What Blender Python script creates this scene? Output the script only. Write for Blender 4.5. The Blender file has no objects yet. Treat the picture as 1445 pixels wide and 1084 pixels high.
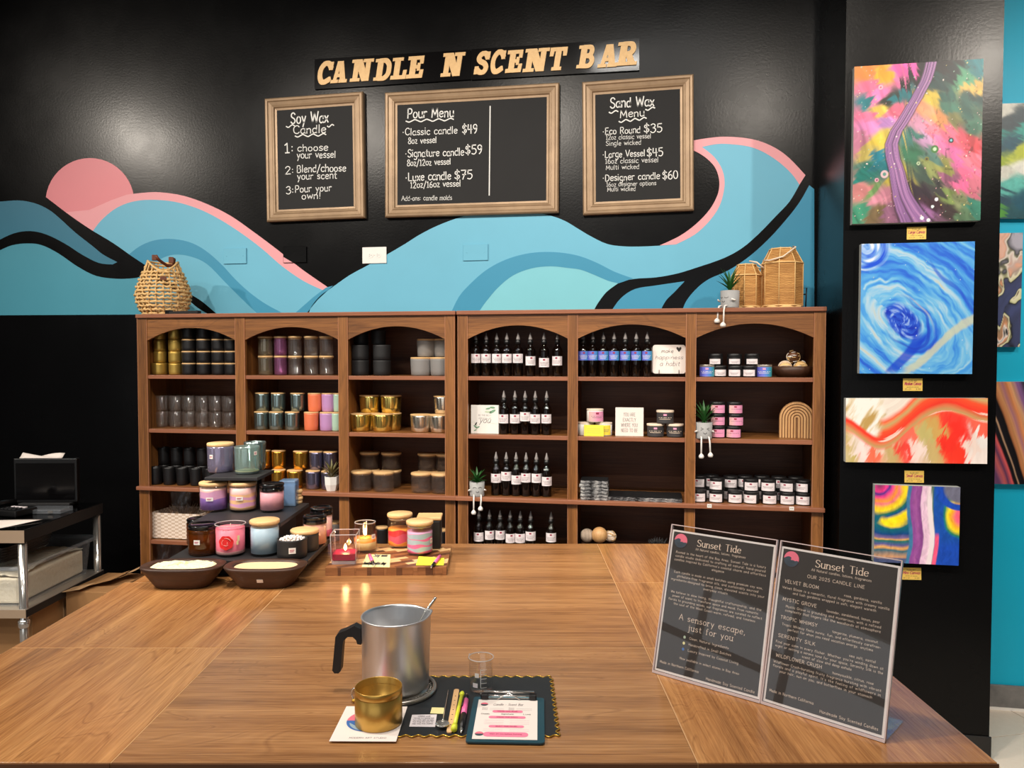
import bpy, bmesh, math, random
import numpy as np
from mathutils import Vector, Matrix
from mathutils.geometry import tessellate_polygon
random.seed(7)
SC = bpy.context.scene
COL = SC.collection
PI = math.pi
# ---------------------------------------------------------------- camera
YAW = math.radians(10.0); PITCH = math.radians(-1.9); FPX = 1085.0
CAM = Vector((0, 0, 1.6))
FWD = Vector((-math.sin(YAW)*math.cos(PITCH), math.cos(YAW)*math.cos(PITCH), math.sin(PITCH)))
RGT = Vector((math.cos(YAW), math.sin(YAW), 0)); UPV = RGT.cross(FWD)
cd = bpy.data.cameras.new('camera'); cam = bpy.data.objects.new('camera', cd); COL.objects.link(cam)
cd.sensor_width = 36; cd.lens = FPX/1445*36; cd.clip_start = 0.02
cam.matrix_world = Matrix.Translation(CAM) @ Matrix((RGT, UPV, -FWD)).transposed().to_4x4()
SC.camera = cam
# ---------------------------------------------------------------- view, world, lights
SC.view_settings.view_transform = 'Standard'; SC.view_settings.look = 'None'
SC.view_settings.gamma = 1.0; SC.view_settings.use_curve_mapping = False
SC.view_settings.exposure = 0.0
SC.cycles.max_bounces = 8; SC.cycles.transparent_max_bounces = 32; SC.cycles.glossy_bounces = 4
SC.cycles.sample_clamp_indirect = 4.0
W_ = bpy.data.worlds.new('world'); SC.world = W_; W_.use_nodes = True
W_.node_tree.nodes['Background'].inputs[0].default_value = (0.93, 0.97, 1.0, 1)
W_.node_tree.nodes['Background'].inputs[1].default_value = 0.95
def lamp(kind, name, loc, energy, col, size=0.1, target=None, sy=None, spot=None):
    l = bpy.data.lights.new(name, kind); l.energy = energy; l.color = col
    if kind == 'AREA':
        l.size = size
        l.shape = 'DISK'
        if sy: l.shape = 'RECTANGLE'; l.size_y = sy
    else: l.shadow_soft_size = size
    if kind == 'SPOT': l.spot_size = math.radians(spot or 60); l.spot_blend = 0.6
    o = bpy.data.objects.new(name, l); COL.objects.link(o); o.location = loc
    if target is not None:
        o.rotation_euler = (Vector(target)-Vector(loc)).to_track_quat('-Z', 'Y').to_euler()
    o['kind'] = 'helper'
    return o
WARM = (1.0, 0.90, 0.78); NEUT = (1.0, 0.96, 0.90)
HC = 4.15
SPOTS = [((-4.9, 0.7, 3.75), (-2.4, 3.6, 1.7), 400, 70), ((-2.6, 0.7, 3.75), (-1.7, 3.6, 1.3), 300, 75),
         ((-0.9, 0.7, 3.75), (-0.6, 3.6, 1.4), 290, 80), ((0.9, 0.7, 3.75), (0.3, 3.6, 1.3), 215, 80),
         ((2.4, 0.5, 3.75), (1.5, 3.5, 1.4), 340, 75), ((2.9, 1.6, 3.75), (2.2, 3.8, 1.2), 150, 80), ((-0.6, 1.3, 3.75), (-0.5, 1.7, 1.0), 170, 90), ((-3.0, 1.2, 3.75), (-1.5, 1.6, 1.0), 330, 75)]  # turquoise wall and left table spots are added to brighten those areas
for i, (p, t, e, s) in enumerate(SPOTS):
    d = (Vector(t)-Vector(p)).normalized()
    lamp('SPOT', 'track_and_fill_spot', Vector(p)+d*0.1, e*.62, WARM, 0.05, Vector(t)+d, spot=s)
lamp('AREA', 'linear_and_fill_light', (0.1, 1.05, HC-0.09), 30, NEUT, 1.1, (0.1, 1.05, 0), sy=0.12)
lamp('AREA', 'linear_and_fill_light', (-1.0, -1.6, HC-0.09), 60, NEUT, 1.3, (-1.0, -1.6, 0), sy=0.12)  # unseen ceiling fill added behind the camera for ambient light
lamp('AREA', 'linear_and_fill_light', (-3.4, -0.6, HC-0.09), 50, NEUT, 1.3, (-3.4, -0.6, 0), sy=0.12)  # another added fill, behind the camera to the left

# ---------------------------------------------------------------- pixel rays onto real planes
def ray(px, py):
    return FWD + RGT*((px-722.5)/FPX) + UPV*((542-py)/FPX)
def WP(px, py, y):
    d = ray(px, py); return CAM + d*(y/d.y)
def TP(px, py, z):
    d = ray(px, py); return CAM + d*((z-CAM.z)/d.z)
def DC(P): return (Vector(P)-CAM).dot(FWD)
def szpx(w, P): return w*DC(P)/FPX
FH = Vector((FWD.x, FWD.y, 0)).normalized()
# ---------------------------------------------------------------- colours, materials
def lin(c): c /= 255.0; return c/12.92 if c <= .04045 else ((c+.055)/1.055)**2.4
def C(r, g, b): return (lin(r), lin(g), lin(b), 1)
MATS = {}
class NG:
    def __init__(s, name):
        s.m = bpy.data.materials.new(name); s.m.use_nodes = True; s.t = s.m.node_tree
        s.b = s.t.nodes['Principled BSDF']; s.out = s.t.nodes['Material Output']
    def n(s, typ, props={}, **ins):
        nd = s.t.nodes.new(typ)
        for k, v in props.items(): setattr(nd, k, v)
        for k, v in ins.items(): s.set(nd, k, v)
        return nd
    def set(s, nd, k, v):
        key = int(k[1:]) if k[0] == 'i' and k[1:].isdigit() else k.replace('_', ' ')
        inp = nd.inputs[key]
        if isinstance(v, bpy.types.NodeSocket): s.t.links.new(v, inp)
        elif isinstance(v, bpy.types.Node): s.t.links.new(v.outputs[0], inp)
        else: inp.default_value = v
    def math(s, op, a, b=0.0, c=None):
        nd = s.n('ShaderNodeMath', {'operation': op}, i0=a, i1=b)
        if c is not None: s.set(nd, 'i2', c)
        return nd.outputs[0]
    def mix(s, f, a, b, bt='MIX'):
        nd = s.n('ShaderNodeMix', {'data_type': 'RGBA', 'blend_type': bt})
        s.set(nd, 'i0', f); s.set(nd, 'i6', a); s.set(nd, 'i7', b); return nd.outputs[2]
    def coords(s, scale=(1, 1, 1), rnd=0.0, kind='Object', rot=(0, 0, 0)):
        tc = s.n('ShaderNodeTexCoord'); v = tc.outputs[kind]
        if rnd:
            oi = s.n('ShaderNodeObjectInfo'); mu = s.math('MULTIPLY', oi.outputs['Random'], rnd)
            ad = s.n('ShaderNodeVectorMath', {'operation': 'ADD'}, i0=v, i1=mu); v = ad.outputs[0]
        mp = s.n('ShaderNodeMapping', Vector=v, Scale=scale, Rotation=rot); return mp.outputs[0]
    def noise(s, vec, scale=5, detail=3, rough=.5, dist=0):
        return s.n('ShaderNodeTexNoise', Vector=vec, Scale=scale, Detail=detail, Roughness=rough, Distortion=dist).outputs[0]
    def ramp(s, f, stops):
        nd = s.n('ShaderNodeValToRGB', Fac=f); e = nd.color_ramp.elements
        while len(e) < len(stops): e.new(0.5)
        for i, (p, c) in enumerate(stops): e[i].position = p; e[i].color = c
        return nd.outputs[0]
    def bump(s, h, st=.1, dist=.01):
        s.set(s.b, 'Normal', s.n('ShaderNodeBump', Height=h, Strength=st, Distance=dist))
    def fin(s, key, **k):
        for a, v in k.items(): s.set(s.b, a, v)
        MATS[key] = s.m; return s.m
def plain(key, col, rough=.5, metal=0, **k):
    if key in MATS: return MATS[key]
    g = NG(key); return g.fin(key, Base_Color=col, Roughness=rough, Metallic=metal, **k)
def mottled(key, col, col2, scale=20, rough=.5, metal=0, bump=0, **k):
    g = NG(key); f = g.noise(g.coords(), scale, 4, .6)
    g.set(g.b, 'Base_Color', g.mix(f, col, col2))
    if bump: g.bump(f, bump, .005)
    return g.fin(key, Roughness=rough, Metallic=metal, **k)
def wood(key, dark, mid, light, grain='X', scale=1.0, rings=10, rough=.42, ringmix=.5, spec=.5):
    """oak-like print: cathedral contour lines, streaks and fine pores along one axis"""
    g = NG(key); st = {'X': (.16, 1, 1), 'Y': (1, .16, 1), 'Z': (1, 1, .16)}[grain]
    st2 = tuple(.03 if v < 1 else v for v in st)
    s1 = tuple(v*scale for v in st)
    v1 = g.coords(s1, 37.0); v2 = g.coords(tuple(v*scale for v in st2), 17.0)
    big = g.noise(v1, 2.2, 3, .45, .8)
    ring = g.math('PINGPONG', g.math('MULTIPLY', big, rings), 0.5)
    ring = g.math('MULTIPLY', ring, 2.0)
    ringd = g.ramp(ring, [(0, (0, 0, 0, 1)), (.16, (.9, .9, .9, 1)), (.5, (.55, .55, .55, 1)), (1, (1, 1, 1, 1))])
    streak = g.noise(v2, 9, 5, .65); fine = g.noise(v2, 120, 3, .7)
    base = g.ramp(streak, [(.3, dark), (.5, mid), (.72, light)])
    base = g.mix(g.math('MULTIPLY', g.math('SUBTRACT', 1.0, ringd), ringmix), base, dark)
    base = g.mix(.42, base, g.mix(g.ramp(fine, [(.3, (0, 0, 0, 1)), (.7, (1, 1, 1, 1))]), dark, light))
    knot = g.noise(g.coords(tuple(v*scale*.9 for v in st), 5.0), 3.1, 3, .6, 1.5)
    base = g.mix(g.ramp(knot, [(.63, (0, 0, 0, 1)), (.75, (.6, .6, .6, 1))]), base, dark)
    g.set(g.b, 'Base_Color', base)
    g.bump(fine, .12, .002)
    g.set(g.b, 'Specular_IOR_Level', spec)
    return g.fin(key, Roughness=g.math('MULTIPLY_ADD', streak, .12, rough-.06))
def thinglass(key, tint=(1, 1, 1, 1), refl=1.0, rough=.02, body=0.0, bcol=(1, 1, 1, 1), bmetal=0):
    """thin-walled glass: transparent by tint, Fresnel reflection, optional coating or painted sheen"""
    g = NG(key)
    tr = g.n('ShaderNodeBsdfTransparent', Color=tint)
    gl = g.n('ShaderNodeBsdfGlossy', Roughness=rough, Color=(refl, refl, refl, 1))
    fr = g.n('ShaderNodeLayerWeight', Blend=.5)
    f = g.math('MULTIPLY_ADD', g.math('POWER', fr.outputs[1], 5.0), .75, .035)
    m1 = g.n('ShaderNodeMixShader', i0=f, i1=tr.outputs[0], i2=gl.outputs[0])
    res = m1
    if body > 0:
        g.set(g.b, 'Base_Color', bcol); g.set(g.b, 'Roughness', rough); g.set(g.b, 'Metallic', bmetal)
        res = g.n('ShaderNodeMixShader', i0=body, i1=m1.outputs[0], i2=g.b.outputs[0])
    g.t.links.new(res.outputs[0], g.out.inputs[0]); MATS[key] = g.m; return g.m
def emit(key, col, st):
    g = NG(key); return g.fin(key, Base_Color=col, Emission_Color=col, Emission_Strength=st)
def wallpaint(key, col, rough=.32, bump=.25):
    g = NG(key); v = g.coords((1, 1, 1)); n1 = g.noise(v, 2.0, 4, .6); n2 = g.noise(v, 90, 3, .6)
    dk = tuple(c*.82 for c in col[:3])+(1,)
    g.set(g.b, 'Base_Color', g.mix(n1, dk, col)); g.bump(n2, bump, .0015)
    return g.fin(key, Roughness=g.math('MULTIPLY_ADD', n1, .18, rough-.08), Specular_IOR_Level=.17 if 'black' in key else .35)

wallpaint('paint_black', C(9, 9, 10), .25, .2)
wallpaint('paint_pink', C(240, 165, 172), .45, .12)
wallpaint('paint_sun', C(232, 140, 148), .45, .12)
wallpaint('paint_light_blue', C(110, 186, 214), .45, .12)
wallpaint('paint_pale_blue', C(128, 204, 218), .45, .12)
wallpaint('paint_mid_blue', C(62, 150, 186), .45, .12)
wallpaint('paint_left_blue', C(56, 122, 148), .45, .12)
wallpaint('paint_left_teal', C(78, 158, 180), .45, .12)
wallpaint('paint_turquoise', C(0, 176, 212), .5, .15)
wallpaint('paint_grey', C(120, 128, 126), .6, .1)
wallpaint('paint_taupe', C(96, 88, 80), .6, .1)
mottled('ceiling_tile', C(20, 20, 21), C(15, 15, 16), 30, .8)
plain('ceiling_black', C(22, 22, 23), .8)
wood('case_v', C(66, 36, 15), C(128, 80, 38), C(172, 114, 60), 'Z', 1.8, 12, .42, .45)
wood('case_h', C(66, 36, 15), C(128, 80, 38), C(172, 114, 60), 'X', 1.8, 12, .42, .45)
wood('case_back', C(66, 36, 20), C(106, 62, 36), C(128, 80, 48), 'X', 1.6, 7, .5, .3)
wood('case_edge', C(118, 70, 48), C(150, 94, 66), C(168, 110, 80), 'X', 1.6, 5, .4, .2)
wood('case_edge_v', C(150, 96, 66), C(176, 120, 86), C(190, 134, 98), 'Z', 1.6, 5, .4, .2)
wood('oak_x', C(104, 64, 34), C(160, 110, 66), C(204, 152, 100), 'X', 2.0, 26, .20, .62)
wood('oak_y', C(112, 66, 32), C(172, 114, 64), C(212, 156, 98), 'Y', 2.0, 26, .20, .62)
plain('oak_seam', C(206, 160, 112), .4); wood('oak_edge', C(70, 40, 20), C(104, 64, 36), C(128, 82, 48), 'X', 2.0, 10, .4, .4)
wood('walnut', C(38, 22, 15), C(66, 40, 27), C(88, 56, 38), 'X', 4, 8, .5, .4)
wood('lidwood', C(196, 152, 96), C(222, 180, 124), C(236, 200, 150), 'X', 5, 6, .5, .25)
wood('acacia', C(96, 56, 30), C(146, 92, 52), C(176, 120, 74), 'X', 5, 6, .4, .4)
wood('maple', C(196, 150, 96), C(222, 180, 126), C(236, 200, 150), 'X', 5, 6, .4, .3)
wood('walnutblock', C(70, 40, 24), C(98, 60, 36), C(120, 78, 50), 'X', 5, 6, .4, .3)
wood('archwood', C(170, 120, 70), C(206, 158, 104), C(222, 180, 126), 'Z', 4, 6, .5, .3)
plain('white', C(232, 228, 222), .5); plain('white_gloss', C(236, 234, 230), .25)
plain('paper', C(238, 226, 218), .7); plain('cream', C(232, 212, 190), .6)
plain('label_white', C(232, 222, 224), .6); plain('label_pink', C(234, 160, 190), .6)
plain('label_dark', C(58, 56, 58), .6); plain('label_yellow', C(244, 222, 70), .6)
plain('red_dot', C(150, 40, 70), .6); plain('grey_ink', C(120, 112, 116), .7); plain('dark_ink', C(52, 48, 46), .7)
plain('black_matte', C(17, 16, 18), .45); plain('black_gloss', C(10, 9, 10), .12)
plain('black_soft', C(24, 24, 26), .6); plain('black_plastic', C(20, 20, 21), .3)
plain('chalk', C(225, 225, 222), .9)
mottled('slateboard', C(23, 23, 24), C(29, 29, 30), 6, .8)
plain('rubber_dark', C(16, 15, 15), .5)
g = NG('bronze'); f = g.noise(g.coords((1, 1, 1)), 12, 4, .6)
g.fin('bronze', Base_Color=g.mix(f, C(122, 98, 74), C(172, 144, 112)), Roughness=.4, Metallic=.25)
mottled('gold_leaf', C(196, 154, 98), C(226, 190, 134), 60, .45, .1)
mottled('gold_tin', C(196, 152, 72), C(210, 168, 86), 8, .33, .75)
mottled('gold_dull', C(190, 158, 76), C(206, 172, 90), 8, .38, .75)
plain('gold_edge', C(212, 170, 70), .3, .8)
plain('gold_mirror', C(236, 178, 74), .17, .95)
plain('yellow_mirror', C(240, 214, 120), .17, .95)
plain('silver_mirror', C(232, 224, 208), .17, .95)
plain('chrome', C(226, 222, 216), .14, .85)
plain('steel', C(190, 182, 172), .3, .75)
thinglass('glass', (.975, .98, .98, 1), 1.0)
thinglass('glass_smoke', (.8, .78, .76, 1), 1.0, .06, .08, C(150, 130, 120))
thinglass('glass_sheen', (.96, .96, .96, 1), 1.0, .06, .03, C(206, 190, 180))  # pale body colour paints a light sheen onto clear shelf glass
thinglass('glass_amber', (.5, .26, .06, 1), 1.0, .03, .25, C(120, 62, 14))
thinglass('glass_pink', (.98, .91, .93, 1), 1.0)
thinglass('acrylic', (.96, .965, .97, 1), .8, .015)
thinglass('plastic_bin', (.95, .96, .97, 1), 1.0, .15, .12, C(190, 196, 204))
thinglass('bag_plastic', (.95, .95, .96, 1), 1.0, .12, .07, C(200, 200, 205))
thinglass('amber_bottle', (.10, .045, .02, 1), 1.0, .05, .5, C(22, 12, 8))
thinglass('teal_mirror', (.5, .6, .6, 1), 1.0, .2, .62, C(176, 196, 194), .9)
thinglass('navy_mirror', (.5, .5, .6, 1), 1.0, .2, .72, C(150, 146, 176), .9)
thinglass('violet_mirror', (.66, .62, .76, 1), 1.0, .08, .42, C(196, 188, 220), .5)
thinglass('aqua_mirror', (.72, .82, .8, 1), 1.0, .08, .36, C(186, 208, 204), .5)
thinglass('iris_glass', (.88, .86, .76, 1), 1.0, .06, .22, C(190, 180, 160), .6)
thinglass('iris_pink', (.86, .74, .84, 1), 1.0, .06, .25, C(190, 120, 170), .5)
thinglass('blue_glass', (.5, .66, .86, 1), 1.0, .05, .45, C(150, 182, 218), 0)
thinglass('frost', (.72, .72, .72, 1), 1.0, .5, .55, C(170, 168, 166))
plain('orange_glass', C(226, 120, 82), .18); plain('lilac_glass', C(186, 140, 190), .18); plain('mint_glass', C(170, 200, 180), .2)
def wax(key, col): return plain(key, col, .45, 0, Subsurface_Weight=0.0)
wax('wax_purple', C(150, 112, 190)); wax('wax_lilac', C(218, 160, 196)); wax('wax_peach', C(240, 190, 140)); wax('wax_pink', C(228, 160, 170))
wax('wax_rose', C(232, 128, 146)); wax('wax_blue', C(160, 184, 200)); wax('wax_red', C(220, 54, 60)); wax('wax_orange', C(240, 150, 60))
wax('wax_cream', C(236, 214, 160)); wax('wax_white', C(238, 226, 220)); wax('wax_grey', C(170, 190, 200)); wax('wax_hotpink', C(234, 110, 160))
wax('wax_magenta', C(150, 20, 60)); wax('wax_brown', C(112, 62, 22)); wax('wax_deeppink', C(226, 86, 110)); wax('wax_peachpink', C(222, 164, 142)); wax('wax_blush', C(232, 186, 180))
plain('red_paint', C(222, 30, 34), .35)
mottled('concrete', C(150, 150, 150), C(168, 168, 168), 40, .8)
mottled('leaf', C(22, 70, 26), C(50, 110, 44), 30, .5)
mottled('leaf_red', C(120, 60, 40), C(90, 120, 60), 60, .5)
plain('leather', C(110, 58, 34), .55)
mottled('straw', C(214, 170, 108), C(236, 200, 140), 50, .8)
mottled('cardboard', C(150, 108, 66), C(168, 124, 78), 8, .8); plain('cardboard_light', C(190, 152, 110), .8)
emit('flame', (1.0, .62, .2, 1), 22)
emit('lamp_white', (1.0, .93, .84, 1), 6); emit('lamp_warm', (1.0, .86, .7, 1), 14)
plain('pink_plastic', C(244, 110, 170), .35); plain('lime', C(226, 232, 62), .35); plain('stickwood', C(230, 184, 132), .6)
plain('teal_board', C(28, 66, 78), .3); plain('pink_ink', C(240, 130, 160), .7); plain('blue_ink', C(60, 110, 180), .7)
plain('sheet_dark', C(58, 50, 45), .5); plain('sheet_text', C(250, 224, 200), .6); plain('logo_pink', C(244, 120, 140), .6); plain('logo_navy', C(66, 76, 86), .6)
plain('note_yellow', C(232, 240, 60), .7); plain('note_pale', C(236, 226, 160), .7)
plain('tag_yellow', C(236, 196, 90), .6); plain('tag_red', C(180, 40, 90), .6)
g = NG('gold_card'); g.fin('gold_card', Base_Color=C(232, 194, 96), Roughness=.4, Metallic=.2)
g = NG('brushed'); v = g.coords((1, 1, .02)); nn = g.noise(g.coords((1, 1, 60)), 3, 3, .6); n3 = g.noise(v, 30, 4, .6)
g.bump(nn, .06, .001); g.fin('brushed', Base_Color=g.mix(n3, C(196, 196, 198), C(234, 234, 236)), Metallic=.82, Roughness=g.math('MULTIPLY_ADD', n3, .25, .2), Anisotropic=.6)
def vcol(key, rough=.35, spec=.5):
    g = NG(key); a = g.n('ShaderNodeVertexColor', {'layer_name': 'Col'})
    return g.fin(key, Base_Color=a.outputs[0], Roughness=rough, Specular_IOR_Level=spec)
vcol('vpaint', .35, .3)
def rattan():
    g = NG('rattan'); tc = g.n('ShaderNodeTexCoord'); sp = g.n('ShaderNodeSeparateXYZ', Vector=tc.outputs['Object'])
    n = g.noise(g.coords((1, 1, 1)), 60, 3, .6); n2 = g.noise(g.coords((.6, .6, 3)), 16, 3, .6)
    z = g.math('SINE', g.math('ADD', g.math('MULTIPLY', sp.outputs[2], 900), g.math('MULTIPLY', n, 5)))
    f = g.math('MULTIPLY_ADD', z, .5, .5)
    base = g.mix(g.math('MULTIPLY', f, g.ramp(n2, [(.35, (.3, .3, .3, 1)), (.65, (1, 1, 1, 1))])), C(150, 100, 48), C(232, 178, 104))
    g.set(g.b, 'Base_Color', base); g.bump(f, .5, .003); g.fin('rattan', Roughness=.75)
rattan()
def checks():
    g = NG('checker_box'); ck = g.n('ShaderNodeTexChecker', Vector=g.coords((1, 1, 1), kind='Generated'), Scale=14)
    g.fin('checker_box', Base_Color=g.mix(ck.outputs[1], C(206, 182, 160), C(238, 222, 208)), Roughness=.7)
checks()
def holo():
    g = NG('holo_label'); tc = g.coords((1, 1, 1), 0, 'Object'); sp = g.n('ShaderNodeSeparateXYZ', Vector=tc)
    f = g.math('MULTIPLY_ADD', sp.outputs[0], 12, .5)
    g.fin('holo_label', Base_Color=g.ramp(f, [(.1, C(90, 90, 190)), (.45, C(110, 120, 215)), (.65, C(80, 140, 210)), (.9, C(50, 160, 150))]), Roughness=.35)
    g = NG('pinkgrad'); tc = g.coords((1, 1, 1), 0, 'Object'); sp = g.n('ShaderNodeSeparateXYZ', Vector=tc)
    f = g.math('MULTIPLY_ADD', sp.outputs[0], 16, .5)
    g.fin('pinkgrad', Base_Color=g.ramp(f, [(.1, C(226, 180, 176)), (.5, C(236, 150, 184)), (.9, C(238, 160, 200))]), Roughness=.5)
holo()
mottled('soywax', C(236, 226, 170), C(244, 240, 206), 120, .7, bump=.6)
mottled('beige_wax', C(226, 190, 146), C(236, 204, 164), 60, .6, bump=.1)
mottled('soyflakes', C(228, 212, 180), C(250, 242, 222), 70, .8, bump=.8)
mottled('slate_stone', C(22, 23, 25), C(40, 42, 44), 30, .35)
mottled('driftwood', C(60, 60, 62), C(150, 146, 142), 12, .6)
mottled('tile_cream', C(214, 198, 180), C(226, 212, 196), 40, .35)
plain('grout', C(120, 108, 98), .8)
mottled('mat_black', C(30, 32, 35), C(38, 40, 43), 30, .45)
mottled('bag_grass', C(120, 96, 76), C(180, 150, 124), 60, .8)
mottled('cream_wire', C(150, 116, 80), C(236, 210, 170), 160, .7, bump=1.0)
plain('cart_top', C(60, 58, 58), .12, 1.0); plain('steel_edge', C(176, 152, 128), .4, .3)
wood('archwood_groove_shade', C(96, 62, 34), C(128, 88, 50), C(150, 106, 64), 'Z', 4, 6, .5, .3)  # darker copy of the arch wood, paints shade into the grooves
thinglass('glass_rim_glint', (.97, .97, .97, 1), 1.0, .05, .38, C(226, 222, 220))  # whitish body paints the bright highlight along glass edges
# ---------------------------------------------------------------- mesh building
class MB:
    def __init__(s): s.v = []; s.f = []; s.mi = []; s.mats = []; s.sm = []
    def m(s, key):
        if key not in s.mats: s.mats.append(key)
        return s.mats.index(key)
    def add(s, verts, faces, mat, smooth=False):
        o = len(s.v); s.v += [tuple(v) for v in verts]; k = s.m(mat)
        for f in faces: s.f.append(tuple(i+o for i in f)); s.mi.append(k); s.sm.append(smooth)
        return s
    def box(s, x0, x1, y0, y1, z0, z1, mat, bev=0.0):
        if bev > 0:
            bm = bmesh.new(); bmesh.ops.create_cube(bm, size=1)
            for v in bm.verts: v.co = ((x0+x1)/2+v.co.x*(x1-x0), (y0+y1)/2+v.co.y*(y1-y0), (z0+z1)/2+v.co.z*(z1-z0))
            bmesh.ops.bevel(bm, geom=list(bm.edges), offset=bev, segments=2, affect='EDGES', profile=.5)
            bm.verts.index_update()
            s.add([v.co[:] for v in bm.verts], [[v.index for v in f.verts] for f in bm.faces], mat); bm.free(); return s
        v = [(x, y, z) for x in (x0, x1) for y in (y0, y1) for z in (z0, z1)]
        return s.add(v, [(0, 1, 3, 2), (4, 6, 7, 5), (0, 4, 5, 1), (2, 3, 7, 6), (0, 2, 6, 4), (1, 5, 7, 3)], mat)
    def lathe(s, prof, mat, seg=20, smooth=True, cx=0, cy=0, z=0, wob=None, sx=1, sy=1):
        vs, fs, rings = [], [], []
        for k, (r, h) in enumerate(prof):
            if r <= 1e-6: rings.append([len(vs)]); vs.append((cx, cy, z+h))
            else:
                rings.append(list(range(len(vs), len(vs)+seg)))
                for i in range(seg):
                    a = 2*PI*i/seg; hh = h+(wob(a, k) if wob else 0)
                    vs.append((cx+r*math.cos(a)*sx, cy+r*math.sin(a)*sy, z+hh))
        for a, b in zip(rings, rings[1:]):
            for i in range(seg):
                j = (i+1) % seg
                if len(a) == 1 and len(b) == 1: continue
                if len(a) == 1: fs.append((a[0], b[j], b[i]))
                elif len(b) == 1: fs.append((a[i], a[j], b[0]))
                else: fs.append((a[i], a[j], b[j], b[i]))
        return s.add(vs, fs, mat, smooth)
    def tube(s, pts, r, mat, seg=6, closed=False, smooth=True):
        pts = [Vector(p) for p in pts]; n = len(pts); vs, fs = [], []
        rr = r if isinstance(r, (list, tuple)) else [r]*n
        prev = None
        for i, p in enumerate(pts):
            a = pts[(i-1) % n] if (i > 0 or closed) else p; b = pts[(i+1) % n] if (i < n-1 or closed) else p
            t = (b-a).normalized()
            if prev is None: u = t.orthogonal().normalized()
            else:
                u = prev-t*prev.dot(t); u = u.normalized() if u.length > 1e-6 else t.orthogonal().normalized()
            prev = u; w = t.cross(u)
            for k in range(seg):
                q = 2*PI*k/seg; vs.append(p+(u*math.cos(q)+w*math.sin(q))*rr[i])
        m_ = n if closed else n-1
        for i in range(m_):
            for k in range(seg):
                a = i*seg+k; b = i*seg+(k+1) % seg; c2 = ((i+1) % n)*seg+(k+1) % seg; d = ((i+1) % n)*seg+k
                fs.append((a, b, c2, d))
        if not closed: fs.append(tuple(range(seg))[::-1]); fs.append(tuple((n-1)*seg+k for k in range(seg)))
        return s.add(vs, fs, mat, smooth)
    def patch(s, r, z0, z1, a0, a1, mat, seg=8):
        """curved label on a cylinder, angle 0 faces -Y"""
        vs = []
        for i in range(seg+1):
            a = a0+(a1-a0)*i/seg; x, y = r*math.sin(a), -r*math.cos(a)
            vs += [(x, y, z0), (x, y, z1)]
        return s.add(vs, [(2*i, 2*i+2, 2*i+3, 2*i+1) for i in range(seg)], mat, True)
    def prism(s, poly, z0, z1, mat, axis='Z', smooth=False, mat2=None):
        """extrude a 2D polygon; axis Z: (x,y)->z ; axis Y: (x,z)->y"""
        n = len(poly)
        tri = tessellate_polygon([[Vector((p[0], p[1], 0)) for p in poly]])
        area = sum(poly[i][0]*poly[(i+1) % n][1]-poly[(i+1) % n][0]*poly[i][1] for i in range(n))
        if area < 0: poly = poly[::-1]; tri = [tuple(n-1-i for i in t) for t in tri]
        P = (lambda p, h: (p[0], p[1], h)) if axis == 'Z' else (lambda p, h: (p[0], h, p[1]))
        def orient(t):
            a, b, c = (poly[i] for i in t)
            return t if (b[0]-a[0])*(c[1]-a[1])-(b[1]-a[1])*(c[0]-a[0]) > 0 else t[::-1]
        tri = [orient(t) for t in tri]
        fl = axis == 'Y'
        top = [t[::-1] if fl else t for t in tri]; bot = [t if fl else t[::-1] for t in tri]
        s.add([P(p, z1) for p in poly], top, mat); s.add([P(p, z0) for p in poly], bot, mat)
        sd = [(i, (i+1) % n, n+(i+1) % n, n+i) for i in range(n)]
        if fl: sd = [q[::-1] for q in sd]
        s.add([P(p, z0) for p in poly]+[P(p, z1) for p in poly], sd, mat2 or mat, smooth)
        return s
    def xf(s, M, start=0):
        for i in range(start, len(s.v)): s.v[i] = tuple(M @ Vector(s.v[i]))
        return s
    def mesh(s, name='mesh'):
        me = bpy.data.meshes.new(name); me.from_pydata(s.v, [], s.f)
        for k in s.mats: me.materials.append(MATS[k])
        me.polygons.foreach_set('material_index', s.mi); me.polygons.foreach_set('use_smooth', s.sm)
        me.update(); return me
def link(name, data, parent=None, loc=(0, 0, 0), rotz=0, rot=None):
    o = bpy.data.objects.new(name, data); COL.objects.link(o)
    if parent is not None: o.parent = parent
    o.location = loc; o.rotation_euler = rot if rot else (0, 0, rotz)
    return o
def tag(o, label, cat, group=None):
    o['label'] = label; o['category'] = cat
    if group: o['group'] = group
    nw = len(label.split())
    if not 4 <= nw <= 16: print('LABEL LEN', nw, label)
    return o
def thing(name, label, cat, loc=(0, 0, 0), rotz=0, group=None):
    return tag(link(name, None, None, loc, rotz), label, cat, group)
def part(name, mb, parent, label=None, loc=(0, 0, 0), rot=None):
    o = link(name, mb.mesh(name) if isinstance(mb, MB) else mb, parent, loc, 0, rot)
    if label: o['label'] = label
    return o
def struct(name, mb, parent=None, loc=(0, 0, 0)):
    o = link(name, mb.mesh(name) if isinstance(mb, MB) else mb, parent, loc); o['kind'] = 'structure'; return o
CACHE = {}
def cached(key, fn):
    if key not in CACHE: CACHE[key] = fn().mesh(str(key[0]))
    return CACHE[key]
ORD = ['first', 'second', 'third', 'fourth', 'fifth', 'sixth', 'seventh', 'eighth', 'ninth', 'tenth']
def facecam(P): return math.atan2(-P[0], P[1])
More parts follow.
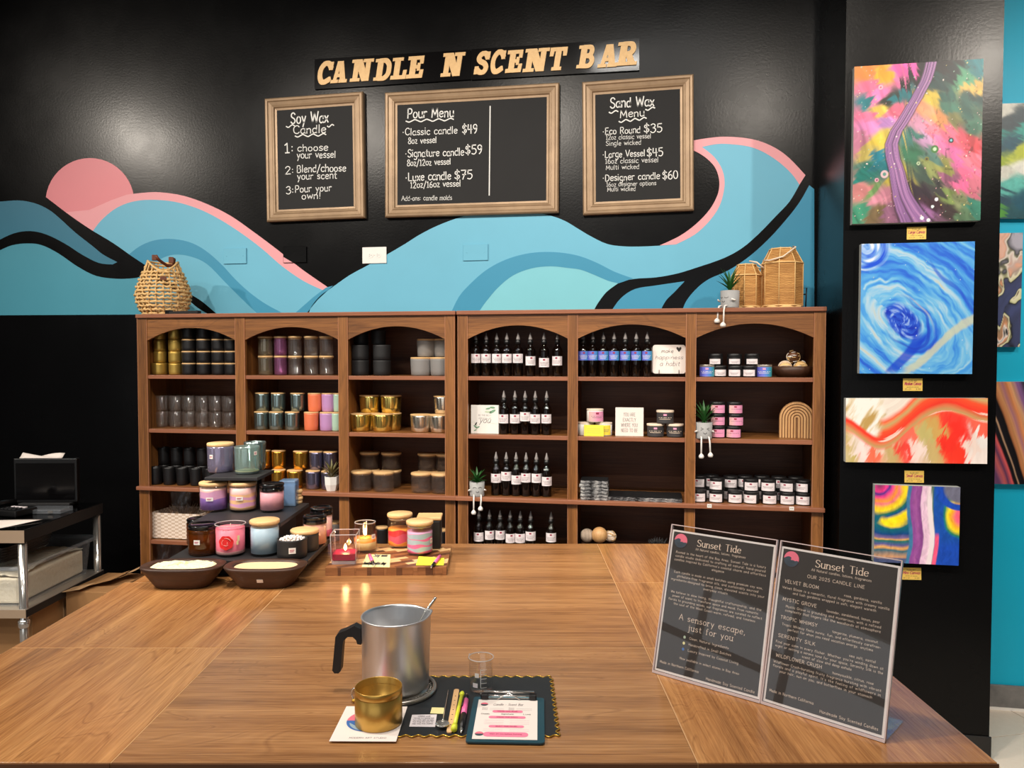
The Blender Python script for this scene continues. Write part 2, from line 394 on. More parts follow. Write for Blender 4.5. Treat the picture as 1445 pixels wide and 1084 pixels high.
# ---------------------------------------------------------------- stroke alphabet (cap 8, x-height 5)
G_ = {
'a': (4.6, '~4,4.2 2.8,5 1,4.4 .2,2.5 .8,.5 2.3,0 3.6,1 4,2.6|4,5 4,1.2 4.6,0'), 'b': (4.6, '.4,8 .4,0|~.4,2.6 1,4.4 2.6,5 4,4 4.2,2.5 3.6,.6 2,0 .4,1'),
'c': (4.2, '~4,4.2 2.6,5 .9,4.3 .2,2.5 .9,.6 2.6,0 4,.8'), 'd': (4.6, '~4,2.6 3.4,4.5 2,5 .6,4.2 .2,2.5 .8,.5 2.2,0 3.6,.9 4,2|4,8 4,0'),
'e': (4.4, '~.3,2.7 4,3 3.6,4.6 2.2,5 .8,4.3 .2,2.5 .9,.6 2.4,0 4,.8'), 'f': (3.4, '~3.3,7.4 2.2,8 1.3,7 1.2,4 1.2,0|.2,5 2.8,5'),
'g': (4.6, '~4,4.2 2.6,5 .8,4.3 .2,2.6 .9,.6 2.4,.2 3.8,1.2 4,2.6|~4,5 4,-.5 3.2,-2.6 1.6,-3 .3,-2.2'), 'h': (4.6, '.4,8 .4,0|~.4,2.8 1.4,4.6 2.8,5 3.9,4 4,2 4,0'),
'i': (1.6, '.6,5 .6,0|.6,6.9 .6,7.4'), 'j': (2, '~1,5 1,-1.6 .4,-2.8 -.8,-2.8|1,6.9 1,7.4'), 'k': (4.2, '.4,8 .4,0|3.6,5 .4,2.2|1.6,3.2 3.9,0'), 'l': (1.6, '.6,8 .6,0'),
'm': (6.8, '.4,5 .4,0|~.4,2.8 1.2,4.6 2.2,5 3.1,4 3.2,0|~3.2,2.8 4,4.6 5,5 6,4 6.1,0'), 'n': (4.6, '.4,5 .4,0|~.4,2.8 1.4,4.6 2.8,5 3.9,4 4,2 4,0'),
'o': (4.6, '~2.3,5 .8,4.3 .2,2.5 .8,.6 2.3,0 3.8,.7 4.3,2.5 3.7,4.3 2.3,5'), 'p': (4.6, '.4,5 .4,-3|~.4,2.6 1.2,4.5 2.6,5 4,4.2 4.3,2.5 3.6,.6 2.2,0 .4,1.2'),
'q': (4.6, '4,5 4,-3|~4,4.2 2.6,5 .8,4.3 .2,2.5 .9,.5 2.4,0 4,1.2'), 'r': (3.4, '.4,5 .4,0|~.4,2.6 1.2,4.4 2.4,5 3.3,4.6'), 's': (3.8, '~3.5,4.4 2,5 .6,4.2 .8,3 2.8,2.3 3.5,1.2 2.4,.1 .2,.6'),
't': (3.4, '~1.4,7 1.4,2 1.8,.3 3.2,.2|.2,5 3,5'), 'u': (4.6, '~.4,5 .4,2 1,.3 2.4,0 3.6,1 4,2.4|4,5 4,0'), 'v': (4.2, '.2,5 2.1,0 4,5'), 'w': (6, '.2,5 1.6,0 3,4.4 4.4,0 5.8,5'),
'x': (4, '.2,5 3.8,0|3.8,5 .2,0'), 'y': (4.4, '.3,5 2.3,.3|4.1,5 1.2,-2.8'), 'z': (4, '.3,5 3.7,5 .3,0 3.9,0'),
'A': (6.4, '.1,0 3.1,8 6.1,0|1.3,2.9 4.9,2.9'), 'B': (5.4, '.5,8 .5,0|~.5,8 3.4,8 4.4,6.3 3.4,4.4 .5,4.2|~.5,4.2 3.8,4.2 5,2.2 3.8,.1 .5,0'), 'C': (5.8, '~5.4,6.6 4.2,7.9 2.2,7.7 .6,6 .3,3.6 1,1.2 2.8,0 4.6,.3 5.5,1.4'),
'D': (6, '.5,8 .5,0|~.5,8 3.4,7.8 5.3,6 5.6,3.8 4.8,1.4 3,.1 .5,0'), 'E': (5, '4.6,8 .5,8 .5,0 4.7,0|.5,4.2 3.9,4.2'), 'F': (4.8, '4.6,8 .5,8 .5,0|.5,4.2 3.8,4.2'), 'G': (6.2, '~5.4,6.6 4.2,7.9 2.2,7.7 .6,6 .3,3.6 1,1.2 2.8,0 4.6,.3 5.5,1.6|3.6,3.6 5.6,3.6 5.6,.6'),
'H': (6, '.5,8 .5,0|5.5,8 5.5,0|.5,4.2 5.5,4.2'), 'I': (2, '.9,8 .9,0'), 'J': (4.4, '~3.6,8 3.6,2 2.6,.2 1.2,.1 .3,1.4'), 'K': (5.6, '.5,8 .5,0|5.1,8 .5,3.2|1.8,4.4 5.4,0'), 'L': (4.8, '.5,8 .5,0 4.6,0'),
'M': (7.2, '.4,0 1,8 3.6,1.8 6.2,8 6.8,0'), 'N': (6.2, '.5,0 .5,8 5.6,0 5.6,8'), 'O': (6.6, '~3.2,8 1.2,7.2 .3,4 1.2,.9 3.2,0 5.2,.9 6.1,4 5.2,7.2 3.2,8'), 'P': (5.2, '.5,8 .5,0|~.5,8 3.6,8 4.8,6 3.6,3.9 .5,3.7'),
'Q': (6.6, '~3.2,8 1.2,7.2 .3,4 1.2,.9 3.2,0 5.2,.9 6.1,4 5.2,7.2 3.2,8|4,2 6.2,-.6'), 'R': (5.6, '.5,8 .5,0|~.5,8 3.6,8 4.8,6.1 3.6,4.2 .5,4|2.4,4 5.2,0'), 'S': (5.2, '~4.7,6.8 3.4,8 1.4,7.8 .5,6.2 1.4,4.7 3.6,3.7 4.8,2 3.8,.3 1.8,0 .2,1.2'),
'T': (5.8, '.2,8 5.6,8|2.9,8 2.9,0'), 'U': (6, '~.5,8 .5,3 1.3,.7 3,0 4.7,.7 5.5,3 5.5,8'), 'V': (5.8, '.1,8 2.9,0 5.7,8'), 'W': (8.2, '.2,8 2,0 4.1,7 6.2,0 8,8'), 'X': (5.6, '.2,8 5.4,0|5.4,8 .2,0'), 'Y': (5.6, '.2,8 2.8,4 5.4,8|2.8,4 2.8,0'), 'Z': (5.2, '.3,8 4.9,8 .3,0 5,0'),
'0': (5.4, '~2.6,8 1,7 .3,4 1,1 2.6,0 4.2,1 4.9,4 4.2,7 2.6,8'), '1': (3.4, '.4,6.4 1.9,8 1.9,0|.6,0 3.2,0'), '2': (5, '~.5,6.4 1.6,8 3.4,8 4.4,6.4 3.8,4.6 .3,0|.3,0 4.7,0'), '3': (5, '~.5,7 2.2,8 4,7.2 4,5.4 2,4.3|~2,4.3 4.2,3.6 4.6,1.8 3,0 1.2,.1 .2,1'),
'4': (5.2, '.8,8 .4,3.6 4.8,3.6|3.7,7.6 3.7,0'), '5': (5, '4.4,8 1,8 .7,4.6|~.7,4.6 2.6,5 4.4,3.8 4.4,1.5 2.6,0 .4,.6'), '6': (5, '~3.8,7.8 1.6,6.4 .4,3.2 .9,.8 2.6,0 4.3,1 4.4,3 2.8,4.4 .8,3.2'), '7': (4.8, '.3,8 4.6,8 1.6,0|1.4,4.2 4.4,4.2'),
'8': (5, '~2.5,4.4 .8,5.8 1.2,7.5 2.6,8 4,7.4 4,5.6 2.5,4.4 .6,2.8 .6,.9 2.5,0 4.4,1 4.3,3 2.5,4.4'), '9': (5, '~4.3,5.6 2.6,3.8 .8,5 .8,7 2.6,8 4.2,7 4.3,4.6 3.6,1.8 2,0'),
'$': (5.2, '~4.7,6.4 3.2,7.3 1,6.8 .8,5 2.8,4 4.5,2.8 4,1 1.8,.6 .3,1.6|2.6,8.8 2.6,-.8'), '/': (3.8, '0,-1.6 3.6,8.6'), ':': (2, '.8,4.4 .8,4.9|.8,1 .8,1.5'), '!': (2, '1,8 .8,2.4|.7,.2 .7,.6'), '.': (1.8, '.6,0 .6,.5'), ',': (1.8, '.8,.5 .3,-1.2'),
'-': (3.6, '.4,2.8 3.2,2.8'), "'": (1.6, '.8,8 .6,6.4'), '*': (2.4, '.8,3.2 .8,3.8'), '~': (6, '~0,3 1.4,4.2 3,3 4.6,2.2 6,3.4'), ' ': (3.2, ''), '|': (2, '1,8 1,0'), '+': (4, '2,4.6 2,.6|0,2.6 4,2.6')}
def crom(pts, n=4):
    if len(pts) < 3: return pts
    out = []; P = [pts[0]]+list(pts)+[pts[-1]]
    for i in range(1, len(P)-2):
        p0, p1, p2, p3 = P[i-1:i+3]
        for k in range(n):
            t = k/n
            out.append(tuple(.5*((2*p1[j])+(-p0[j]+p2[j])*t+(2*p0[j]-5*p1[j]+4*p2[j]-p3[j])*t*t+(-p0[j]+3*p1[j]-3*p2[j]+p3[j])*t**3) for j in range(2)))
    out.append(tuple(pts[-1])); return out
GL = {}
def glyph(ch, n):
    if (ch, n) in GL: return GL[(ch, n)]
    w, s = G_.get(ch, G_['-']); st = []
    for q in s.split('|'):
        if not q: continue
        sm = q[0] == '~'; pts = [tuple(map(float, p.split(','))) for p in q.lstrip('~').split()]
        if sm: st.append(crom(pts, n))
        elif len(pts) < 3: st.append(pts)
        else: st += [[pts[i], pts[i+1]] for i in range(len(pts)-1)]
    GL[(ch, n)] = (w, st); return w, st
def strip2d(pts, w, thin=None):
    """polyline -> list of left/right points; thin: pen contrast (vertical strokes w, horizontal thin)"""
    L, R = [], []; n = len(pts)
    for i in range(n):
        a = pts[max(0, i-1)]; b = pts[min(n-1, i+1)]
        dx, dy = b[0]-a[0], b[1]-a[1]; l = math.hypot(dx, dy) or 1e-6; dx /= l; dy /= l
        ww = (w if thin is None else thin+(w-thin)*abs(dy))/2
        x, y = pts[i]
        if i == 0: x -= dx*ww*.6; y -= dy*ww*.6
        if i == n-1: x += dx*ww*.6; y += dy*ww*.6
        L.append((x-dy*ww, y+dx*ww)); R.append((x+dy*ww, y-dx*ww))
    return L, R
def textw(s, sp=1.0): return sum(G_.get(c, G_['-'])[0]+sp for c in s)-sp
def text(mb, s, O, X, Y, mat, cap=None, width=None, weight=.9, thin=None, slant=0, n=3, sp=1.0, jit=0, align='l', serif=False):
    """draw s from origin O; X,Y unit vectors; cap height and/or fitted width in metres"""
    tw = textw(s, sp); sy = cap/8.0; sx = width/tw if width else sy
    if align == 'c': O = O-X*(tw*sx/2)
    if align == 'r': O = O-X*(tw*sx)
    rnd = random.Random(len(s)*7+3); x = 0
    for ch in s:
        w, sts = glyph(ch, n); jy = rnd.uniform(-jit, jit); js = 1+rnd.uniform(-jit, jit)*.15
        lines = list(sts)
        if serif and ch not in '.,~-*':
            for st in sts:
                for e, o in ((st[0], st[1]), (st[-1], st[-2])):
                    if abs(o[0]-e[0]) < .35 and e[1] in (0, 5, 8, -3): lines.append([(e[0]-1.0, e[1]), (e[0]+1.0, e[1])])
        for st in lines:
            sc_ = sy/sx
            pts = [(p[0]*js*1.0, (p[1]*js+jy)) for p in st]
            pts = [((x+p[0]+slant*p[1]*sc_)*sx, p[1]*sy) for p in pts]
            L, R = strip2d(pts, weight*sy, None if thin is None else thin*sy)
            vs = []
            for a, b in zip(L, R): vs += [O+X*a[0]+Y*a[1], O+X*b[0]+Y*b[1]]
            mb.add(vs, [(2*i, 2*i+1, 2*i+3, 2*i+2) for i in range(len(L)-1)], mat)
        x += w+sp
    return mb
def quadplane(cs, y):
    """pixel corners TL,TR,BR,BL on the plane y -> centre, width, height, roll"""
    P = [WP(px, py, y) for px, py in cs]; c = sum(P, Vector())/4
    w = ((P[1]-P[0]).length+(P[2]-P[3]).length)/2; h = ((P[0]-P[3]).length+(P[1]-P[2]).length)/2
    t = ((P[1]-P[0])+(P[2]-P[3])); a1 = math.atan2(t.z, t.x); u = ((P[0]-P[3])+(P[1]-P[2])); a2 = math.atan2(-u.x, u.z)
    return c, w, h, (a1+a2)/2
# ================================================================ ROOM
YW = 3.8; XS = 0.773; YP = 3.30; XP1 = WP(1407, 506, YP).x; XL = -6.2; XR = 4.6; YF = -5.2
struct('wall_back', MB().box(XL, XS, YW, YW+.12, 0, HC, 'paint_black'))
WB = bpy.data.objects['wall_back']
struct('wall_nook', MB().box(XS, XS+.1, YP+.1, YW+.12, 0, HC, 'paint_black'))
struct('wall_column', MB().box(XS, XP1, YP, YP+.1, 0, HC, 'paint_black').box(XP1-.1, XP1, YP+.1, YW, 0, HC, 'paint_black'))
struct('trim_1', MB().box(XS+.002, XP1+.006, YP-.008, YP, 0, .095, 'rubber_dark', .002))
struct('wall_turquoise', MB().box(XP1, XR, YW, YW+.12, 0, HC, 'paint_turquoise'))
struct('baseboard_right', MB().box(XP1, XR, YW-.014, YW, .012, .112, 'driftwood', .002).box(XP1, XR, YW-.018, YW, 0, .012, 'white'))
struct('wall_right', MB().box(XR, XR+.1, YF, YW+.12, 0, HC, 'paint_grey'))
struct('wall_left', MB().box(XL-.1, XL, -1.7, YW+.12, 0, HC, 'paint_black').box(XL-.1, XL, YF, -1.7, 0, .25, 'paint_taupe').box(XL-.1, XL, YF, -1.7, 2.9, HC, 'paint_grey').box(XL-.1, XL, YF, YF+.3, .25, 2.9, 'paint_grey'))
struct('window_1', MB().box(XL-.08, XL-.02, -3.3, -3.22, .25, 2.9, 'black_soft').box(XL-.08, XL-.02, YF+.3, -1.7, 2.2, 2.28, 'black_soft').box(XL-.08, XL-.02, YF+.3, -1.7, 1.2, 1.26, 'black_soft'))
struct('wall_front', MB().box(XL, -3.6, YF, YF+.1, 0, HC, 'paint_taupe').box(2.6, XR, YF, YF+.1, 0, HC, 'paint_taupe').box(-3.6, 2.6, YF, YF+.1, 3.1, HC, 'paint_taupe'))
struct('ceiling', MB().box(XL-.1, XR+.1, YF, YW+.12, HC, HC+.1, 'ceiling_tile'))
fl = struct('floor', MB().box(XL-.1, XR+.1, YF, YW+.12, -.06, -.006, 'grout'))
tm = cached(('tile',), lambda: MB().box(-.222, .222, -.222, .222, -.006, 0, 'tile_cream', .001))
tr = math.radians(22); k = 0
for i in range(-3, 6):
    for j in range(-3, 6):
        x = 1.75+.448*(i*math.cos(tr)-j*math.sin(tr)); y = 2.9+.448*(i*math.sin(tr)+j*math.cos(tr))
        if .7 < x < 3.1 and 1.9 < y < 3.95: link('tile', tm, fl, (x, y, 0), tr)
# ---------------------------------------------------------------- mural, painted on the wall
def s3(pts, ox, oy, s): return [(ox+x/s, oy+y/s) for x, y in pts]
def mural(name, pts, mat, lvl, smooth=True, seg=4):
    q = crom(pts, seg) if smooth else pts
    W = [WP(px, py, YW) for px, py in q]
    poly = [(p.x, p.z) for p in W]
    cl = [poly[0]]
    for p in poly[1:]:
        if math.hypot(p[0]-cl[-1][0], p[1]-cl[-1][1]) > 1e-4: cl.append(p)
    if math.hypot(cl[0][0]-cl[-1][0], cl[0][1]-cl[-1][1]) < 1e-4: cl.pop()
    o = part(name, MB().prism(cl, YW-.0006*lvl, YW+.001, mat, 'Y'), WB); return o
def A3(*p): return s3(p, 0, 200, 3.0104)
def A4(*p): return s3(p, 440, 180, 3.8026)
def A5(*p): return s3(p, 780, 180, 3.4405)
def seg_(*runs):
    out = []
    for r in runs:
        sm, pts = r; out += crom(pts, 4) if sm else pts
    return out
LOW = 444
lowb = A3((-14, 468), (50, 440), (120, 432), (180, 440), (250, 475), (330, 530), (410, 570), (500, 582), (580, 578), (620, 567), (700, 610), (790, 665), (840, 705), (890, 735))
mural('mural_wave', seg_((1, lowb), (0, [(296, LOW+6), (193, LOW), (-6, LOW+1)])), 'paint_left_teal', 1, False)
sun = [(127+62.6*math.cos(a), 285.7-62.6*math.sin(a)) for a in [2*PI*i/48 for i in range(48)]]
mural('mural_sun', sun, 'paint_sun', 1, False)
hill_o = A3((540, 225), (610, 217), (680, 215), (780, 230), (880, 265), (980, 315), (1080, 385), (1180, 460), (1280, 540), (1395, 620))
hill_i = A3((1370, 630), (1290, 592), (1200, 530), (1110, 452), (1020, 385), (930, 328), (840, 284), (740, 255), (640, 247), (560, 256), (490, 285), (430, 335), (395, 380))
mural('mural_crest', seg_((1, hill_o), (1, hill_i), (0, A3((280, 300), (380, 290), (470, 250)))), 'paint_pink', 2, False)
mural('mural_wave', seg_((1, hill_i[::-1]), (0, A3((1395, 620), (1330, 665), (1240, 745), (1240, 760), (900, 760), (620, 560), (470, 430)))), 'paint_light_blue', 2, False)
bo = A3((540, 487), (590, 447), (650, 421), (720, 413), (800, 425), (870, 460), (940, 520), (1000, 585), (1060, 640), (1130, 690), (1215, 735))
bi = A3((1110, 745), (1040, 680), (960, 600), (880, 520), (810, 488), (740, 480), (680, 500), (640, 545))
mural('mural_band', seg_((1, bo), (1, bi)), 'paint_mid_blue', 3, False)
mural('mural_band', A3((1235, 745), (1330, 662), (1385, 620), (1415, 612), (1350, 672), (1290, 745)), 'paint_mid_blue', 3, False)
blk = seg_((0, A3((-14, 240), (190, 233))), (1, A3((195, 235), (280, 300), (340, 343), (400, 382), (480, 430), (560, 486), (630, 532), (720, 590), (805, 645), (860, 680), (925, 735))), (1, lowb[::-1]))
mural('mural_black_wave', blk, 'paint_black', 4, False)  # black band in the mural's own paint
mural('mural_wave', seg_((1, A3((-14, 254), (0, 255), (80, 250), (150, 262), (210, 290), (260, 330), (320, 385), (390, 440), (440, 480), (500, 512))), (1, A3((480, 522), (420, 515), (350, 480), (280, 435), (200, 395), (130, 380), (60, 390), (-14, 424)))), 'paint_left_blue', 5, False)
w2 = [(436, 443), (440, 432), (453, 416.7), (467.6, 406.7), (492.6, 389), (519, 374.6), (545, 360), (571.5, 344.4), (592.5, 331.2), (618.8, 318), (653, 305.7), (695, 297), (740, 298), (776.6, 304.5), (797.4, 312), (815, 322.4), (832, 332.6), (855.6, 344), (878.8, 347.7), (905, 348), (931, 346.8)]
w2i = [(954, 345), (980.6, 331), (1001, 312), (1015.4, 290.5), (1021.8, 267), (1021.8, 249.8), (1016.9, 235), (1006.7, 220.7), (990.7, 207.6)]
w2t = [(990.7, 207.6), (1012.5, 203.3), (1035.8, 204), (1059, 207.6), (1079.4, 216), (1099.7, 229.4), (1117, 245.4), (1128, 260.8)]
w2r = [(1128, 260.8), (1114, 284.6), (1094, 306), (1070.7, 330), (1047.4, 350), (1021, 364.5), (983.5, 377.6), (954.4, 386.4), (925, 391.6), (896, 393.6), (873, 399.4), (855.6, 412.5), (842.5, 430), (836, 443)]
mural('mural_wave', seg_((1, w2), (1, w2i), (1, w2t), (1, w2r)), 'paint_light_blue', 3, False)
mural('mural_wave', seg_((1, [(672, 443), (687, 424.6), (703, 406), (724, 389), (750, 379), (776.6, 376), (803, 378.5), (820, 381), (838, 387.8), (858.5, 396.5), (873, 400)]), (1, [(873, 399.4), (855.6, 412.5), (842.5, 430), (836, 443)])), 'paint_pale_blue', 5, False)
mural('mural_band', seg_((1, [(636, 443), (647.8, 419), (663.5, 401), (684.6, 382.5), (708, 369), (734.5, 360), (760.8, 356), (789.8, 356.5), (817.8, 361.5), (844, 371.8), (867, 383.5), (893, 393)]), (1, [(873, 400), (858.5, 396.5), (838, 387.8), (820, 381), (803, 378.5), (776.6, 376), (750, 379), (724, 389), (703, 406), (687, 424.6), (674, 443)])), 'paint_mid_blue', 6, False)
po = [(931, 346.5), (960, 332.6), (983.5, 315), (1001, 296.3), (1011, 278.8), (1014.9, 264.3), (1014, 249.8), (1008, 235), (995, 222), (980.6, 213.4), (965, 207)]
pt = [(965, 201), (980.6, 198), (1001, 194.8), (1021, 193.2), (1047, 194.5), (1070.7, 199), (1094, 209), (1114, 223.6), (1136.5, 247.4)]
mural('mural_crest', seg_((1, po), (1, pt), (1, w2t[::-1]), (1, w2i[::-1])), 'paint_pink', 4, False)
mural('mural_wave', seg_((1, [(1141.9, 261.4), (1128.8, 284.6), (1111, 308), (1085, 337), (1056, 363), (1027, 382), (1000.9, 393.6), (983.5, 406.7), (969, 424), (962, 440)]), (0, [(1149, 440), (1149, 267)])), 'paint_mid_blue', 1, False)
mural('mural_wave', seg_((1, [(862, 440), (876, 421), (896, 408), (925, 403), (966, 397)]), (1, [(951.5, 412.5), (940, 424), (931, 440)])), 'paint_mid_blue', 1, False)
# ================================================================ WALL PLATES
def plate(px0, px1, py0, py1, mat, label, outlet=False):
    c, w, h, a = quadplane([(px0, py0), (px1, py0), (px1, py1), (px0, py1)], YW)
    t = thing('outlet_plate' if outlet else 'blank_wall_plate', label, 'wall plate', (c.x, YW-.0035, c.z))
    mb = MB().box(-w/2, w/2, -.005, .0, -h/2, h/2, mat, .0018); part('cover_plate', mb, t)
    if outlet:
        for sx in (-1, 1):
            r = part('receptacle', MB().prism([(sx*.021+.0155*math.cos(q)*1.0, .014*math.sin(q)) for q in [PI*2*i/16 for i in range(16)]], -.0065, -.0045, 'white_gloss', 'Y'), t)
            m2 = MB()
            for dx, dz in ((-.004, .004), (-.004, -.004), (.005, 0)): m2.box(sx*.021+dx-.0025, sx*.021+dx+.0025, -.0068, -.006, dz-.0009, dz+.0009, 'dark_ink')
            part('slot', m2, r)
        part('screw', MB().lathe([(0, 0), (.002, .0), (.002, .001), (0, .001)], 'steel', 8), t, None, (0, -.005, 0), (PI/2, 0, 0))
    else:
        for sx in (-1, 1): part('screw', MB().lathe([(0, 0), (.0022, .0), (.002, .0012), (0, .0012)], mat, 8), t, None, (sx*w*.36, -.005, 0), (PI/2, 0, 0))
    return t
plate(316.5, 348.5, 350.5, 372.5, 'paint_light_blue', 'light blue painted blank wall plate on the left wave, nearest the woven basket')
t = plate(400.5, 433, 348, 371, 'paint_black', 'black blank wall plate with pink lower-left corner below the left chalkboard')
part('paint_corner', MB().prism([(-.062, -.041), (-.062, -.012), (-.012, -.041)], -.0062, -.0045, 'paint_pink', 'Y'), t)
plate(512, 546, 349, 372, 'white_gloss', 'white double outlet plate where the black wall meets the middle wave', True)
plate(654, 689, 345, 368, 'paint_light_blue', 'light blue painted blank wall plate below the middle chalkboard')
# ================================================================ CHALKBOARDS
CH = {}
def chalkboard(cs, label, lines, extra=None, YB=YW-.03):
    c, w, h, a = quadplane(cs, YB)
    t = thing('framed_chalkboard', label, 'chalkboard', (c.x, YB+.03, c.z)); t.rotation_euler = (0, -a, 0)
    fw = .062
    part('slate_panel', MB().box(-w/2+.02, w/2-.02, -.016, -.002, -h/2+.02, h/2-.02, 'slateboard'), t)
    prof = [(0, -.002), (0, -.026), (.006, -.032), (.016, -.033), (.021, -.028), (.036, -.024), (.041, -.026), (.047, -.024), (.052, -.018), (fw, -.0165), (fw, -.008)]
    q = [(-w/2, -h/2), (w/2, -h/2), (w/2, h/2), (-w/2, h/2)]; sg = [(1, 1), (-1, 1), (-1, -1), (1, -1)]
    for e in range(4):
        mb = MB(); vs = []
        for d, y in prof:
            for k in (e, (e+1) % 4): vs.append((q[k][0]+sg[k][0]*d, y, q[k][1]+sg[k][1]*d))
        mb.add(vs, [(2*i, 2*i+1, 2*i+3, 2*i+2) for i in range(len(prof)-1)], 'bronze'); part('frame_rail', mb, t)
    mb = MB(); yb = YB+.03-.0165
    M = Matrix.Translation((c.x, 0, c.z)) @ Matrix.Rotation(-a, 4, 'Y'); Mi = M.inverted()
    yw = WP(0, 0, 1)
    for L in lines:
        s, x0, y0, x1, y1, cap = L[:6]
        P0 = WP(x0, y0, yb); P1 = WP(x1, y1, yb); X = (P1-P0); wd = X.length; X.normalize(); Y = Vector((-X.z, 0, X.x)); Y = Vector((-X.z, 0, X.x))
        capm = szpx(cap, P0)
        P0 = Mi @ P0; P0.y = -.0172; R_ = Mi.to_3x3(); 
        mb = MB(); text(mb, s, P0, R_ @ X, R_ @ Vector((-X.z, 0, X.x)), 'chalk', cap=capm, width=wd, weight=L[6] if len(L) > 6 else (.95 if cap > 8 else .8), jit=.3)
        part('chalk_text', mb, t)
    for pts in (extra or []):
        Pp = [Mi @ WP(x, y, yb) for x, y in pts]; ps = crom([(p.x, p.z) for p in Pp], 4) if len(pts) > 2 else [(p.x, p.z) for p in Pp]
        L, R = strip2d(ps, .0058); vs = []; mb = MB()
        for l, r in zip(L, R): vs += [(l[0], -.0172, l[1]), (r[0], -.0172, r[1])]
        mb.add(vs, [(2*i, 2*i+1, 2*i+3, 2*i+2) for i in range(len(L)-1)], 'chalk'); part('chalk_stroke', mb, t)
    return t
def wave(x0, y0, x1, y1, n=3, amp=1.6): return [(x0+(x1-x0)*i/(4*n), y0+(y1-y0)*i/(4*n)+amp*math.sin(i*PI/2)) for i in range(4*n+1)]
chalkboard([(372, 138), (511, 130), (515, 307.5), (377, 312.5)], 'small bronze framed chalkboard headed Soy Wax Candle, leftmost of three', [
    ('Soy Wax', 410.5, 175, 463.5, 172.5, 15), ('Candle', 414, 188.5, 460, 187, 11), ('1:', 401.5, 216, 415, 215, 13), ('choose', 420, 213.5, 463, 212, 9.5), ('your vessel', 419, 223.5, 473.7, 222.5, 9.5),
    ('2:', 402.5, 246, 415, 245, 10), ('Blend/choose', 419, 243.5, 488.4, 241.5, 10), ('your scent', 419.5, 253.5, 475.5, 252, 9.5), ('3:', 404, 274, 415, 273, 10), ('Pour your', 416.5, 271.5, 468, 269.5, 9.5), ('own!', 426, 281, 453, 280, 9.5)],
    [wave(404, 178.5, 415.5, 177.5, 1), wave(462, 178, 471, 177, 1), wave(416.5, 192, 460, 190, 3)])
chalkboard([(541, 129), (789, 118), (788, 301), (545, 305.5)], 'wide bronze framed chalkboard headed Pour Menu, middle of three', [
    ('Pour Menu', 575, 166.5, 640.5, 165, 13), ('*Classic candle', 568, 191, 645.5, 188.5, 9.5), ('$49', 652.4, 188.8, 673.6, 187.5, 12), ('8oz vessel', 576, 203, 616, 201.5, 8.5),
    ('*Signature candle', 572, 221.8, 654.6, 219.2, 10), ('$59', 656.8, 218, 680.5, 216.5, 12), ('8oz/12oz vessel', 574.5, 234.3, 636, 232, 8.5),
    ('*Luxe candle', 572.4, 255.8, 636.5, 252.8, 11), ('$75', 641.5, 253.5, 666.7, 252, 12), ('12oz/16oz vessel', 579, 265.5, 650, 263, 8.5), ('Add-ons: candle molds', 566.7, 283.3, 637.8, 282, 6.5)],
    [wave(573, 171, 640, 168.5, 4), [(691.7, 150), (690.4, 275.5)]])
chalkboard([(822, 115), (979, 104.5), (979, 295.5), (822, 304.5)], 'bronze framed chalkboard headed Sand Wax Menu, rightmost of three', [
    ('Sand Wax', 861, 152.5, 922.8, 149.5, 13.5), ('Menu', 875, 166, 909.5, 163.5, 10.5), ('*Eco Round', 850.5, 190, 903.5, 187.5, 9), ('$35', 908.6, 187.5, 934.4, 186, 11.5), ('12oz classic vessel', 855, 197.3, 918.5, 195, 6.5), ('Single wicked', 855, 205.6, 904.7, 204, 6.5),
    ('*Large Vessel', 850.5, 222.6, 910, 220.3, 9), ('$45', 913, 221.5, 935.7, 219.5, 11), ('16oz classic vessel', 853.8, 231, 929, 228.7, 7), ('Multi wicked', 855, 239.7, 902, 238, 6.5),
    ('*Designer candle', 850.5, 255.8, 931, 252.5, 9), ('$60', 935, 253.5, 957, 251.5, 11), ('16oz designer options', 855.6, 263.5, 926, 261, 6), ('Multi wicked', 857, 270.3, 897, 269, 6)],
    [wave(859.5, 158.5, 872, 157.5, 1), wave(911, 154.5, 924, 152.5, 1), wave(873.5, 171.5, 912, 167, 3)])
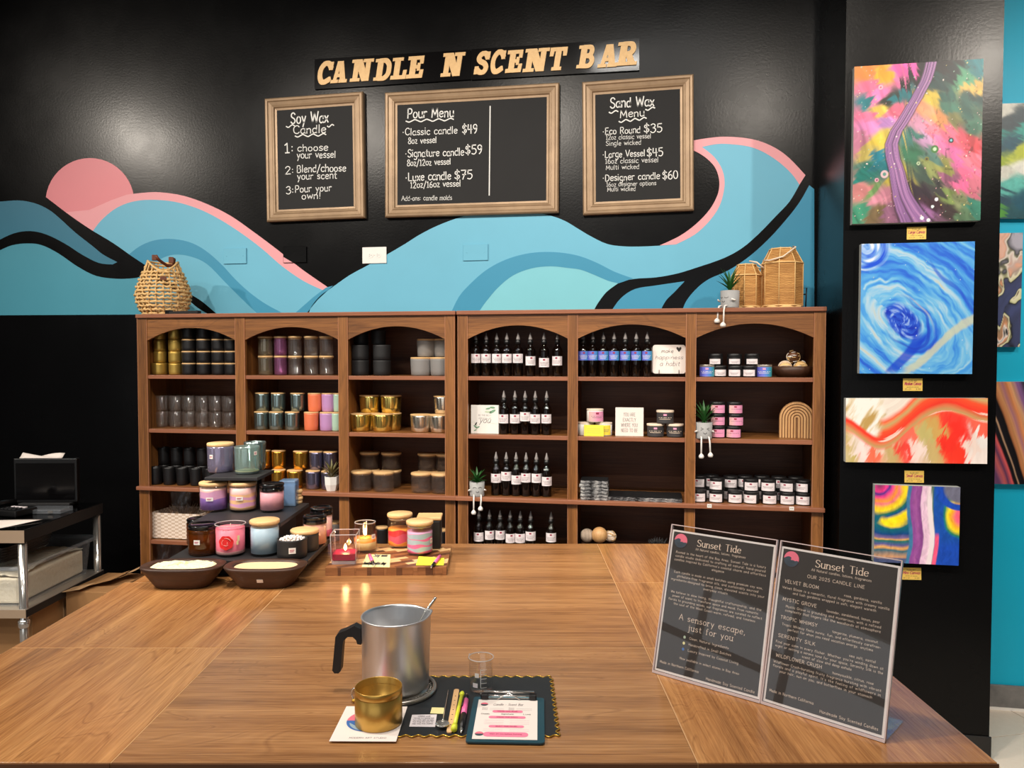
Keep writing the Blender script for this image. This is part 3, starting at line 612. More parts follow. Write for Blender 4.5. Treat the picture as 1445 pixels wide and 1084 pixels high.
# ================================================================ SHOP SIGN
def slab(ch):
    S, T = 2.9, 1.7
    def st(pts, w): return ('s', pts, w)
    if ch == 'C': return [st([(8.2, 7.4), (6.6, 9.2), (4, 9.2), (1.9, 7), (1.6, 4), (2.8, 1.4), (5, .8), (8, 2)], 2.3), ('p', [(7.3, 6.2), (9.1, 6.2), (9.3, 10), (7.8, 10)])], 9.4
    if ch == 'A': return [('p', [(3.2, 10), (6.4, 10), (9.2, 1), (6.2, 1), (4.6, 7), (2.9, 1), (1.4, 1)]), ('p', [(2.2, 2.6), (7.4, 2.6), (7.1, 4.2), (2.6, 4.2)]), ('p', [(0, 0), (4.2, 0), (4.2, 1.5), (0, 1.5)]), ('p', [(5.4, 0), (10.2, 0), (10.2, 1.5), (5.4, 1.5)])], 10.2
    if ch == 'N': return [('p', [(1.2, 0), (3.1, 0), (3.1, 10), (1.2, 10)]), ('p', [(1.2, 10), (4.6, 10), (9.2, 0), (6.2, 0)]), ('p', [(7.4, 0), (9.2, 0), (9.2, 10), (7.4, 10)]), ('p', [(0, 0), (4.4, 0), (4.4, 1.5), (0, 1.5)]), ('p', [(0, 8.5), (3, 8.5), (3, 10), (0, 10)]), ('p', [(6, 8.5), (10.6, 8.5), (10.6, 10), (6, 10)])], 10.6
    if ch == 'D': return [('p', [(1.4, 0), (4.2, 0), (4.2, 10), (1.4, 10)]), st([(3, 9.1), (6, 9), (8, 7.2), (8.3, 5), (8, 2.8), (6, 1), (3, .9)], 2.1), ('p', [(0, 0), (4.2, 0), (4.2, 1.5), (0, 1.5)]), ('p', [(0, 8.5), (4.2, 8.5), (4.2, 10), (0, 10)])], 9.6
    if ch == 'L': return [('p', [(1.6, 0), (4.4, 0), (4.4, 10), (1.6, 10)]), ('p', [(0, 0), (8.6, 0), (8.6, 1.8), (0, 1.8)]), ('p', [(0, 8.5), (6, 8.5), (6, 10), (0, 10)]), ('p', [(6.8, 0), (8.6, 0), (8.9, 4.2), (7.4, 4.2)])], 8.9
    if ch == 'E': return [('p', [(1.6, 0), (4.4, 0), (4.4, 10), (1.6, 10)]), ('p', [(0, 0), (8.8, 0), (8.8, 1.8), (0, 1.8)]), ('p', [(0, 8.3), (8.6, 8.3), (8.6, 10), (0, 10)]), ('p', [(4, 4.3), (7, 4.3), (7, 5.9), (4, 5.9)]), ('p', [(7, 0), (8.8, 0), (9.1, 3.8), (7.6, 3.8)]), ('p', [(7.2, 6.4), (8.6, 6.4), (8.6, 10), (7, 10)]), ('p', [(5.9, 3.3), (7, 3.3), (7, 6.9), (5.9, 6.9)])], 9.1
    if ch == 'S': return [st([(7.4, 7.4), (6, 9.1), (3.6, 9.1), (2, 7.4), (3, 5.9), (6, 4.6), (7.2, 2.8), (6, .9), (3.4, .9), (1.4, 2.4)], 2.2), ('p', [(6.8, 6.4), (8.3, 6.4), (8.5, 10), (7.2, 10)]), ('p', [(.3, 0), (1.6, 0), (2.2, 3.6), (.5, 3.6)])], 8.6
    if ch == 'T': return [('p', [(3.4, 0), (6.2, 0), (6.2, 10), (3.4, 10)]), ('p', [(0, 8.3), (9.6, 8.3), (9.6, 10), (0, 10)]), ('p', [(0, 6.2), (1.5, 6.2), (1.9, 9), (0, 9)]), ('p', [(8.1, 6.2), (9.6, 6.2), (9.6, 9), (7.7, 9)]), ('p', [(2.2, 0), (7.4, 0), (7.4, 1.5), (2.2, 1.5)])], 9.6
    if ch == 'B': return [('p', [(1.4, 0), (4.2, 0), (4.2, 10), (1.4, 10)]), st([(3, 9.2), (6.4, 9), (7.4, 7.4), (6.4, 5.6), (3, 5.3)], 1.9), st([(3, 5.2), (6.8, 5), (8.2, 3), (6.8, 1), (3, .9)], 2), ('p', [(0, 0), (4.2, 0), (4.2, 1.5), (0, 1.5)]), ('p', [(0, 8.5), (4.2, 8.5), (4.2, 10), (0, 10)])], 9.4
    if ch == 'R': return [('p', [(1.4, 0), (4.2, 0), (4.2, 10), (1.4, 10)]), st([(3, 9.2), (6.4, 9), (7.6, 7.2), (6.6, 5.3), (3, 4.9)], 1.9), ('p', [(4.4, 5), (6.8, 5), (9, 1.2), (6.2, 1.2)]), ('p', [(0, 0), (5.4, 0), (5.4, 1.5), (0, 1.5)]), ('p', [(0, 8.5), (4.2, 8.5), (4.2, 10), (0, 10)]), ('p', [(6.2, 0), (10, 0), (10, 1.5), (6.2, 1.5)])], 10
sg = thing('shop_sign', 'glossy black sign with gold letters CANDLE N SCENT BAR above the chalkboards', 'sign', (0, 0, 0))
for q in ([(444, 83.5), (664, 70), (664, 112), (444, 126)], [(665, 69.5), (902, 54), (902, 99), (665, 112.5)]):
    P = [WP(x, y, YW-.012) for x, y in q]
    part('acrylic_panel', MB().prism([(p.x, p.z) for p in P], YW-.012, YW-.004, 'black_gloss', 'Y'), sg)
LT = [('C', 446, 471, 119, 89), ('A', 466.5, 492.5, 117.5, 87.5), ('N', 494, 527, 115.5, 85), ('D', 527, 554, 114, 84), ('L', 551, 576, 112.5, 82.5), ('E', 573, 599.5, 111, 80.5), ('N', 622, 656, 108.5, 76),
      ('S', 668, 692, 105, 74.5), ('C', 690, 714, 104, 73), ('E', 713, 739, 103, 72), ('N', 738, 775, 102, 70), ('T', 773, 800.5, 100, 68), ('B', 813.5, 841.5, 96.5, 65), ('A', 843.5, 874, 95.5, 64), ('R', 868.5, 902, 93, 60.5)]
for ch, x0, x1, yb, yt in LT:
    shp, w = slab(ch); mb = MB()
    P0 = WP(x0, yb, YW-.018); P1 = WP(x1, yb-(x1-x0)*.06, YW-.018); X = (P1-P0); ht = szpx(yb-yt, P0)
    sl = .16; sx = (X.length-sl*ht)/w; xd = X.normalized(); yd = Vector((0, 0, 1)); sy = ht/10
    def mp(p): v = P0+xd*(p[0]*sx+sl*p[1]*sy)+yd*(p[1]*sy); return (v.x, v.z)
    shp = shp+[(q[0], [(x+.75, y) for x, y in q[1]])+tuple(q[2:]) for q in shp]
    shp = [(q[0], [(x-.3, y) for x, y in q[1]])+tuple(q[2:]) for q in shp]
    for k, sh in enumerate(shp):
        e = .0001*k
        if sh[0] == 'p': mb.prism([mp(p) for p in sh[1]], YW-.0175-e, YW-.0125, 'gold_leaf', 'Y')
        else:
            L, R = strip2d(crom(sh[1], 6), sh[2]); mb.prism([mp(p) for p in L]+[mp(p) for p in R[::-1]], YW-.0175-e, YW-.0125, 'gold_leaf', 'Y')
    part('letter', mb, sg)
# ================================================================ BOOKCASES
YB = 3.40
def XF(px, py=600): return WP(px, py, YB).x
ZT = 1.816; SH = [1.519, 1.254, .972, .703, .43, .10]
def bookcase(px_posts, x_over0, x_over1, label):
    xs = [(XF(a), XF(b)) for a, b in px_posts]; x0 = xs[0][0]; x1 = xs[-1][1]; cx = (x0+x1)/2
    t = thing('bookcase', label, 'bookcase', (cx, YB, 0))
    D = .375
    def P(name, mb, lab=None): mb.xf(Matrix.Translation((-cx, -YB, 0))); return part(name, mb, t, lab)
    for i, (a, b) in enumerate(xs):
        P('upright', MB().box(a, b, YB, YB+.02, .972, ZT-.018, 'case_v').box(a, b, YB, YB+.02, 0, .954, 'case_v').box(a-.0001, a+.002, YB-.0006, YB+.004, 0, .954, 'case_edge_v').box(a-.0001, a+.002, YB-.0006, YB+.004, .972, ZT-.018, 'case_edge_v').box(b-.002, b+.0001, YB-.0006, YB+.004, 0, .954, 'case_edge_v').box(b-.002, b+.0001, YB-.0006, YB+.004, .972, ZT-.018, 'case_edge_v'))
        m = (a+b)/2 if 0 < i < 3 else (a+.009 if i == 0 else b-.009)
        P('side_panel' if i in (0, 3) else 'divider', MB().box(m-.008, m+.008, YB+.02, YB+D-.006, 0, ZT-.018, 'case_v'))
    P('top_board', MB().box(x_over0, x_over1, YB-.012, YB+D, ZT-.018, ZT, 'case_edge', .002))
    P('back_panel', MB().box(x0, x1, YB+D-.006, YB+D, .05, ZT-.02, 'case_back'))
    P('ledge', MB().box(x_over0-.004, x_over1+.002, YB-.022, YB+.0208, SH[2]-.018, SH[2], 'case_edge', .002))
    P('plinth', MB().box(x0, x1, YB+.01, YB+.025, 0, .08, 'case_h'))
    for i in range(3):
        a, b = xs[i][1], xs[i+1][0]; n = 16; zp, ze = 1.749, 1.688
        poly = [(a, ZT-.018), (a, ze)]+[(a+(b-a)*k/n, ze+(zp-ze)*(1-abs(2*k/n-1)**2.0)) for k in range(1, n)]+[(b, ze), (b, ZT-.018)]
        P('arched_apron', MB().prism(poly, YB+.003, YB+.018, 'case_h', 'Y', mat2='case_edge'))
        am, bm_ = (xs[i][0]+xs[i][1])/2+.008, (xs[i+1][0]+xs[i+1][1])/2-.008
        if i == 0: am = xs[0][0]+.018
        if i == 2: bm_ = xs[3][1]-.018
        for k, z in enumerate(SH):
            P('shelf', MB().box(am, bm_, YB+.021, YB+D-.007, z-.018, z, 'case_h')) if k == 2 else P('shelf', MB().box(am, bm_, YB+.021, YB+D-.007, z-.018, z, 'case_h').box(a+.0005, b-.0005, YB+.004, YB+.0205, z-.018, z, 'case_edge', .001))
    return t
bookcase([(195.5, 209), (333, 346.5), (478, 491.5), (628, 642)], WP(193, 444, YB).x, WP(643.2, 442, YB).x, 'left arched walnut bookcase filled with empty candle vessels')
bookcase([(646, 660), (801, 815), (967, 981.5), (1147, 1163.5)], WP(644.8, 442, YB).x, WP(1166, 434, YB).x, 'right arched walnut bookcase holding dropper bottles and black tins')
# ================================================================ VESSELS
def vessel_mb(r, h, mat, thick=.003, taper=.92, seg=22, foot=.006, z=0):
    """open tumbler with a solid foot"""
    return MB().lathe([(0, 0), (r*taper*.9, 0), (r*taper, .004), (r*(taper+(1-taper)*.4), h*.3), (r, h*.92), (r, h), (r-thick*.6, h+.0006), (r-thick, h-.001), (r*taper-thick, foot+.004), (r*taper*.8, foot), (0, foot)], mat, seg, z=z)
def lid_mb(r, mat, t=.008, over=.0, seg=22, insert=True):
    R = r+over; p = [(0, -.006 if insert else 0), (r-.005, -.006 if insert else 0), (r-.005, 0), (R-.001, 0), (R, .0015), (R, t-.002), (R-.002, t), (0, t)]
    return MB().lathe(p, mat, seg)
def sticker_mb(r, z0, z1, a0, a1, mat='label_white', dot=True, lines=3, ink='grey_ink', dotm='red_dot', dotx=.5):
    m = MB().patch(r+.0006, z0, z1, a0, a1, mat)
    hh = z1-z0; wa = a1-a0
    if dot: m.patch(r+.001, z0+hh*.72, z0+hh*.9, a0+wa*(dotx-.08), a0+wa*(dotx+.08), dotm, 2)
    for k in range(lines): m.patch(r+.001, z0+hh*(.5-.15*k), z0+hh*(.5-.15*k)+hh*.045, a0+wa*(.16+.05*k), a0+wa*(.84-.07*k), ink, 4)
    return m
def vessel(name, label, cat, group, P, r, h, mat, lid=None, lid_t=.008, lid_over=0, taper=.92, key='', rz=None, sticker=None):
    """one vessel; with a lid it is an Empty with parts, else a single mesh"""
    me = cached((name, r, h, mat, taper, key), lambda: vessel_mb(r, h, mat, taper=taper))
    rz = facecam(P) if rz is None else rz
    if not lid and not sticker: return tag(link(name, me, None, P, rz), label, cat, group)
    t = thing(name, label, cat, P, rz, group); part('vessel', me, t)
    if lid: part('lid', cached(('lid', r, lid, lid_t, lid_over), lambda: lid_mb(r, lid, lid_t, lid_over)), t, None, (0, 0, h))
    if sticker: part('sticker', sticker, t)
    return t
BAYN = {0: 'left bay of left bookcase', 1: 'middle bay of left bookcase', 2: 'right bay of left bookcase', 3: 'left bay of right bookcase', 4: 'middle bay of right bookcase', 5: 'right bay of right bookcase'}
SHN = ['top shelf', 'second shelf', 'third shelf', 'fourth shelf', 'fifth shelf']
TIER = ['bottom', 'second', 'third', 'top']
def XA(px, y): return WP(px, 600, y).x
def row(name, cat, desc, pxs, si, bay, y, r, h, mat, n_tiers=1, lid=None, lid_t=.008, taper=.92, tiers=None, names=None, lid_over=0, yj=0, dz0=0.0, sticker=None, rname=None):
    H = h+(lid_t if lid else 0)+.0012
    for tier in (tiers if tiers is not None else range(n_tiers)):
        tn = (TIER[tier] if n_tiers > 2 and tier < n_tiers-1 else ('top' if tier else 'bottom')) if n_tiers > 1 else ''
        for i, px in enumerate(pxs if not isinstance(pxs, dict) else pxs[tier]):
            P = Vector((XA(px, y), y+random.uniform(-yj, yj), SH[si]+.0005+dz0+tier*H))
            rn = rname or tn
            lab = f"{desc}, {ORD[i]} in {rn+' ' if rn else ''}row, {SHN[si]}, {BAYN[bay]}"
            vessel(name, lab, cat, f"{desc}s on the {SHN[si]}, {BAYN[bay]}", P, r, h, mat, lid, lid_t, lid_over, taper, '', None, sticker)
# ---- left bookcase, left bay
row('gold_tin', 'tin', 'round gold tin', [226.5], 0, 0, 3.50, .0385, .0535, 'gold_dull', 1, 'gold_dull', .005, taper=.98, rname='bottom front')
row('gold_tin', 'tin', 'small gold tin', [227.5], 0, 0, 3.51, .031, .0505, 'gold_dull', 3, 'gold_dull', .005, taper=.98, dz0=.061, rname=None)
row('gold_tin', 'tin', 'slim gold tin', [248.5], 0, 0, 3.50, .031, .0525, 'gold_dull', 4, 'gold_dull', .005, taper=.98)
row('black_tumbler', 'candle vessel', 'black wood-lidded tumbler', [268, 289, 310, 328.0], 0, 0, 3.50, .0345, .0515, 'black_matte', 4, 'lidwood', .0065, taper=.98)
row('glass_tumbler', 'candle vessel', 'clear glass tumbler', [229, 247.4, 266, 285, 303.6, 322], 1, 0, 3.50, .0305, .079, 'glass_sheen', 2, None, taper=.9)
row('glass_tumbler', 'candle vessel', 'rear smoky tumbler', [236, 254.4, 273, 292, 310.6], 1, 0, 3.58, .0305, .079, 'glass_smoke', 2, None, taper=.9)
row('black_tumbler', 'candle vessel', 'matte black tumbler', [219, 238, 256.5, 275.5, 296], 2, 0, 3.46, .0285, .087, 'black_matte', 1, rname='front')
row('black_tumbler', 'candle vessel', 'rear black tumbler', {0: [230.5, 248.7, 267, 285.5], 1: [230.5, 248.7, 267, 285.5]}, 2, 0, 3.54, .0285, .087, 'black_matte', 2)
# fabric box with a bag of dried grass
P = Vector((XA(260, 3.53), 3.53, SH[3]+.0005))
t = thing('woven_box', 'beige and white checked open box on the fourth shelf, left bookcase', 'box', P)
bw, bd, bh = .135, .09, .128
part('box_shell', MB().box(-bw, bw, -bd, -bd+.004, 0, bh, 'checker_box').box(-bw, bw, bd-.004, bd, 0, bh, 'checker_box').box(-bw, -bw+.004, -bd+.004, bd-.004, 0, bh, 'checker_box').box(bw-.004, bw, -bd+.004, bd-.004, 0, bh, 'checker_box').box(-bw, bw, -bd, bd, 0, .003, 'checker_box'), t)
mb = MB()
for i in range(110):
    a = random.uniform(-.05, .05); b = random.uniform(-.03, .03); h = random.uniform(.10, .165)
    mb.tube([(a*.4, b*.4, .0), (a*.8+.01, b*.8, h*.6), (a*1.5+random.uniform(-.01, .025), b*1.4, h)], [.0012, .0014, .0008], 'bag_grass', 3)
o = link('dried_grass', mb.mesh('dried_grass'), None, P+Vector((-.01, 0, .008))); tag(o, 'tuft of dried brown grass sticking out of the checked box', 'dried grass'); 
def bag(P, w, h, label, rz=0, lean=0):
    mb = MB(); n = 9; vs = []; rr = random.Random(int(P[0]*1000))
    for s in (-1, 1):
        for j in range(n):
            for i in range(n):
                u, v = i/(n-1)-.5, j/(n-1); d = .5-abs(u)
                vs.append((u*w*(1-.25*math.sin(v*3)), s*(.004+.03*d*(1-v*.5))+rr.uniform(-.006, .006)+lean*v, v*h+rr.uniform(-.008, .008)*(j > 0)))
    fs = []
    for q in range(2):
        for j in range(n-1):
            for i in range(n-1): a = q*n*n+j*n+i; fs.append((a, a+1, a+n+1, a+n))
    mb.add(vs, fs, 'bag_plastic', False)
    return tag(link('plastic_bag', mb.mesh('plastic_bag'), None, P, rz), label, 'bag')
bag(P+Vector((-.02, -.005, .006)), .12, .22, 'crumpled clear plastic bag around the dried grass in the checked box', .1)
bag(Vector((XA(222, 3.5), 3.5, SH[4]+.006)), .12, .245, 'crinkled clear bag at the left end of the fifth shelf', .2)
bag(Vector((XA(245, 3.5), 3.5, SH[4]+.006)), .13, .262, 'crinkled clear bag beside another bag, left bookcase fifth shelf', -.3)
# ---- left bookcase, middle bay
JL = [(376, .036, 'iris_glass', 'iridescent yellow-pink'), (397, .031, 'iris_pink', 'iridescent magenta'), (417.3, .033, 'glass_sheen', 'clear'), (440, .034, 'glass_sheen', 'clear'), (461.5, .034, 'glass_sheen', 'clear'), (474.5, .03, 'glass', 'clear')]
k = 0
for tier in (0, 1):
    ci = 0
    for px, r, m, dn in JL[:5] if tier else JL[:5]:
        P = Vector((XA(px, 3.49), 3.49, SH[0]+.0005+tier*.0945))
        if dn == 'clear': ci += 1
        lab = (f"{dn} wood-lidded glass jar, {'upper' if tier else 'lower'} row, top shelf, {BAYN[1]}" if dn != 'clear' else f"{ORD[ci-1]} clear wood-lidded jar, {'upper' if tier else 'lower'} row, top shelf, {BAYN[1]}")
        vessel('lidded_jar', lab, 'jar', 'wood-lidded glass jars on the top shelf, middle bay', P, r, .085, m, 'lidwood', .0085, .0005, .97)
def mrow(items, si, bay, y, h, desc0, tiers, lidt=.006, taper=.95):
    for tier, lst in tiers.items():
        cnt = {}
        for px, r, m, dn in lst:
            cnt[dn] = cnt.get(dn, 0)+1; one = sum(1 for q in lst if q[3] == dn) == 1
            P = Vector((XA(px, y), y, SH[si]+.0005+tier*(h+lidt+.001)))
            lab = f"{'' if one else ORD[cnt[dn]-1]+' '}{dn} {desc0}, {'upper' if tier else 'lower'} row, {SHN[si]}, {BAYN[bay]}"
            vessel('candle_glass', lab, 'candle vessel', f'glossy candle glasses on the {SHN[si]}, {BAYN[bay]}', P, r, h, m, 'lidwood', lidt, 0, taper)
mrow(None, 1, 1, 3.47, .083, 'glass', {0: [(369, .0345, 'teal_mirror', 'teal mirrored'), (390, .0345, 'teal_mirror', 'teal mirrored'), (412.5, .0345, 'teal_mirror', 'teal mirrored'), (439.5, .035, 'orange_glass', 'orange'), (461.5, .0345, 'lilac_glass', 'lilac'), (475.5, .025, 'mint_glass', 'mint')]})
mrow(None, 1, 1, 3.50, .083, 'glass', {1: [(370.5, .0345, 'teal_mirror', 'teal mirrored'), (393, .0345, 'teal_mirror', 'teal mirrored'), (420.5, .0345, 'teal_mirror', 'teal mirrored'), (445, .0345, 'orange_glass', 'orange'), (464, .0335, 'lilac_glass', 'lilac'), (477, .022, 'mint_glass', 'mint')]})
mrow(None, 2, 1, 3.47, .083, 'glass', {0: [(379.5, .034, 'gold_mirror', 'gold'), (392.5, .034, 'gold_mirror', 'gold'), (415.5, .038, 'gold_mirror', 'gold'), (441, .0345, 'navy_mirror', 'navy'), (463, .0345, 'navy_mirror', 'navy')][1:]})
mrow(None, 2, 1, 3.50, .083, 'glass', {1: [(372, .034, 'gold_mirror', 'gold'), (393, .034, 'gold_mirror', 'gold'), (424, .036, 'gold_mirror', 'gold'), (446, .034, 'navy_mirror', 'navy'), (466, .034, 'navy_mirror', 'navy')]})
P = Vector((XA(468, 3.55), 3.56, SH[3]+.0005))
vessel('lidded_jar', 'frosted wood-lidded jar alone on the fourth shelf of the left bookcase', 'jar', None, P, .04, .085, 'frost', 'lidwood', .009, .001)
# ---- left bookcase, right bay
row('black_tumbler', 'candle vessel', 'wide black tumbler', [509, 539.5], 0, 2, 3.50, .042, .0715, 'black_soft', 2, None, taper=.97)
row('black_tumbler', 'candle vessel', 'slim black tumbler', [511, 535], 0, 2, 3.53, .034, .07, 'black_soft', 1, None, taper=.97, dz0=.1465, rname='top')
row('lidded_jar', 'jar', 'frosted wood-lidded jar', {0: [594.5, 622], 1: [601, 627]}, 0, 2, 3.50, .0495, .078, 'frost', 1, 'lidwood', .0085, rname='lower', tiers=[0])
row('lidded_jar', 'jar', 'dim frosted jar', [603, 627], 0, 2, 3.56, .0485, .078, 'frost', 1, 'lidwood', .0085, dz0=.088, rname='upper')
row('gold_bowl', 'candle vessel', 'gold mirrored bowl', [509, 540], 1, 2, 3.49, .050, .078, 'yellow_mirror', 1, 'lidwood', .006, taper=.9, rname='lower')
row('gold_bowl', 'candle vessel', 'rear gold mirrored bowl', [522, 552], 1, 2, 3.55, .050, .078, 'yellow_mirror', 2, 'lidwood', .006, taper=.9)
row('silver_bowl', 'candle vessel', 'silver mirrored bowl', [594, 621], 1, 2, 3.49, .050, .078, 'silver_mirror', 1, 'lidwood', .006, taper=.9, rname='lower')
row('silver_bowl', 'candle vessel', 'silver mirrored bowl', [626], 1, 2, 3.53, .048, .078, 'silver_mirror', 1, 'lidwood', .006, taper=.9, dz0=.086, rname='upper')
row('lidded_jar', 'jar', 'low clear lidded jar', [509.5, 541], 2, 2, 3.47, .050, .082, 'glass_sheen', 1, 'lidwood', .0105, taper=.97, rname='front')
row('lidded_jar', 'jar', 'rear low clear jar', [521.5, 552], 2, 2, 3.585, .049, .074, 'glass_smoke', 2, 'lidwood', .0105, taper=.97)
row('lidded_jar', 'jar', 'right-hand clear lidded jar', [594.5, 623], 2, 2, 3.47, .050, .082, 'glass_sheen', 1, 'lidwood', .0105, taper=.97, rname='front')
row('lidded_jar', 'jar', 'right-hand rear clear jar', [603.5, 629], 2, 2, 3.585, .049, .074, 'glass_smoke', 2, 'lidwood', .0105, taper=.97)
row('black_jar', 'jar', 'wood-lidded black jar', [538, 624], 3, 2, 3.50, .03, .082, 'black_matte', 1, 'lidwood', .009)
# ================================================================ DROPPER BOTTLES
def bottle_meshes(kind):
    r = .0232
    b = cached(('bottle', kind), lambda: MB().lathe([(0, 0), (r*.94, 0), (r, .003), (r, .112), (r*.93, .123), (r*.62, .133), (.0105, .139), (.0105, .146), (0, .146)], 'amber_bottle', 20))
    cap = cached(('cap',), lambda: MB().lathe([(0, .146), (.0125, .146), (.0125, .160), (.0095, .163), (.0095, .1665), (0, .1665)], 'black_plastic', 14))
    tip = cached(('tip',), lambda: MB().lathe([(.0085, .1665), (.0085, .174), (.0065, .178), (.0022, .197), (0, .199)], 'tipgrey', 12))
    return b, cap, tip
plain('tipgrey', C(128, 122, 120), .5)
def bottle(px, y, si, bay, i, n, zlab, kind='white', off=0.0, note=''):
    P = Vector((XA(px, y), y, SH[si]+.0005))
    where = f"{SHN[si]}, {BAYN[bay]}"
    lab = f"amber dropper bottle with {'blue' if kind == 'holo' else 'white'} label, {ORD[i]} from left, {where}"
    t = thing('dropper_bottle', lab, 'bottle', P, facecam(P)+off, f"dropper bottles on the {where}")
    b, c_, tp = bottle_meshes('a'); part('bottle_body', b, t); part('cap', c_, t); part('dropper_tip', tp, t)
    me = cached(('blabel', kind), lambda: sticker_mb(.0232, -.0205, .0205, -1.3, 1.3, 'holo_label' if kind == 'holo' else 'label_white', True, 3, 'white' if kind == 'holo' else 'grey_ink', 'red_dot'))
    part('label', me, t, None, (0, 0, zlab))
def bl(py0, py1, px, y): 
    a = WP(px, (py0+py1)/2, y); return a.z
for i, px in enumerate([671.7, 686.2, 701, 715.2, 731, 748.3, 767.6, 786.5]):
    ly = 506 if i < 5 else (509.5 if i in (5, 7) else 512)
    bottle(px, 3.46, 0, 3, i, 8, bl(ly, ly, px, 3.435)-SH[0], off=random.uniform(-.25, .25))
for i, px in enumerate([711, 726.7, 741, 755.3, 771.3]):
    bottle(px, 3.46, 1, 3, i, 5, bl(*([588.5]*2 if i == 2 else [591.5]*2), px, 3.435)-SH[1], off=random.uniform(-.3, .3))
for i, px in enumerate([700, 714.4, 728.3, 742.5, 757, 771.4]):
    ly = [675.5, 672.8, 677.8, 675, 675.5, 680][i]
    bottle(px, 3.46, 2, 3, i, 6, bl(ly, ly, px, 3.435)-SH[2], off=random.uniform(-.3, .3))
for i, px in enumerate([675.7, 690.6, 705.7, 720, 734.3, 749, 778]):
    ly = [758.5, 756, 756, 760.5, 760.5, 757.5, 759.5][i]
    bottle(px, 3.46, 3, 3, i, 7, bl(ly, ly, px, 3.435)-SH[3], off=random.uniform(-.3, .3))
for i, px in enumerate([822.3, 836, 851, 866, 881.8, 897.3, 912.7]):
    bottle(px, 3.46, 0, 4, i, 7, bl(502.3, 502.3, px, 3.435)-SH[0], 'holo', random.uniform(-.2, .2))
# ================================================================ SMALL SIGNS ON SHELVES
def block_sign(name, label, px0, px1, py0, y, si, lean=.0, edge='white', draw=None):
    P = Vector((XA((px0+px1)/2, y), y, SH[si]+.0005)); w = (XA(px1, y)-XA(px0, y)); h = WP((px0+px1)/2, py0, y).z-SH[si]
    t = thing(name, label, 'sign', P, 0)
    t.rotation_euler = (-lean, 0, 0)
    part('board', MB().box(-w/2, w/2, 0, .014, 0, h, edge, .001), t); mb = MB(); draw(mb, w, h); part('lettering', mb, t); return t
Xv, Zv = Vector((1, 0, 0)), Vector((0, 0, 1))
def d_be(mb, w, h):
    for i, s in enumerate(['BE THE BEST', 'VERSION OF']): text(mb, s, Vector((.0, -.0006, h*(.62-.11*i))), Xv, Zv, 'grey_ink', cap=h*.05, width=w*.46, weight=.7, align='c')
    text(mb, 'you', Vector((.0, -.0006, h*.38)), Xv, Zv, 'dark_ink', cap=h*.2, width=w*.4, weight=.5, slant=.35, align='c')
    mb.patch
    for (x, z, a, L, m) in [(.12, .88, .2, .09, 'leafprint'), (.28, .92, -.1, .1, 'leafprint'), (.28, .78, .5, .13, 'leafprint'), (.12, .77, 0, .12, 'leafpale'), (-.32, .34, 1.0, .07, 'dark_ink'), (-.34, .24, -.7, .08, 'leafprint'), (-.25, .22, .5, .08, 'leafprint'), (-.34, .12, .4, .06, 'leafprint'), (-.3, .28, .9, .05, 'leafpale')]:
        pl = [(x*w+L*w*math.cos(q)*math.cos(a)-L*.35*w*math.sin(q)*math.sin(a), z*h+L*w*math.cos(q)*math.sin(a)+L*.35*w*math.sin(q)*math.cos(a)) for q in [2*PI*k/10 for k in range(10)]]
        mb.add([(p[0], -.0008, p[1]) for p in pl], [tuple(range(10))], m)
    text(mb, '~', Vector((w*.2, -.0006, h*.33)), Xv, Zv, 'leafpale', cap=h*.08, width=w*.28, weight=.5)
    text(mb, '~', Vector((-w*.48, -.0006, h*.36)), Xv, Zv, 'leafpale', cap=h*.08, width=w*.25, weight=.5)
plain('leafprint', C(120, 160, 130), .7); plain('leafpale', C(190, 204, 180), .7)
block_sign('block_sign', 'square white sign BE THE BEST VERSION OF you with green leaves', 664.5, 703.5, 572, 3.45, 1, 0, 'white', d_be)
def d_you(mb, w, h):
    for i, (s, ww) in enumerate([('YOU ARE', .42), ('EXACTLY', .46), ('WHERE YOU', .58), ('NEED TO BE', .58)]):
        text(mb, s, Vector((0, -.0006, h*(.70-.185*i))), Xv, Zv, 'dark_ink', cap=h*.12, width=w*ww, weight=.5, align='c', sp=1.4)
block_sign('block_sign', 'square cream sign reading YOU ARE EXACTLY WHERE YOU NEED TO BE', 868.3, 908, 575.5, 3.45, 1, 0, 'paper', d_you)
t = thing('acrylic_sign', 'clear-topped sign make happiness a habit on a small black easel', 'sign', (XA(943.5, 3.46), 3.46, SH[0]+.0005)); t.rotation_euler = (-.12, 0, 0)
w = XA(967.5, 3.46)-XA(921, 3.46); h = .128
def rr(x0, x1, z0, z1, r, n=4):
    out = []
    for cx, cz, a0 in ((x1-r, z1-r, 0), (x0+r, z1-r, PI/2), (x0+r, z0+r, PI), (x1-r, z0+r, 1.5*PI)):
        out += [(cx+r*math.cos(a0+PI/2*k/n), cz+r*math.sin(a0+PI/2*k/n)) for k in range(n+1)]
    return out
part('board', MB().prism(rr(-w/2, w/2, .014, .014+h, .012), 0, .006, 'paper', 'Y', mat2='bronze'), t)
mb = MB()
for s, x, z, wd, cp in (('make', -.06, .72, .36, .13), ('happiness', 0, .50, .84, .13), ('a habit', .02, .27, .6, .15)): text(mb, s, Vector((w*x, -.0008, .014+h*z)), Xv, Zv, 'dark_ink' if s == 'make' else 'grey_ink', cap=h*cp, width=w*wd, weight=.7, slant=.25, align='c')
hx, hz = w*.3, .014+h*.84
mb.add([(hx+.011*p[0], -.0008, hz+.012*p[1]) for p in [(0, -1), (.9, .1), (1, .6), (.6, .95), (.15, .7), (0, .35), (-.15, .7), (-.6, .95), (-1, .6), (-.9, .1)]], [tuple(range(10))], 'dark_ink')
part('lettering', mb, t)
ez = MB()
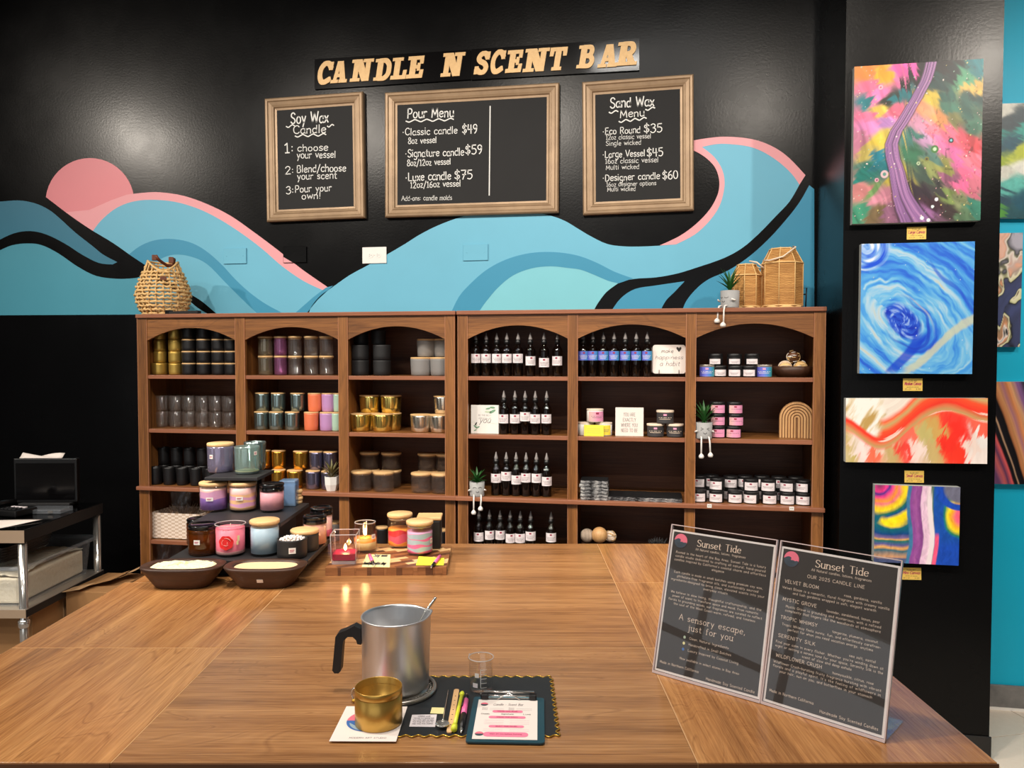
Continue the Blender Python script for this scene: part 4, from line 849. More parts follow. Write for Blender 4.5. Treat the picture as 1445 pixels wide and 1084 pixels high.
for sx in (-1, 1): ez.tube([(sx*w*.3, .05, 0), (sx*w*.3, .012, .004), (sx*w*.3, -.006, .004), (sx*w*.3, -.01, .03)], .0017, 'black_plastic', 6); ez.tube([(sx*w*.3, .012, .004), (sx*w*.28, .012, .09)], .0015, 'black_plastic', 6)
ez.tube([(-w*.3, .012, .05), (w*.3, .012, .05)], .0014, 'black_plastic', 6); part('easel', ez, t)
# ================================================================ TINS
def tin(name, label, cat, P, r, h, body, lid, lid_t, stick, rz=0, group=None, lidr=.0):
    t = thing(name, label, cat, P, facecam(P)+rz, group)
    part('tin_body', cached((name, r, h, body), lambda: MB().lathe([(0, 0), (r-.002, 0), (r, .002), (r, h), (r-.001, h), (0, h)], body, 22)), t)
    part('lid', cached((name, 'lid', r, lid, lid_t), lambda: MB().lathe([(r+lidr-.0005, 0), (r+lidr, .001), (r+lidr, lid_t-.0015), (r+lidr-.0015, lid_t), (0, lid_t-.0003)], lid, 22)), t, None, (0, 0, h))
    part('label', cached((name, 'st')+stick, lambda: sticker_mb(r, stick[0], stick[1], stick[2], stick[3], stick[4], *stick[5:])), t)
    return t
B3 = BAYN[5]
for i, (px, tier, holo_) in enumerate([(997, 0, 1), (1014.5, 0, 0), (1036.8, 0, 0), (1057, 0, 0), (1077.6, 0, 1)]):
    P = Vector((XA(px, 3.45 if i != 1 else 3.47), 3.45 if i != 1 else 3.47, SH[0]+.0005))
    if holo_: tin('holographic_tin', f"short tin with blue-green label, {'left' if i == 0 else 'right'} end of lower row, top shelf, right bay", 'tin', P, .0315, .049, 'steel', 'gold_dull' if 0 else 'steel', .005, (.003, .044, -1.25, 1.25, 'holo_label', True, 2, 'white', 'label_pink'), 0)
    else: tin('black_tin', f"black tin, white label, {ORD[i-1]} black in lower row, top shelf, right bay", 'tin', P, .031, .037, 'black_matte', 'black_matte', .013, (.005, .032, -.85, .85, 'label_white', False, 3), [.2, .2, -.15, -.1, 0][i])
for i, px in enumerate([1009, 1035.5, 1060.5]):
    P = Vector((XA(px, 3.47), 3.475, SH[0]+.052)); tin('black_tin', f"black tin, white label, {ORD[i]} in upper row, top shelf, right bay", 'tin', P, .031, .037, 'black_matte', 'black_matte', .013, (.005, .027, -.8, .8, 'label_white', False, 3), [-.1, .05, 0][i])
for cx, dn in ((0, 'left'), (1, 'right')):
    for tier in range(3):
        px = [[1013, 1012, 1012], [1035, 1037.5, 1036]][cx][tier]
        P = Vector((XA(px, 3.47), 3.465, SH[1]+.0005+tier*.0525))
        tin('black_tin', f"black tin with pink label, {['bottom', 'middle', 'top'][tier]} of the {dn} stack, second shelf", 'tin', P, .033, .040, 'black_matte', 'black_matte', .012, (.004, .038, -1.05, 1.05, 'pinkgrad', True, 1, 'grey_ink', 'red_dot', .4), [[-.1, .1, .1], [0, .2, .35]][cx][tier])
front = [(987.5, 0, -.1), (1012, 0, -.15), (1038.5, 0, 0), (1061.5, 0, -.3), (1086.8, 0, .1), (1112.5, 0, 0), (1135, 0, -.1)]
up = [(1013, 1, -.35), (1060.5, 1, .1), (1085.3, 1, -.05), (1113, 1, -.3), (1135.5, 1, -.45)]
rear = [(987, 3.52), (1004, 3.545), (1031.5, 3.53), (1052, 3.55), (1076, 3.56), (1100, 3.55), (1124, 3.55)]
lb = ('label_white', True, 2, 'grey_ink', 'red_dot', .45)
for i, (px, _, a) in enumerate(front): P = Vector((XA(px, 3.45), 3.455, SH[2]+.0005)); tin('black_tin', f"white-labelled black tin, {ORD[i]} in bottom front row, third shelf, right bay", 'tin', P, .0325, .0425, 'black_matte', 'black_matte', .010, (.004, .0385, -.95, .95)+lb, a)
for i, (px, _, a) in enumerate(up): P = Vector((XA(px, 3.46), 3.465, SH[2]+.0535)); tin('black_tin', f"white-labelled black tin, {ORD[i]} in upper front row, third shelf, right bay", 'tin', P, .0325, .0425, 'black_matte', 'black_matte', .010, (.004, .0385, -.95, .95)+lb, a)
for i, (px, y) in enumerate(rear):
    for tier in range(2): P = Vector((XA(px, y), y, SH[2]+.0005+tier*.053)); tin('black_tin', f"white-labelled black tin, {ORD[i]} in {['bottom', 'upper'][tier]} rear row, third shelf, right bay", 'tin', P, .0325, .0425, 'black_matte', 'black_matte', .010, (.004, .0385, -.95, .95)+lb, random.uniform(-.4, .3))
# middle bay second shelf
for i, (px, tier, n) in enumerate([(925, 0, 'left of the bottom pair'), (952.5, 0, 'right of the bottom pair'), (938.5, 1, 'on top of the pair')]):
    P = Vector((XA(px, 3.46), 3.46, SH[1]+.0005+tier*.0595)); tin('charcoal_tin', f"charcoal tin with cream lid, {n}, second shelf", 'tin', P, .0365, .049, 'label_dark', 'cream', .009, (.004, .047, -1.2, 1.2, 'label_dark', True, 2, 'cream', 'label_pink'), 0, None, .002)
P = Vector((XA(839.5, 3.46), 3.46, SH[1]+.062)); tin('white_candle', 'white lidded candle with pink label stacked on two others, second shelf', 'candle', P, .037, .052, 'white', 'cream', .007, (.004, .048, -1.1, 1.1, 'pinkgrad', True, 2, 'grey_ink', 'red_dot'), .3, None, .001)
P = Vector((XA(826, 3.47), 3.475, SH[1]+.0005)); tin('white_candle', 'white lidded candle behind the yellow card, left of the lower pair', 'candle', P, .037, .052, 'white', 'cream', .007, (.004, .048, -1.1, 1.1, 'label_white', False, 1, 'grey_ink'), .9, None, .001)
P = Vector((XA(852, 3.47), 3.475, SH[1]+.0005)); tin('white_candle', 'white lidded candle with yellow label, right of the lower pair', 'candle', P, .037, .052, 'white', 'cream', .007, (.004, .048, -.5, .9, 'label_yellow', False, 2, 'grey_ink'), .0, None, .001)
P = Vector((XA(838, 3.425), 3.425, SH[1]+.0005)); w = XA(852, 3.425)-XA(824, 3.425)
t = thing('yellow_card', 'bright yellow printed card leaning on the white candles', 'card', P); t.rotation_euler = (-.06, 0, 0)
part('card', MB().box(-w/2, w/2, 0, .0012, 0, .05, 'label_yellow'), t); mb = MB()
for i, s in enumerate(['Sunny Citrus', 'soy candle', 'hand poured']): mb.box(-w*.33, w*.33, -.0005, 0, .032-.009*i, .034-.009*i, 'tag_yellow')
part('print', mb, t)
# ================================================================ PLANTS IN POTS WITH FACES
def leaf_mesh(key, L, wd, mat, curl=.25):
    def f():
        mb = MB(); n = 5; vs = []
        for i in range(n+1):
            v = i/n; ww = wd*(1-v)**.6*(.6+.9*v if v < .45 else 1); y = curl*L*v*v; z = L*v
            vs += [(-ww/2, y-ww*.15, z), (0, y+ww*.2, z), (ww/2, y-ww*.15, z)]
        fs = []
        for i in range(n): a = 3*i; fs += [(a, a+1, a+4, a+3), (a+1, a+2, a+5, a+4)]
        return mb.add(vs, fs, mat, True)
    return cached(('leaf', key), f)
def plant(parent, z, L, wd, mat, n=14, spread=.75, key='g'):
    me = leaf_mesh(key, L, wd, mat)
    for i in range(n):
        a = i*2.399; tl = spread*(.25+.75*(i/n)); s = 1.15-.45*(i/n)
        o = part('leaf', me, parent, None, (.008*math.sin(a), -.008*math.cos(a), z)); o.rotation_euler = (0, 0, 0)
        o.rotation_euler = (Matrix.Rotation(a, 3, 'Z') @ Matrix.Rotation(-tl, 3, 'X')).to_euler(); o.scale = (1, 1, s)
def face_pot(P, rz, label, face, legs, arms=True, r=.034, h=.066, z_leg=0.004):
    t = thing('sitting_face_pot', label, 'plant pot', P, rz)
    part('pot', MB().lathe([(0, 0), (r*.93, 0), (r*.96, .003), (r, h), (r-.004, h), (r-.005, h-.01), (0, h-.01)], 'concrete', 24), t)
    mb = MB(); R = r+.0006
    def pt(a, z): q = R*(.96+.04*z/h); return (q*math.sin(a), -q*math.cos(a), z)
    E = .36
    if face == 'sleep':
        for s in (-1, 1): mb.tube([pt(s*E+.22*math.cos(q), h*.62-.004*math.sin(q)) for q in [PI*k/5 for k in range(6)]], .0009, 'dark_ink', 4)
    elif face == 'squint':
        for s in (-1, 1): mb.tube([pt(s*(E+.16), h*.70), pt(s*(E-.14), h*.62), pt(s*(E+.16), h*.54)], .0010, 'dark_ink', 4)
    else:
        for s in (-1, 1): mb.tube([pt(s*E+.22*math.cos(q), h*.60+.005*math.sin(q)) for q in [PI*k/5 for k in range(6)]], .0009, 'dark_ink', 4)
    mb.tube([pt(.2*math.cos(q), h*.40-.005*math.sin(q)) for q in [PI*k/5 for k in range(6)]], .0009, 'dark_ink', 4)
    part('face', mb, t, 'painted black face')
    for s in (-1, 1): part('arm', MB().tube([pt(s*1.35, h*.45), (s*(r+.004), -r*.45, h*.42), (s*(r-.002), -r*.8, h*.5)], [.0035, .004, .003], 'white', 7), t, 'small white arm')
    for s, ln, dx in legs:
        L = MB().tube([(s*.016, -r*.85, .010), (s*.016, -r-.008, .007), (s*.017+dx*.3, -r-.014, -.012), (s*.017+dx, -r-.015, -ln)], .0037, 'white', 7)
        lg = part('leg', L, t, 'dangling white leg')
        part('foot', MB().lathe([(0, -.009), (.009, -.008), (.0115, -.001), (.009, .006), (.005, .01), (.0035, .012), (0, .012)], 'white', 12, sy=1.25), lg, None, (s*.017+dx, -r-.018, -ln-.004))
    part('soil', MB().lathe([(r-.006, 0), (0, .003)], 'leaf', 16), t, None, (0, 0, h-.009))
    return t
# pots sit with their legs over the shelf edges
P = Vector((XA(675.5, 3.45), 3.413, SH[2]+.0005)); t = face_pot(P, facecam(P)+.05, 'grey smiling pot with spiky plant, legs over the ledge beside bottles', 'smile', [(-1, .062, -.001), (1, .045, -.004)], r=.0345); plant(t, .058, .072, .018, 'leaf', 18, 1.15)
P = Vector((XA(993.5, 3.42), 3.413, SH[1]+.0005)); t = face_pot(P, facecam(P)+.12, 'grey squinting pot with tall green plant beside pink-labelled tins', 'squint', [(-1, .068, 0), (1, .062, .004)], r=.035, h=.07); plant(t, .06, .098, .022, 'leaf', 17, .72, 'tall')
P = Vector((XA(1028.5, 3.42), 3.425, ZT+.0005)); t = face_pot(P, facecam(P)-.75, 'grey sleepy pot with thin leaves on bookcase top beside small lantern', 'sleep', [(-1, .052, .0), (1, .070, .0)], r=.040, h=.074); plant(t, .066, .105, .017, 'leaf', 18, .72, 'thin')
P = Vector((XA(468, 3.44), 3.435, SH[2]+.0005)); t = thing('potted_succulent', 'white faceted pot with red-green succulent beside navy glasses', 'potted plant', P, facecam(P))
part('pot', MB().lathe([(0, 0), (.025, 0), (.034, .03), (.036, .068), (.032, .068), (.03, .058), (0, .058)], 'white_gloss', 7, False), t); plant(t, .056, .088, .017, 'leaf_red', 22, .9, 'red')
# ================================================================ OTHER SHELF DECOR
t = thing('wooden_arch', 'pale wooden arch with grooved rainbow lines on the second shelf', 'ornament', (XA(1124.5, 3.5), 3.50, SH[1]+.0005), -.12)
W2 = .073; zc = .085
def arch(r, n=14): return [(r, 0)]+[(r*math.cos(a), zc+r*math.sin(a)) for a in [PI*k/n for k in range(n+1)]]+[(-r, 0)]
part('arch_board', MB().prism(arch(W2), 0, .016, 'archwood_groove_shade', 'Y', mat2='archwood'), t)
for k in range(6):
    ro = W2-.002-k*.0118; ri = ro-.0072
    poly = arch(ro)+arch(max(ri, .001))[::-1] if ri > .002 else arch(ro)
    part('arch_ridge', MB().prism(poly, -.004, .0005, 'archwood', 'Y'), t)
P = Vector((XA(1117, 3.52), 3.52, SH[0]+.0005))
o = link('wooden_bowl', MB().lathe([(0, 0), (.06, 0), (.078, .02), (.083, .047), (.079, .047), (.072, .02), (.055, .008), (0, .008)], 'walnut', 30).mesh('bowl'), None, P); tag(o, 'low dark wooden bowl of woven balls on the top shelf', 'bowl')
def ball(name, label, P, r, mat, kind):
    mb = MB()
    mb.lathe([(r*.93*math.sin(a), -r*.93*math.cos(a)) for a in [PI*k/10 for k in range(11)]], mat, 16)
    n = 46 if kind == 'twig' else 14
    for k in range(n):
        M = Matrix.Rotation(random.uniform(0, PI), 3, 'X') @ Matrix.Rotation(random.uniform(0, 2*PI), 3, 'Z')
        if kind == 'twig':
            a0 = random.uniform(0, 6); pts = [M @ Vector((r*math.cos(a0+q), r*math.sin(a0+q), 0)) for q in [0, .15, .3, .45, .6]]
            mb.tube(pts, r*.06, 'straw' if k % 3 else 'white', 4)
        elif kind == 'loops': mb.tube([M @ Vector((r*.97*math.cos(q), r*.97*math.sin(q), 0)) for q in [2*PI*j/18 for j in range(18)]], r*.05, 'cream', 4, True)
        else:
            z = r*(-.85+1.7*k/(n-1)); q2 = math.sqrt(max(r*r-z*z, 0)); mb.tube([(z, q2*math.cos(q), q2*math.sin(q)) for q in [2*PI*j/18 for j in range(18)]], r*.05, 'cream', 4, True)
    return tag(link(name, mb.mesh(name), None, P), label, 'ball')
ball('decor_ball', 'pale rattan ball at the left in the wooden bowl', P+Vector((-.033, -.015, .042)), .0295, 'straw', 'loops')
ball('decor_ball', 'twig-covered ball at the right in the wooden bowl', P+Vector((.033, -.012, .042)), .029, 'straw', 'twig')
ball('decor_ball', 'mottled twig ball stacked on top of the two others', P+Vector((.004, .0, .088)), .028, 'walnutblock', 'twig')
ball('decor_ball', 'striped brown and cream ball on the fourth shelf', Vector((XA(829, 3.48), 3.48, SH[3]+.092)), .0305, 'walnutblock', 'rings')
o = link('wooden_ball', MB().lathe([(.036*math.sin(a), .036-.036*math.cos(a)) for a in [PI*k/14 for k in range(15)]], 'archwood', 24).mesh('ball'), None, Vector((XA(846.5, 3.47), 3.47, SH[3]+.063))); tag(o, 'smooth pale wooden ball between two smaller balls, fourth shelf', 'ball')
ball('decor_ball', 'pale fibre ball right of the smooth wooden ball, fourth shelf', Vector((XA(862, 3.52), 3.50, SH[3]+.088)), .027, 'cream', 'twig')
o = link('wooden_bowl', MB().lathe([(0, 0), (.04, 0), (.062, .03), (.078, .062), (.074, .062), (.058, .058), (0, .056)], 'walnut', 28).mesh('bowl'), None, Vector((XA(845, 3.49), 3.49, SH[3]+.0005))); tag(o, 'dark wooden bowl holding three balls, mostly hidden behind the table edge', 'bowl')
mb = MB()
for i in range(60):
    a = random.uniform(0, 2*PI); q = random.uniform(.1, 1); mb.tube([(0, 0, .01), (.035*q*math.cos(a), .03*q*math.sin(a), .05+.025*random.random()), (.05*q*math.cos(a), .045*q*math.sin(a), .075+.02*random.random())], [.003, .002, .0008], 'black_soft', 4)
mb.lathe([(0, 0), (.03, 0), (.035, .02), (0, .02)], 'black_soft', 12)
tag(link('bristle_bundle', mb.mesh('bristle'), None, Vector((XA(930, 3.5), 3.5, SH[3]+.0005))), 'dark bristly bundle at the right end of the fourth shelf', 'ornament')
# slate coasters and slate slabs
def slate(P, w, d, h, label, rz, seed, group=None):
    rr_ = random.Random(seed); n = 16; mb = MB(); poly = []
    for i in range(4*n):
        e, u = divmod(i, n); u /= n; x, y = [(-.5+u, -.5), (.5, -.5+u), (.5-u, .5), (-.5, .5-u)][e]
        poly.append((x*w+rr_.uniform(-.0025, .0025), y*d+rr_.uniform(-.0025, .0025)))
    mb.prism(poly, h*.45, h, 'slate_stone', 'Z', False, 'slate_edge'); mb.prism([(x*1.008+rr_.uniform(-.0015, .0015), y*1.008+rr_.uniform(-.0015, .0015)) for x, y in poly], 0, h*.44, 'slate_stone', 'Z', False, 'slate_edge')
    tag(link('slate_slab', mb.mesh('slate'), None, P, rz), label, 'slate', group)
g = NG('slate_edge'); nn = g.noise(g.coords((.35, .35, 1.6)), 70, 4, .7); g.bump(nn, 1, .004); g.fin('slate_edge', Base_Color=g.ramp(nn, [(.42, C(24, 25, 27)), (.54, C(120, 120, 122)), (.66, C(214, 212, 208))]), Roughness=.3)
for i in range(6): slate(Vector((XA(840, 3.47)+random.uniform(-.003, .003), 3.455, SH[2]+.0005+.0145*i)), .118, .118, .014, f"square slate coaster with chipped edge, {ORD[i]} from the bottom of its stack", random.uniform(-.05, .05), i, 'slate coasters in a stack')
slate(Vector((XA(909, 3.5), 3.49, SH[2]+.0005)), .33, .17, .008, 'large rectangular slate slab with chipped edges, lower of two', -.02, 11)
slate(Vector((XA(910, 3.5), 3.488, SH[2]+.009)), .325, .168, .008, 'large rectangular slate slab with chipped edges, upper of two', -.01, 12)
for i, px in enumerate((1002, 1118.5)):
    t = thing('price_tag', f"tiny white price tag on the ledge, {['left', 'right'][i]} of two", 'price tag', (XA(px, 3.378), YB-.0222, SH[2]-.004)); part('paper_tag', MB().box(-.0095, .0095, -.0012, 0, -.008, .008, 'white'), t)
    mb = MB(); text(mb, '$38', Vector((-.006, -.0014, -.003)), Xv, Zv, 'grey_ink', cap=.006, width=.012, weight=.9); part('price', mb, t)
# ================================================================ ON TOP OF THE BOOKCASES
def lantern(P, R, H, label, rz, hand):
    t = thing('rattan_lantern', label, 'lantern', P, rz); n = 8; hb = H*.745
    a0 = PI/8
    def ringp(r, z): return [(r*math.cos(a0+2*PI*i/n), r*math.sin(a0+2*PI*i/n), z) for i in range(n)]
    lv = [(R, .012), (R, hb), (R*.66, H-.012), (R*.60, H)]
    for i in range(n):
        vs = []
        for r, z in lv: p = ringp(r-.002, z); vs += [p[i], p[(i+1) % n]]
        part('woven_panel', MB().add(vs, [(0, 1, 3, 2), (2, 3, 5, 4), (4, 5, 7, 6)], 'rattan'), t)
    part('top_panel', MB().add(ringp(R*.60, H-.001), [tuple(range(n))], 'rattan'), t)
    rb = MB()
    for i in range(n): rb.tube([ringp(r, z)[i] for r, z in lv], .0022, 'straw', 5)
    part('rib', rb, t)
    for r, z in ((R, .012), (R, hb), (R*.62, H-.004)): part('hoop', MB().tube(ringp(r, z), .0032, 'straw', 6, True), t)
    part('base', MB().lathe([(0, 0), (R*1.02, 0), (R*1.02, .01), (0, .01)], 'straw', 8), t)
    if hand > 0: pts = [(-R*.98, -R*.2, H*.80), (-R*.8, -R*.75, H*.775), (-R*.2, -R*.95, H*.83), (R*.45, -R*.75, H*.99), (R*.5, -R*.1, H*1.03)]
    else: pts = [(R*.1, -R*.3, H*1.06), (R*.5, -R*.6, H*1.02), (R*1.0, -R*.7, H*.88), (R*1.12, -R*.3, H*.86), (R*.9, R*.1, H*.92), (R*.2, -R*.1, H*1.0)]
    part('rope_handle', MB().tube([Vector(p) for p in pts], .0035, 'cream', 6), t); return t
lantern(Vector((XA(1051.5, 3.54), 3.545, ZT+.0005)), .0655, .2, 'small eight-sided rattan lantern with rope handle, left of the tall one', .15, -1)
lantern(Vector((XA(1102, 3.5), 3.52, ZT+.0005)), .087, .262, 'tall eight-sided rattan lantern with rope handle, right end of bookcase', .1, 1)
P = Vector((XA(1132.5, 3.62), 3.64, ZT+.0005)); t = thing('wire_stand', 'small black metal stand behind the tall lantern', 'stand', P)
part('frame', MB().tube([(-.03, 0, .003), (-.03, 0, .095), (.014, 0, .1), (.01, 0, .003)], .003, 'black_plastic', 6).tube([(-.03, 0, .07), (.012, 0, .072)], .003, 'black_plastic', 6), t); part('foot', MB().box(-.034, .014, -.02, .02, 0, .003, 'black_plastic'), t)
# basket
P = Vector((XA(232.5, 3.54), 3.545, ZT+.0005)); t = thing('woven_basket', 'open-weave rope basket with brown leather handles on the left bookcase', 'basket', P, facecam(P))
def brad(v): return float(np.interp(v, [0, .08, .18, .32, .45, .58, .70, .80, .90, 1.0], [.094, .108, .120, .127, .121, .108, .094, .083, .074, .068]))
Hb = .285; body = MB(); NS = 22
for k in range(12):
    v = k/11*.72; r = brad(v); n = 66; pts = []
    for i in range(n):
        a = 2*PI*i/n; w_ = (-1)**k*math.sin(a*NS/2); tw = .0028*math.sin(a*33+k)
        front = max(0, math.sin(-a)) if k >= 9 else 0
        pts.append(((r+.0045*w_)*math.cos(a), (r+.0045*w_)*math.sin(a), .008+v*Hb+tw))
    body.tube(pts, [.0062+.0016*math.sin(i*2.1) for i in range(n)], 'straw', 6, True)
for s in range(NS*1):
    a = 2*PI*(s+.5)/NS; pts = []
    for k in range(13):
        v = k/12*(.74 if math.sin(a) < -.2 else .90); r = brad(v); pts.append(((r-.004*math.cos(k*PI*1.0))*math.cos(a), (r-.004*math.cos(k*PI))*math.sin(a), .006+v*Hb))
    body.tube(pts, .0036, 'straw', 5)
body.lathe([(0, 0), (.085, 0), (.088, .005), (0, .005)], 'straw', 24); part('woven_body', body, t)
rim = MB(); n = 40; pr = []
for i in range(n): a = 2*PI*i/n; up = .5+.5*math.sin(a); zz = .76+.20*abs(math.cos(a))**1.5 if math.sin(a) < 0 else .96; pr.append((brad(zz)*math.cos(a), brad(zz)*math.sin(a), Hb*zz))
rim.tube(pr, .0055, 'straw', 6, True)
for i in range(0, n, 2):
    a = 2*PI*i/n; rim.tube([(brad(.72)*math.cos(a), brad(.72)*math.sin(a), Hb*.72), pr[i]], .0036, 'straw', 5)
for zz in (.79, .85, .91):
    pts = [(brad(zz)*math.cos(a), brad(zz)*math.sin(a), Hb*zz) for a in [PI*k/14 for k in range(-1, 16)]]; rim.tube(pts, .005, 'straw', 6)
part('rim', rim, t)
part('leather_handle', MB().tube([(-.035, -.045, Hb*1.0), (-.03, -.056, Hb*1.03), (-.02, -.05, Hb*.97), (.02, .02, Hb*.90), (.05, .02, Hb*.92), (.052, -.02, Hb*1.0), (.035, -.04, Hb*1.01)], .0085, 'leather', 6), t, 'brown leather handle')
part('leather_loop', MB().box(-.05, -.028, -.06, -.05, Hb*.95, Hb*1.05, 'leather', .003), t); part('leather_loop', MB().box(.026, .05, -.052, -.042, Hb*.92, Hb*1.03, 'leather', .003), t)
part('leather_tag', MB().box(-.014, .016, -.113, -.109, Hb*.60, Hb*.66, 'leather', .0015), t, 'small brown leather tag')
P = WP(245, 436, 3.40); t = thing('black_rod', 'short black metal bar lying on the bookcase top beside the basket', 'metal bar', (XA(262, 3.42), 3.42, ZT+.0005), -.25)
part('bar', MB().box(-.09, .10, -.012, .012, 0, .014, 'black_soft', .002), t); part('end_cap', MB().box(-.112, -.088, -.016, .016, 0, .021, 'black_plastic', .003), t)
# ================================================================ POURED PAINTINGS (colour fields computed per vertex)
def vnoise(x, y, seed=0):
    xi = np.floor(x).astype(int); yi = np.floor(y).astype(int); fx = x-xi; fy = y-yi
    fx = fx*fx*(3-2*fx); fy = fy*fy*(3-2*fy)
    def h(a, b): 
        v = np.sin(a*127.1+b*311.7+seed*74.7)*43758.5453; return v-np.floor(v)
    return (h(xi, yi)*(1-fx)+h(xi+1, yi)*fx)*(1-fy)+(h(xi, yi+1)*(1-fx)+h(xi+1, yi+1)*fx)*fy
def fbm(x, y, o=4, seed=0):
    s = 0; a = .5; t = 0
    for k in range(o): s = s+a*vnoise(x*2**k, y*2**k, seed+k); t += a; a *= .5
    return s/t
def L3(c): return np.array([lin(v) for v in c])
def blobs(u, v, pts, p=3.2, warp=.07, sc=3, seed=1, ar=1.0):
    wu = u+warp*(fbm(u*sc, v*sc, 4, seed)-.5)*2; wv = v+warp*(fbm(u*sc+9, v*sc+5, 4, seed+3)-.5)*2
    num = 0; den = 0
    for x, y, c in pts:
        d = np.sqrt((wu-x)**2+((wv-y)*ar)**2)+.012; w = d**-p
        num = num+w[..., None]*L3(c); den = den+w
    return num/den[..., None]
def mixc(a, c, f): f = np.clip(f, 0, 1)[..., None]; return a*(1-f)+L3(c)*f
def rampc(t, stops):
    t = np.clip(t, 0, 1); xs = [s[0] for s in stops]; cs = np.array([L3(s[1]) for s in stops])
    return np.stack([np.interp(t, xs, cs[:, k]) for k in range(3)], -1)
def ss(e0, e1, x): t = np.clip((x-e0)/(e1-e0), 0, 1); return t*t*(3-2*t)
def specks(col, u, v, n, seed, cs, rmax=.012, asp=1.0, box=(0, 1, 0, 1)):
    r = random.Random(seed)
    for i in range(n):
        x, y = r.uniform(box[0], box[1]), r.uniform(box[2], box[3]); rad = rmax*(.25+.75*r.random()**3)
        d = np.sqrt((u-x)**2+((v-y)*asp)**2); col = mixc(col, cs[i % len(cs)], ss(rad*1.15, rad*.7, d))
    return col
PK, TL, YL, BK, PU, OR, LV, GN, MG = (236, 112, 150), (14, 118, 128), (214, 186, 66), (22, 20, 24), (128, 92, 138), (232, 140, 60), (186, 130, 196), (70, 128, 92), (240, 96, 176)
def paint1(u, v):
    pts = [(.05, .03, OR), (.2, .06, (244, 176, 40)), (.4, .02, MG), (.08, .12, PK), (.15, .17, (246, 130, 190)), (.3, .1, (240, 120, 170)), (.45, .09, BK), (.38, .13, BK), (.52, .05, BK), (.25, .2, (40, 50, 40)), (.08, .22, TL), (.3, .2, TL), (.42, .17, TL), (.2, .25, (220, 190, 80)),
           (.1, .3, PK), (.3, .28, (240, 110, 140)), (.12, .38, (224, 132, 190)), (.25, .36, LV), (.05, .5, (196, 120, 150)), (.22, .5, YL), (.12, .55, (200, 180, 90)), (.27, .46, (214, 190, 80)), (.2, .6, (10, 120, 140)), (.1, .66, (20, 120, 110)), (.25, .65, (14, 110, 120)), (.05, .78, (190, 120, 120)), (.15, .8, (110, 150, 90)), (.2, .85, (214, 140, 160)), (.3, .82, (200, 130, 150)), (.08, .92, (60, 140, 110)), (.22, .95, (120, 100, 70)), (.33, .93, (150, 100, 130)), (.33, .7, (200, 180, 70)),
           (.68, .04, BK), (.75, .1, (10, 30, 36)), (.62, .12, (20, 60, 60)), (.9, .06, TL), (.85, .12, (80, 160, 120)), (.93, .17, (220, 180, 90)), (.97, .24, (20, 60, 60)), (.7, .2, (30, 90, 80)), (.62, .24, YL), (.75, .27, (60, 120, 100)), (.9, .3, (40, 90, 80)), (.57, .3, (240, 150, 110)), (.68, .35, (226, 150, 90)), (.8, .36, (120, 120, 70)), (.95, .42, (60, 110, 90)),
           (.5, .37, (200, 140, 170)), (.62, .42, (240, 120, 140)), (.75, .42, (238, 110, 140)), (.86, .48, (220, 90, 110)), (.95, .5, (200, 70, 80)), (.55, .47, (196, 150, 190)), (.68, .5, (224, 120, 170)), (.8, .58, (226, 110, 170)), (.95, .62, (236, 120, 140)), (.9, .68, (240, 110, 150)), (.46, .45, (60, 120, 110)), (.48, .55, (50, 110, 80)), (.6, .55, (80, 120, 110)), (.7, .62, (150, 150, 80)), (.6, .64, (140, 150, 90)), (.52, .66, (60, 80, 70)), (.75, .7, (150, 90, 120)), (.85, .75, (236, 110, 160)), (.95, .8, (200, 110, 130)), (.62, .74, (60, 60, 60)), (.72, .8, (120, 140, 80)), (.82, .85, (130, 140, 100)), (.95, .92, (60, 130, 110)), (.5, .78, (50, 40, 50)), (.6, .86, (60, 36, 46)), (.72, .92, (60, 50, 50)), (.85, .95, (90, 120, 90)), (.56, .95, (150, 100, 150)), (.66, .98, (100, 70, 90))]
    side = ss(.3, .5, u); dx = .8; dy = -.35*(1-side)+.62*side
    acr = -dy*u+dx*v; al = dx*u+dy*v
    k = (fbm(acr*22+3*fbm(u*3, v*3, 3, 61), al*2.2, 4, 51)-.5)*.26+(fbm(acr*60, al*5, 3, 57)-.5)*.09
    c = blobs(u+dx*k, v+dy*k*.8, pts, 6.5, .05, 4, 3, 1.2)
    st = fbm((u*.6+v*.8)*3+fbm(u*4, v*4, 3, 8)*1.5, (v*.55-u*.8)*26+fbm(u*5, v*5, 3, 5)*5, 4, 6); c = c*(.42+1.05*st[..., None])
    c = mixc(c, (24, 30, 34), .5*ss(.66, .8, fbm(u*40, v*40, 3, 31))*ss(.3, .9, u+v*.3))
    cx = np.interp(v, [0, .12, .22, .34, .42, .50, .60, .72, .85, .93, 1.0], [.60, .555, .50, .40, .335, .308, .318, .355, .41, .45, .50]); cx = cx+.006*np.sin(v*21)
    wd = np.interp(v, [0, .2, .45, .6, .8, 1.0], [.042, .042, .045, .052, .066, .115])
    d = (u-cx)/wd; e = ss(1.12, .95, np.abs(d)+.05*(fbm(u*20, v*20, 3, 9)-.5))
    lines = fbm(d*7, v*3+2, 3, 12); pc = rampc(lines, [(.25, (92, 66, 96)), (.5, (138, 98, 150)), (.75, (178, 130, 178))])
    c = mixc(c, (30, 28, 34), .8*ss(1.35, 1.08, np.abs(d))); c = c*(1-e[..., None])+pc*e[..., None]
    c = specks(c, u, v, 260, 4, [(236, 220, 214), (220, 200, 120), (150, 190, 170), (240, 180, 190)], .0065, 1.22)
